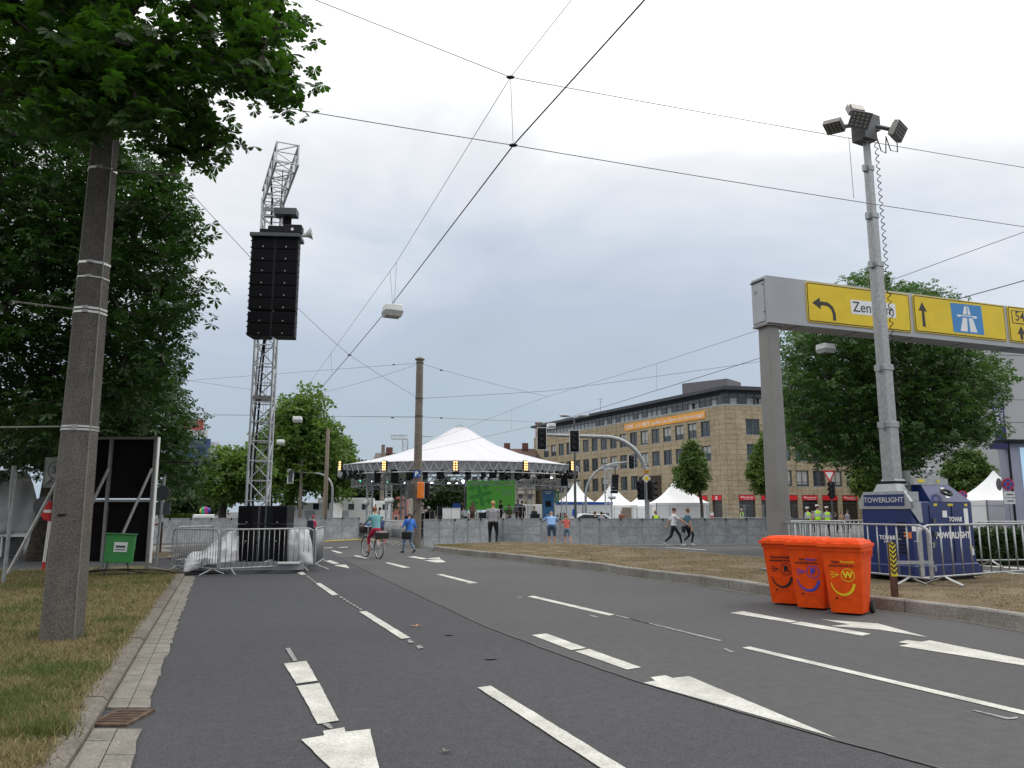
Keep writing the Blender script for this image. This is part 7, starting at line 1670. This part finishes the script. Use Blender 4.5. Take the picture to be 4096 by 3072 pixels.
# ================================================================ PEOPLE
SKIN = mat('skin', (.46, .26, .18), .55, 0, .06, 8); SKIN2 = mat('skin_tan', (.36, .19, .12), .55, 0, .06, 8)
DENIM = mat('denim', (.05, .085, .15), .85, 0, .2, 12); DENIML = mat('denim_light', (.13, .20, .29), .85, 0, .25, 10); NAVYC = mat('navy_cloth', (.015, .018, .035), .85, 0, .2, 10); BLKC = mat('black_cloth', (.010, .010, .012), .85, 0, .2, 10)
SHOE = mat('shoe_dark', (.02, .02, .022), .6); SHOEW = mat('shoe_white', (.62, .62, .62), .55)
def pat(name, c1, c2, scale, kind):
    m = mat(name, c1, .85, 0, 0); t = m.node_tree; b = t.nodes['Principled BSDF']; tc_ = t.nodes.new('ShaderNodeTexCoord')
    if kind == 'check':
        w1 = t.nodes.new('ShaderNodeTexWave'); w2 = t.nodes.new('ShaderNodeTexWave')
        for w_, ax in ((w1, 'X'), (w2, 'Z')): w_.bands_direction = ax; w_.inputs['Scale'].default_value = scale; t.links.new(tc_.outputs['Object'], w_.inputs['Vector'])
        mx = t.nodes.new('ShaderNodeMath'); mx.operation = 'ADD'; t.links.new(w1.outputs['Fac'], mx.inputs[0]); t.links.new(w2.outputs['Fac'], mx.inputs[1]); f = mx.outputs[0]; lo, hi = .75, 1.15
    else:
        w1 = t.nodes.new('ShaderNodeTexWave'); w1.bands_direction = 'Z'; w1.inputs['Scale'].default_value = scale; t.links.new(tc_.outputs['Object'], w1.inputs['Vector']); f = w1.outputs['Fac']; lo, hi = .45, .55
    mr = t.nodes.new('ShaderNodeMapRange'); mr.inputs['From Min'].default_value = lo; mr.inputs['From Max'].default_value = hi; t.links.new(f, mr.inputs['Value'])
    mi = t.nodes.new('ShaderNodeMix'); mi.data_type = 'RGBA'; mi.inputs[6].default_value = (*c1, 1); mi.inputs[7].default_value = (*c2, 1); t.links.new(mr.outputs[0], mi.inputs[0]); t.links.new(mi.outputs[2], b.inputs['Base Color']); return m
CHECK = pat('checked_shirt', (.60, .60, .62), (.035, .04, .07), 5.5, 'check'); STRIPE = pat('striped_shirt', (.50, .045, .03), (.62, .22, .16), 9, 'stripe'); PLAID = pat('plaid_shirt', (.35, .02, .03), (.05, .02, .05), 9, 'check')
def cl_(name, c, **k): return mat(name, c, .85, 0, .10, 9, **k)
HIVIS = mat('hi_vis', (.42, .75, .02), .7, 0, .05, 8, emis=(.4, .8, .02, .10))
def ik(a, b, l1, l2, bend):
    d = b-a; L = max(.05, min(d.length, (l1+l2)*.999)); d = d.normalized(); x = (l1*l1-l2*l2+L*L)/(2*L); h = math.sqrt(max(0, l1*l1-x*x)); n = Vector(bend)-d*Vector(bend).dot(d)
    return a+d*x+n.normalized()*h
def person(label, loc, rz, H, shirt, pants, shoes=SHOE, skin=SKIN, hair=(.05, .03, .02), hair_style='short', lean=0, feet=((-.055, 0), (.055, 0)), hands=((-.15, .03, .47), (.15, .03, .47)), sleeve=.5, shorts=1.0, foot_z=(0, 0), hat=None, bulk=1.0, head_yaw=0, pelvis=None, group=None, vox=.019, skirt=False, ankle_tilt=(0, 0), vest=None, knee_bend=None):
    t = thing('person', label, 'person', loc, rz, group); h = H
    V = lambda x, y, z: Vector((x*h, y*h, z*h))
    pel = V(*(pelvis or (0, 0, .52))); Rl = Matrix.Rotation(-R(lean), 3, 'X'); T = lambda x, y, z: pel+Rl @ V(x, y, z)
    mb = MB(); tagm = []
    def loft(secs, mi, n=14):
        o = len(mb.v)
        for c, ax, ay, rx, ry in secs:
            for j in range(n): a = 2*PI*j/n; mb.v.append(tuple(c+ax*rx*math.cos(a)+ay*ry*math.sin(a)))
        for i in range(len(secs)-1):
            for j in range(n): mb.f.append((o+i*n+j, o+i*n+(j+1) % n, o+(i+1)*n+(j+1) % n, o+(i+1)*n+j)); mb.m.append(mi)
        mb.f.append(tuple(range(o, o+n))[::-1]); mb.m.append(mi); mb.f.append(tuple(o+(len(secs)-1)*n+j for j in range(n))); mb.m.append(mi)
    X, Yv_, b = Rl @ Vector((1, 0, 0)), Rl @ Vector((0, 1, 0)), bulk
    loft([(T(0, 0, -.045), X, Yv_, .078*h*b, .060*h*b), (T(0, 0, -.01), X, Yv_, .092*h*b, .068*h*b), (T(0, 0, .03), X, Yv_, .088*h*b, .064*h*b)], 2)
    loft([(T(0, 0, .0), X, Yv_, .094*h*b, .068*h*b), (T(0, 0, .06), X, Yv_, .086*h*b, .063*h*b), (T(0, .005, .14), X, Yv_, .094*h*b, .066*h*b), (T(0, .005, .22), X, Yv_, .102*h*b, .068*h*b), (T(0, -.002, .275), X, Yv_, .100*h*b, .056*h), (T(0, -.005, .31), X, Yv_, .060*h, .042*h)], 1)
    hc = T(0, .012, .415); nb = T(0, -.005, .29)
    mb.path([nb, T(0, .0, .335), hc], [.034*h, .030*h, .03*h], 10, 0)
    mb.sphere(hc, (.044*h, .055*h, .064*h), 14, 10, 0); mb.sphere(hc+Rl @ V(0, .012, -.028), (.034*h, .040*h, .036*h), 10, 8, 0)
    hy = Matrix.Rotation(R(head_yaw), 3, 'Z')
    mb.sphere(hc+Rl @ (hy @ V(0, .056, -.008)), (.007*h, .010*h, .012*h), 6, 5, 0)
    for s in (-1, 1): mb.sphere(hc+Rl @ (hy @ V(s*.044, -.004, -.004)), (.006*h, .011*h, .017*h), 6, 5, 0)
    def limb(pts, rads, mats_):
        for i in range(len(pts)-1):
            k = 4
            for q in range(k):
                a, bb = pts[i].lerp(pts[i+1], q/k), pts[i].lerp(pts[i+1], (q+1)/k); ra, rb_ = rads[i]+(rads[i+1]-rads[i])*q/k, rads[i]+(rads[i+1]-rads[i])*(q+1)/k
                mb.path([a, bb], [ra, rb_], 10, mats_(i+(q+.5)/k))
            mb.sphere(pts[i+1], rads[i+1]*.99, 8, 6, mats_(i+.99))
    fwd = Vector((0, 1, 0))
    for k, s in enumerate((-1, 1)):
        hip = pel+V(s*.05*b, 0, -.02); an = V(feet[k][0], feet[k][1], .045)+Vector((0, 0, foot_z[k]*h)); kn = ik(hip, an, .245*h, .245*h, knee_bend or (s*.15, 1, 0))
        cover = shorts
        limb([hip, kn, an], [.056*h*b, .037*h, .024*h], lambda u: 2 if u < cover*2 else 0)
        mb.sphere(kn, .036*h, 8, 6, 2 if cover > .45 else 0)
        at = R(ankle_tilt[k]); fd = Vector((0, math.cos(at), -math.sin(at)))
        mb.path([an+fd*(-.03*h)+Vector((0, 0, -.026*h)), an+fd*.03*h+Vector((0, 0, -.022*h)), an+fd*.085*h+Vector((0, 0, -.030*h)), an+fd*.105*h+Vector((0, 0, -.033*h))], [.022*h, .026*h, .021*h, .012*h], 8, 3)
        mb.sphere(an, .025*h, 8, 6, 3 if shorts > .9 else (0 if shoes is not SHOEW else 3))
        sh = T(s*.098*b, -.004, .262); wr = V(*hands[k]); el_ = ik(sh, wr, .172*h, .15*h, (s*.5, -1, -.2))
        limb([sh, el_, wr], [.036*h*b, .026*h, .017*h], lambda u: 1 if u < sleeve*2 else 0)
        mb.sphere(sh, .037*h*b, 8, 6, 1)
        # hand with palm and five fingers
        d = (wr-el_).normalized(); sd_ = d.cross(Vector((0, 0, 1))); sd_ = sd_.normalized() if sd_.length > .1 else Vector((1, 0, 0)); up3 = sd_.cross(d)
        hm = MB(); pc = wr+d*.032*h; hm.path([wr-d*.01*h, wr+d*.02*h, wr+d*.05*h], [.014*h, .020*h, .020*h], 8)
        for q, ln in enumerate((.030, .042, .046, .043, .034)):
            if q == 0: st_, dr = wr+d*.02*h+up3*.018*h, (d*.6+up3*.8).normalized()
            else: st_, dr = wr+d*.048*h+up3*(.020-.0125*q)*h*1.3, d
            cur = (sd_*s*-.25)
            hm.path([st_, st_+dr*ln*h*.5, st_+(dr+cur).normalized()*ln*h], [.0055*h, .005*h, .0035*h], 6)
        hm.build('hand', skin, t, smooth=True)
    me = mb.mesh('body', [skin, shirt, pants, shoes]); kd = kdtree.KDTree(len(mb.f))
    for i, p in enumerate(me.polygons): kd.insert(p.center, i)
    kd.balance(); mi = mb.m
    ob = bpy.data.objects.new('tmp', me); col.objects.link(ob); r_ = ob.modifiers.new('r', 'REMESH'); r_.mode = 'VOXEL'; r_.voxel_size = vox; s_ = ob.modifiers.new('s', 'SMOOTH'); s_.factor = .5; s_.iterations = 4
    dg = bpy.context.evaluated_depsgraph_get(); m2 = bpy.data.meshes.new_from_object(ob.evaluated_get(dg)); bpy.data.objects.remove(ob); bpy.data.meshes.remove(me); m2.name = 'body'; m2.materials.clear()
    for m in (skin, shirt, pants, shoes): m2.materials.append(m)
    idx = [mi[kd.find(p.center)[1]] for p in m2.polygons]
    m2.polygons.foreach_set('material_index', idx); m2.polygons.foreach_set('use_smooth', [True]*len(m2.polygons)); m2.update(); link('body', m2, t)
    hm_ = mat('hair_%.2f_%.2f' % hair[:2], hair, .7, 0, .25, 40); Mh = Matrix.Translation(hc) @ (Rl @ hy).to_4x4()
    if hair_style != 'bald':
        hb = MB(); hb.sphere((0, -.010*h, .012*h), (.050*h, .056*h, .058*h), 14, 9, 0, Mh)
        if hair_style in ('long', 'tail'): hb.path([Mh @ (V(0, -.05, .01)), Mh @ V(0, -.07, -.05), Mh @ V(0, -.072, -.14 if hair_style == 'tail' else -.11)], [.02*h, .026*h if hair_style == 'tail' else .045*h, .010*h if hair_style == 'tail' else .035*h], 8)
        hb.build('hair', hm_, t, smooth=True)
    # face
    fb = MB()
    for s in (-1, 1): fb.sphere((s*.018*h, .052*h, .004*h), (.006*h, .004*h, .004*h), 6, 4, 0, Mh)
    fb2 = fb.build('eyes', BLACK, t); MB().box((0, .056*h, -.03*h), (.024*h, .006*h, .006*h), M=Mh).build('mouth', mat('lips', (.30, .10, .09), .6), t)
    if hat: hb = MB(); hb.lathe([(.055*h, .0), (.066*h, .045*h), (.06*h, .06*h), (0, .066*h)], 14, M=Mh @ Matrix.Translation((0, 0, .025*h))); hb.box((0, .055*h, .025*h), (.07*h, .05*h, .006*h), M=Mh); hb.build('cap', hat, t, smooth=True)
    if vest: 
        vb = MB(); o = vb
        secs = [(T(0, 0, .0), .102, .078), (T(0, .003, .10), .100, .076), (T(0, .005, .2), .110, .078), (T(0, .0, .27), .102, .068), (T(0, -.004, .30), .06, .05)]
        for c, rx, ry in secs:
            for j in range(16): a = 2*PI*j/16; vb.v.append(tuple(c+X*rx*h*b*math.cos(a)+Yv_*ry*h*b*math.sin(a)))
        for i in range(4):
            for j in range(16): vb.f.append((i*16+j, i*16+(j+1) % 16, (i+1)*16+(j+1) % 16, (i+1)*16+j)); vb.m.append(1 if i == 1 else 0)
        vb.build('safety_vest', [vest, mat('reflective_tape', (.6, .6, .6), .3, .3)], t, smooth=True)
    if skirt: MB().lathe([(.085*h, .56*h), (.10*h, .48*h), (.125*h, .30*h), (.12*h, .30*h), (.08*h, .5*h)], 14).build('skirt', pants, t, smooth=True)
    return t
def hgt(x, y, Y, z=0): return up_z(x, y, Y)-z
# man in the checked shirt
g = gp(1972, 2184); g.z = .02
p = person('man in a checked shirt and black trousers standing at the barrier with his back turned', g, R(-4), hgt(1972, 2005, g.y), CHECK, BLKC, hair=(.42, .26, .10), hands=((-.06, .16, .64), (.06, .16, .62)), sleeve=.75, bulk=1.22, feet=((-.075, 0), (.075, 0)))
g = gp(2207, 2184); 
person('man in a light blue shirt and denim shorts leaning on the barrier', g, R(-2), 1.66, cl_('light_blue_shirt', (.20, .36, .62)), DENIM, skin=SKIN2, hair_style='bald', lean=34, hands=((-.14, .30, .70), (.10, .33, .70)), sleeve=.42, shorts=.56, bulk=1.25, feet=((-.06, -.10), (.075, -.12)), pelvis=(0, -.03, .52))
g = gp(2268, 2184)
person('girl in a red striped top and short denim shorts leaning on the barrier', g, R(6), 1.42, STRIPE, DENIML, hair=(.20, .08, .03), hair_style='tail', lean=14, hands=((-.14, .28, .72), (.04, .30, .72)), sleeve=.3, shorts=.34, feet=((-.04, -.02), (.12, -.14)), pelvis=(0, 0, .52), bulk=.92)
g = gp(2700, 2184); Hh = hgt(2700, 2031, g.y)
person('young man in a white T-shirt and white sneakers walking to the right', g, R(-88), Hh*1.02, cl_('white_shirt', (.66, .66, .68)), BLKC, shoes=SHOEW, hair=(.06, .03, .02), hands=((-.17, -.16, .50), (.16, .30, .56)), sleeve=.42, feet=((-.05, -.27), (.05, .17)), foot_z=(.05, 0), ankle_tilt=(40, -10), pelvis=(0, -.02, .505), lean=3, head_yaw=-25)
g = gp(2755, 2181); Hh = hgt(2755, 2037, g.y)
wk = person('man in a teal polo shirt and navy trousers walking with a black bag', g, R(-82), Hh*1.03, cl_('teal_polo', (.06, .15, .20)), NAVYC, shoes=SHOEW, hair=(.12, .07, .04), hands=((-.18, -.04, .50), (.19, .02, .44)), sleeve=.42, feet=((-.05, -.13), (.05, .06)), foot_z=(.06, 0), ankle_tilt=(45, 0), bulk=1.15)
b = MB().box((0, 0, -.16), (.12, .40, .30)).build('shoulder_bag', BLKC, None, bevel=.04, loc=g+Vector((-.22, -.02, .88))); tag(b, 'black bag carried by the man in the teal polo', 'bag')
g = gp(1637, 2212); Hh = hgt(1637, 2052, g.y)
person('older man in a bright blue shirt and jeans walking beside the concrete mast', g, R(52), Hh*1.03, cl_('blue_shirt', (.04, .17, .60)), DENIML, shoes=SHOE, hair=(.20, .16, .12), hands=((-.10, .20, .68), (.17, .05, .50)), sleeve=.55, feet=((-.06, .16), (.05, -.14)), foot_z=(0, .04), ankle_tilt=(-5, 30), bulk=1.25, lean=2)
b = MB().box((0, 0, 0), (.34, .16, .26)).build('messenger_bag', BLKC, None, bevel=.04, loc=Vector((sx(1627, 28.2, 1), 28.25, up_z(1627, 2142, 28.2))), rz=R(-10)); tag(b, 'black messenger bag at the hip of the man in blue', 'bag')
MB().path([(-.1, .05, .10), (.04, .16, .50), (.20, .30, .86)], .018, 6).build('strap', BLKC, b)
# cyclist
bk = gp(1492, 2232); BA = R(34)
bike = thing('bicycle', 'silver city bicycle with wicker baskets ridden by the woman in teal', 'bicycle', bk, BA)
RW = .34; WB = 1.08; sp0 = -.46                  # local: +Y is forward
FRM = mat('bike_frame', (.45, .46, .47), .35, .4, .05, 5)
for y in (sp0, sp0+WB):
    wv = MB().path([(0, y+RW*math.cos(a), RW+RW*math.sin(a)) for a in np.linspace(0, 2*PI, 37)[:-1]], .019, 7, closed=True).build('wheel', RUBBER, bike, smooth=True)
    MB().path([(0, y+(RW-.03)*math.cos(a), RW+(RW-.03)*math.sin(a)) for a in np.linspace(0, 2*PI, 37)[:-1]], .010, 5, closed=True).build('rim', ALU, wv, smooth=True)
    me = MB().tube((0, 0, .02), (0, 0, RW-.035), .0022, n=3, caps=False).mesh('spoke', ALU)
    for k in range(18): link('spoke', me, wv, (0, y, RW), rot=(2*PI*k/18, 0, 0))
    MB().tube((-.05, y, RW), (.05, y, RW), .022, n=8).build('hub', ALUD, wv)
    MB().path([(0, y+(RW+.03)*math.cos(a), RW+(RW+.03)*math.sin(a)) for a in np.linspace(R(10), R(200) if y < 0 else R(160), 16)], .016, 5).build('mudguard', FRM, bike, smooth=True)
bb_, sd2, hdt, hdb = Vector((0, -.02, .29)), Vector((0, -.20, .80)), Vector((0, .46, .86)), Vector((0, .52, .62))
for a, b_ in ((bb_, sd2), (bb_, hdb), (bb_+Vector((0, -.06, .22)), hdb+Vector((0, -.02, .1))), (hdt, hdb), (bb_, Vector((0, sp0, RW))), (sd2+Vector((0, .03, -.1)), Vector((0, sp0, RW)))): MB().tube(a, b_, .018, n=8).build('frame_tube', FRM, bike, smooth=True)
for s in (-1, 1): MB().path([hdb, hdb+Vector((s*.05, .03, -.05)), Vector((s*.05, sp0+WB, RW))], .012, 6).build('fork_blade', FRM, bike)
MB().path([(-.30, .26, 1.06), (-.22, .38, 1.04), (-.06, .45, 1.02), (0, .45, 1.0), (.06, .45, 1.02), (.22, .38, 1.04), (.30, .26, 1.06)], .013, 6).build('handlebar', ALU, bike, smooth=True); MB().tube(hdt, (0, .45, 1.02), .016, n=6).build('stem', ALU, bike)
MB().sphere((0, -.22, .88), (.10, .14, .045), 12, 7).build('saddle', BLACK, bike, smooth=True); MB().tube(sd2, (0, -.22, .87), .014, n=6).build('seat_post', ALU, bike)
MB().tube((-.11, -.02, .29), (.11, -.02, .29), .016, n=6).build('crank_axle', ALUD, bike)
for s, y, z in ((-1, .10, .20), (1, -.14, .38)): MB().tube((s*.1, -.02, .29), (s*.1, y, z), .012, n=6).build('crank', ALUD, bike); MB().box((s*.15, y, z), (.10, .08, .025)).build('pedal', BLACK, bike)
WICK = mat('dark_wicker', (.025, .022, .02), .8, 0, .4, 50, bump=.5)
MB().box((0, .66, .90), (.34, .26, .22), tz=-.15).build('front_basket', WICK, bike, bevel=.02); MB().box((0, .66, 1.06), (.26, .2, .14)).build('blue_parcel', mat('blue_parcel', (.04, .16, .38), .6), bike, bevel=.03)
MB().box((0, -.62, .74), (.30, .36, .20), tz=-.12).build('rear_basket', WICK, bike, bevel=.02); MB().box((0, -.62, .63), (.14, .42, .02)).build('rear_rack', ALUD, bike); MB().box((0, -.60, .86), (.26, .3, .05)).build('magazine', mat('magazine', (.5, .35, .36), .6, 0, .3, 20), bike)
MB().sphere((0, -.85, .60), .035, 8, 6).build('rear_light', SRED, bike); MB().box((0, -.86, .50), (.06, .02, .04)).build('reflector', SRED, bike); MB().tube((-.06, -.1, .26), (-.14, -.16, .02), .012, n=5).build('kick_stand', ALUD, bike)
Hc = 1.60
cy = person('woman in a teal top and crimson trousers riding the bicycle', bk+Matrix.Rotation(BA, 3, 'Z') @ Vector((0, 0, 0)), BA, Hc, cl_('teal_top', (.14, .36, .38)), cl_('crimson', (.44, .012, .06)), shoes=mat('sandal', (.20, .10, .07), .6), hair=(.22, .10, .05), pelvis=(0, -.19/Hc, .93/Hc), lean=12, hands=((-.27/Hc, .28/Hc, 1.06/Hc), (.27/Hc, .28/Hc, 1.06/Hc)), feet=((-.13/Hc, .05/Hc), (.13/Hc, -.18/Hc)), foot_z=(.17/Hc, .34/Hc), sleeve=.40, shorts=.74, bulk=1.08, ankle_tilt=(8, 20))
# figures behind the barriers and on the stage
RED = cl_('pink_jacket', (.52, .04, .12))
g = gp(1248, 2166); kid = person('person in a pink hooded jacket with a dark rucksack by the left barrier line', g, R(10), 1.30, RED, NAVYC, hair=(.12, .08, .05), sleeve=1, vox=.022, hat=RED); b = MB().box((0, 0, 0), (.32, .2, .42)).build('rucksack', NAVYC, None, bevel=.06, loc=g+Vector((-.06, -.22, .88))); tag(b, 'dark rucksack on the back of the person in pink', 'rucksack')
WCAP = mat('white_cap', (.7, .7, .7), .6); BLKS = cl_('black_tee', (.012, .012, .014)); GRYS = cl_('grey_shirt', (.30, .30, .36)); BRN = cl_('brown_dress', (.14, .08, .045)); GRN = cl_('olive_shirt', (.10, .14, .06)); BLUS = cl_('plain_blue', (.06, .10, .28)); CREAM = cl_('cream_shirt', (.45, .40, .34)); LBS = cl_('pale_blue_shirt', (.36, .42, .50))
def fig(label, x, ytop, Y, z, rz, shirt, pants, **k):
    k.setdefault('sleeve', .45); return person(label, (sx(x, Y, 1.5), Y, z), R(rz), hgt(x, ytop, Y, z), shirt, pants, vox=k.pop('vox', .026), **k)
fig('steward in a yellow vest before the largest white tent', 2622, 2041, 44, 0, 10, BLKS, BLKC, hair=(.25, .15, .07), vest=HIVIS)
fig('steward in a yellow vest in front of the red shop fronts', 2967, 2034, 66, 0, 70, BLKS, BLKC, hair=(.4, .38, .35), vest=HIVIS)
for k, (x, y, rz) in enumerate(((3231, 2030, 20), (3270, 2021, -10), (3308, 2028, 5))): fig(f'{["left", "middle", "right"][k]} of three police officers in white caps and yellow vests', x, y, 52, 0, rz, LBS, NAVYC, vest=HIVIS, hat=WCAP, sleeve=.5, group='police officers behind the barrier')
for k, (x, y, c, lb) in enumerate(((3248, 2042, cl_('salmon_shirt', (.5, .2, .15)), 'salmon'), (3365, 2046, cl_('tan_shirt', (.35, .24, .15)), 'tan'), (3388, 2040, GRYS, 'grey'), (3340, 2050, BLKS, 'black'))): fig(f'bystander in a {lb} shirt near the police officers', x, y, 58, 0, 170+20*k, c, NAVYC)
fig('woman in a brown dress standing on the stage before the green screen', 1890, 2006, 50, .58, 170, cl_('rose_top', (.42, .22, .18)), BRN, hair=(.40, .26, .12), hair_style='long', skirt=True, shorts=.3, hands=((-.05, .12, .62), (.05, .12, .62)))
fig('stagehand in a black T-shirt on the stage right of the checked-shirt man', 2003, 2000, 51, .58, 60, BLKS, BLKC, hair=(.20, .12, .06))
fig('man in a grey shirt at the right end of the green screen', 2072, 1996, 52, .58, 190, GRYS, NAVYC, hair=(.3, .3, .3))
fig('man in black beside the stage handrail', 2088, 2003, 50, .58, 10, BLKS, BLKC, hair=(.05, .03, .02))
fig('musician in an olive shirt seated left of the handrail', 2036, 2018, 50.5, .3, 160, GRN, DENIM, hair=(.10, .06, .04), hair_style='long', hands=((-.06, .16, .6), (.08, .16, .56)))
fig('stage helper in black behind the white desk', 1850, 2000, 51, .58, 120, BLKS, DENIM, hair=(.05, .03, .02))
fig('technician crouching beside the blue case in a pale jacket', 1862, 2020, 48, .35, 30, cl_('pale_jacket', (.35, .40, .42)), BLKC, lean=30, hat=NAVYC)
fig('technician in black at the right stage edge', 2137, 2025, 49, .3, 200, BLKS, BLKC)
fig('person in a red plaid shirt behind the cyclist', 1515, 2058, 48, 0, 20, PLAID, NAVYC, hat=mat('straw_hat', (.4, .3, .18), .8))
fig('person in a white and blue jacket on the stage behind the cyclist', 1505, 2026, 52, .2, -60, cl_('white_jacket', (.50, .54, .58)), NAVYC, lean=20)
fig('person in dark blue left of the plaid shirt', 1530, 2066, 47, 0, 150, BLUS, NAVYC)
fig('technician in a grey-blue shirt bending over a console by the mast', 1712, 2032, 47, .3, -80, cl_('grey_blue', (.20, .26, .36)), BLKC, lean=40, hands=((-.1, .3, .62), (.1, .3, .6)))
fig('technician in a pale cap bending behind the concrete mast', 1690, 2022, 48, .3, -70, GRYS, BLKC, lean=30, hat=WCAP)
fig('man in black half hidden behind the barrier near the blue disc sign', 2230, 2058, 47, 0, 0, BLKS, BLKC)
fig('woman with a dark top behind the white car', 2380, 2045, 44, 0, 30, BLKS, BLKC, hair=(.1, .05, .03)); fig('man with a grey top behind the white car', 2405, 2046, 44.5, 0, -20, GRYS, BLKC); fig('man in the doorway of the second tent', 2486, 2042, 62, 0, 180, cl_('rust_shirt', (.25, .10, .06)), BLKC)
# left crowd behind the barrier line
fig('steward in a yellow vest and white cap at the left barrier end', 606, 2074, 46, 0, 0, LBS, NAVYC, vest=HIVIS, hat=WCAP)
for k, (x, y, c, hc_, lb, st2) in enumerate(((667, 2080, CREAM, (.25, .08, .03), 'red-haired onlooker in cream', 'long'), (683, 2073, GRYS, (.08, .05, .03), 'dark-haired onlooker in grey', 'short'), (707, 2072, cl_('dark_coat', (.05, .03, .03)), (.42, .30, .16), 'blond onlooker in a dark coat', 'short'), (724, 2078, cl_('white_blouse', (.55, .53, .5)), (.5, .38, .2), 'blond onlooker in white', 'long'), (752, 2073, BLUS, (.06, .04, .03), 'onlooker in blue', 'short'))): fig(lb+' behind the left barrier line', x, y, 45+k*.7, 0, 160+30*k, c, NAVYC, hair=hc_, hair_style=st2)
# people at the attic windows
for lb, u_, w_, z in (('man in black leaning out at the office attic corner', 5.2, uR, ZPAR-.35), ('person in black leaning out of the attic above the banner end', -7.0, uL, ZPAR-.5)):
    q = C0+w_*u_-(w_.cross(Vector((0, 0, 1))))*.45; person(lb, (q.x, q.y, z+.15), R(180), 1.7, BLKS, BLKC, hair=(.06, .04, .03), lean=14, vox=.03, sleeve=.4)
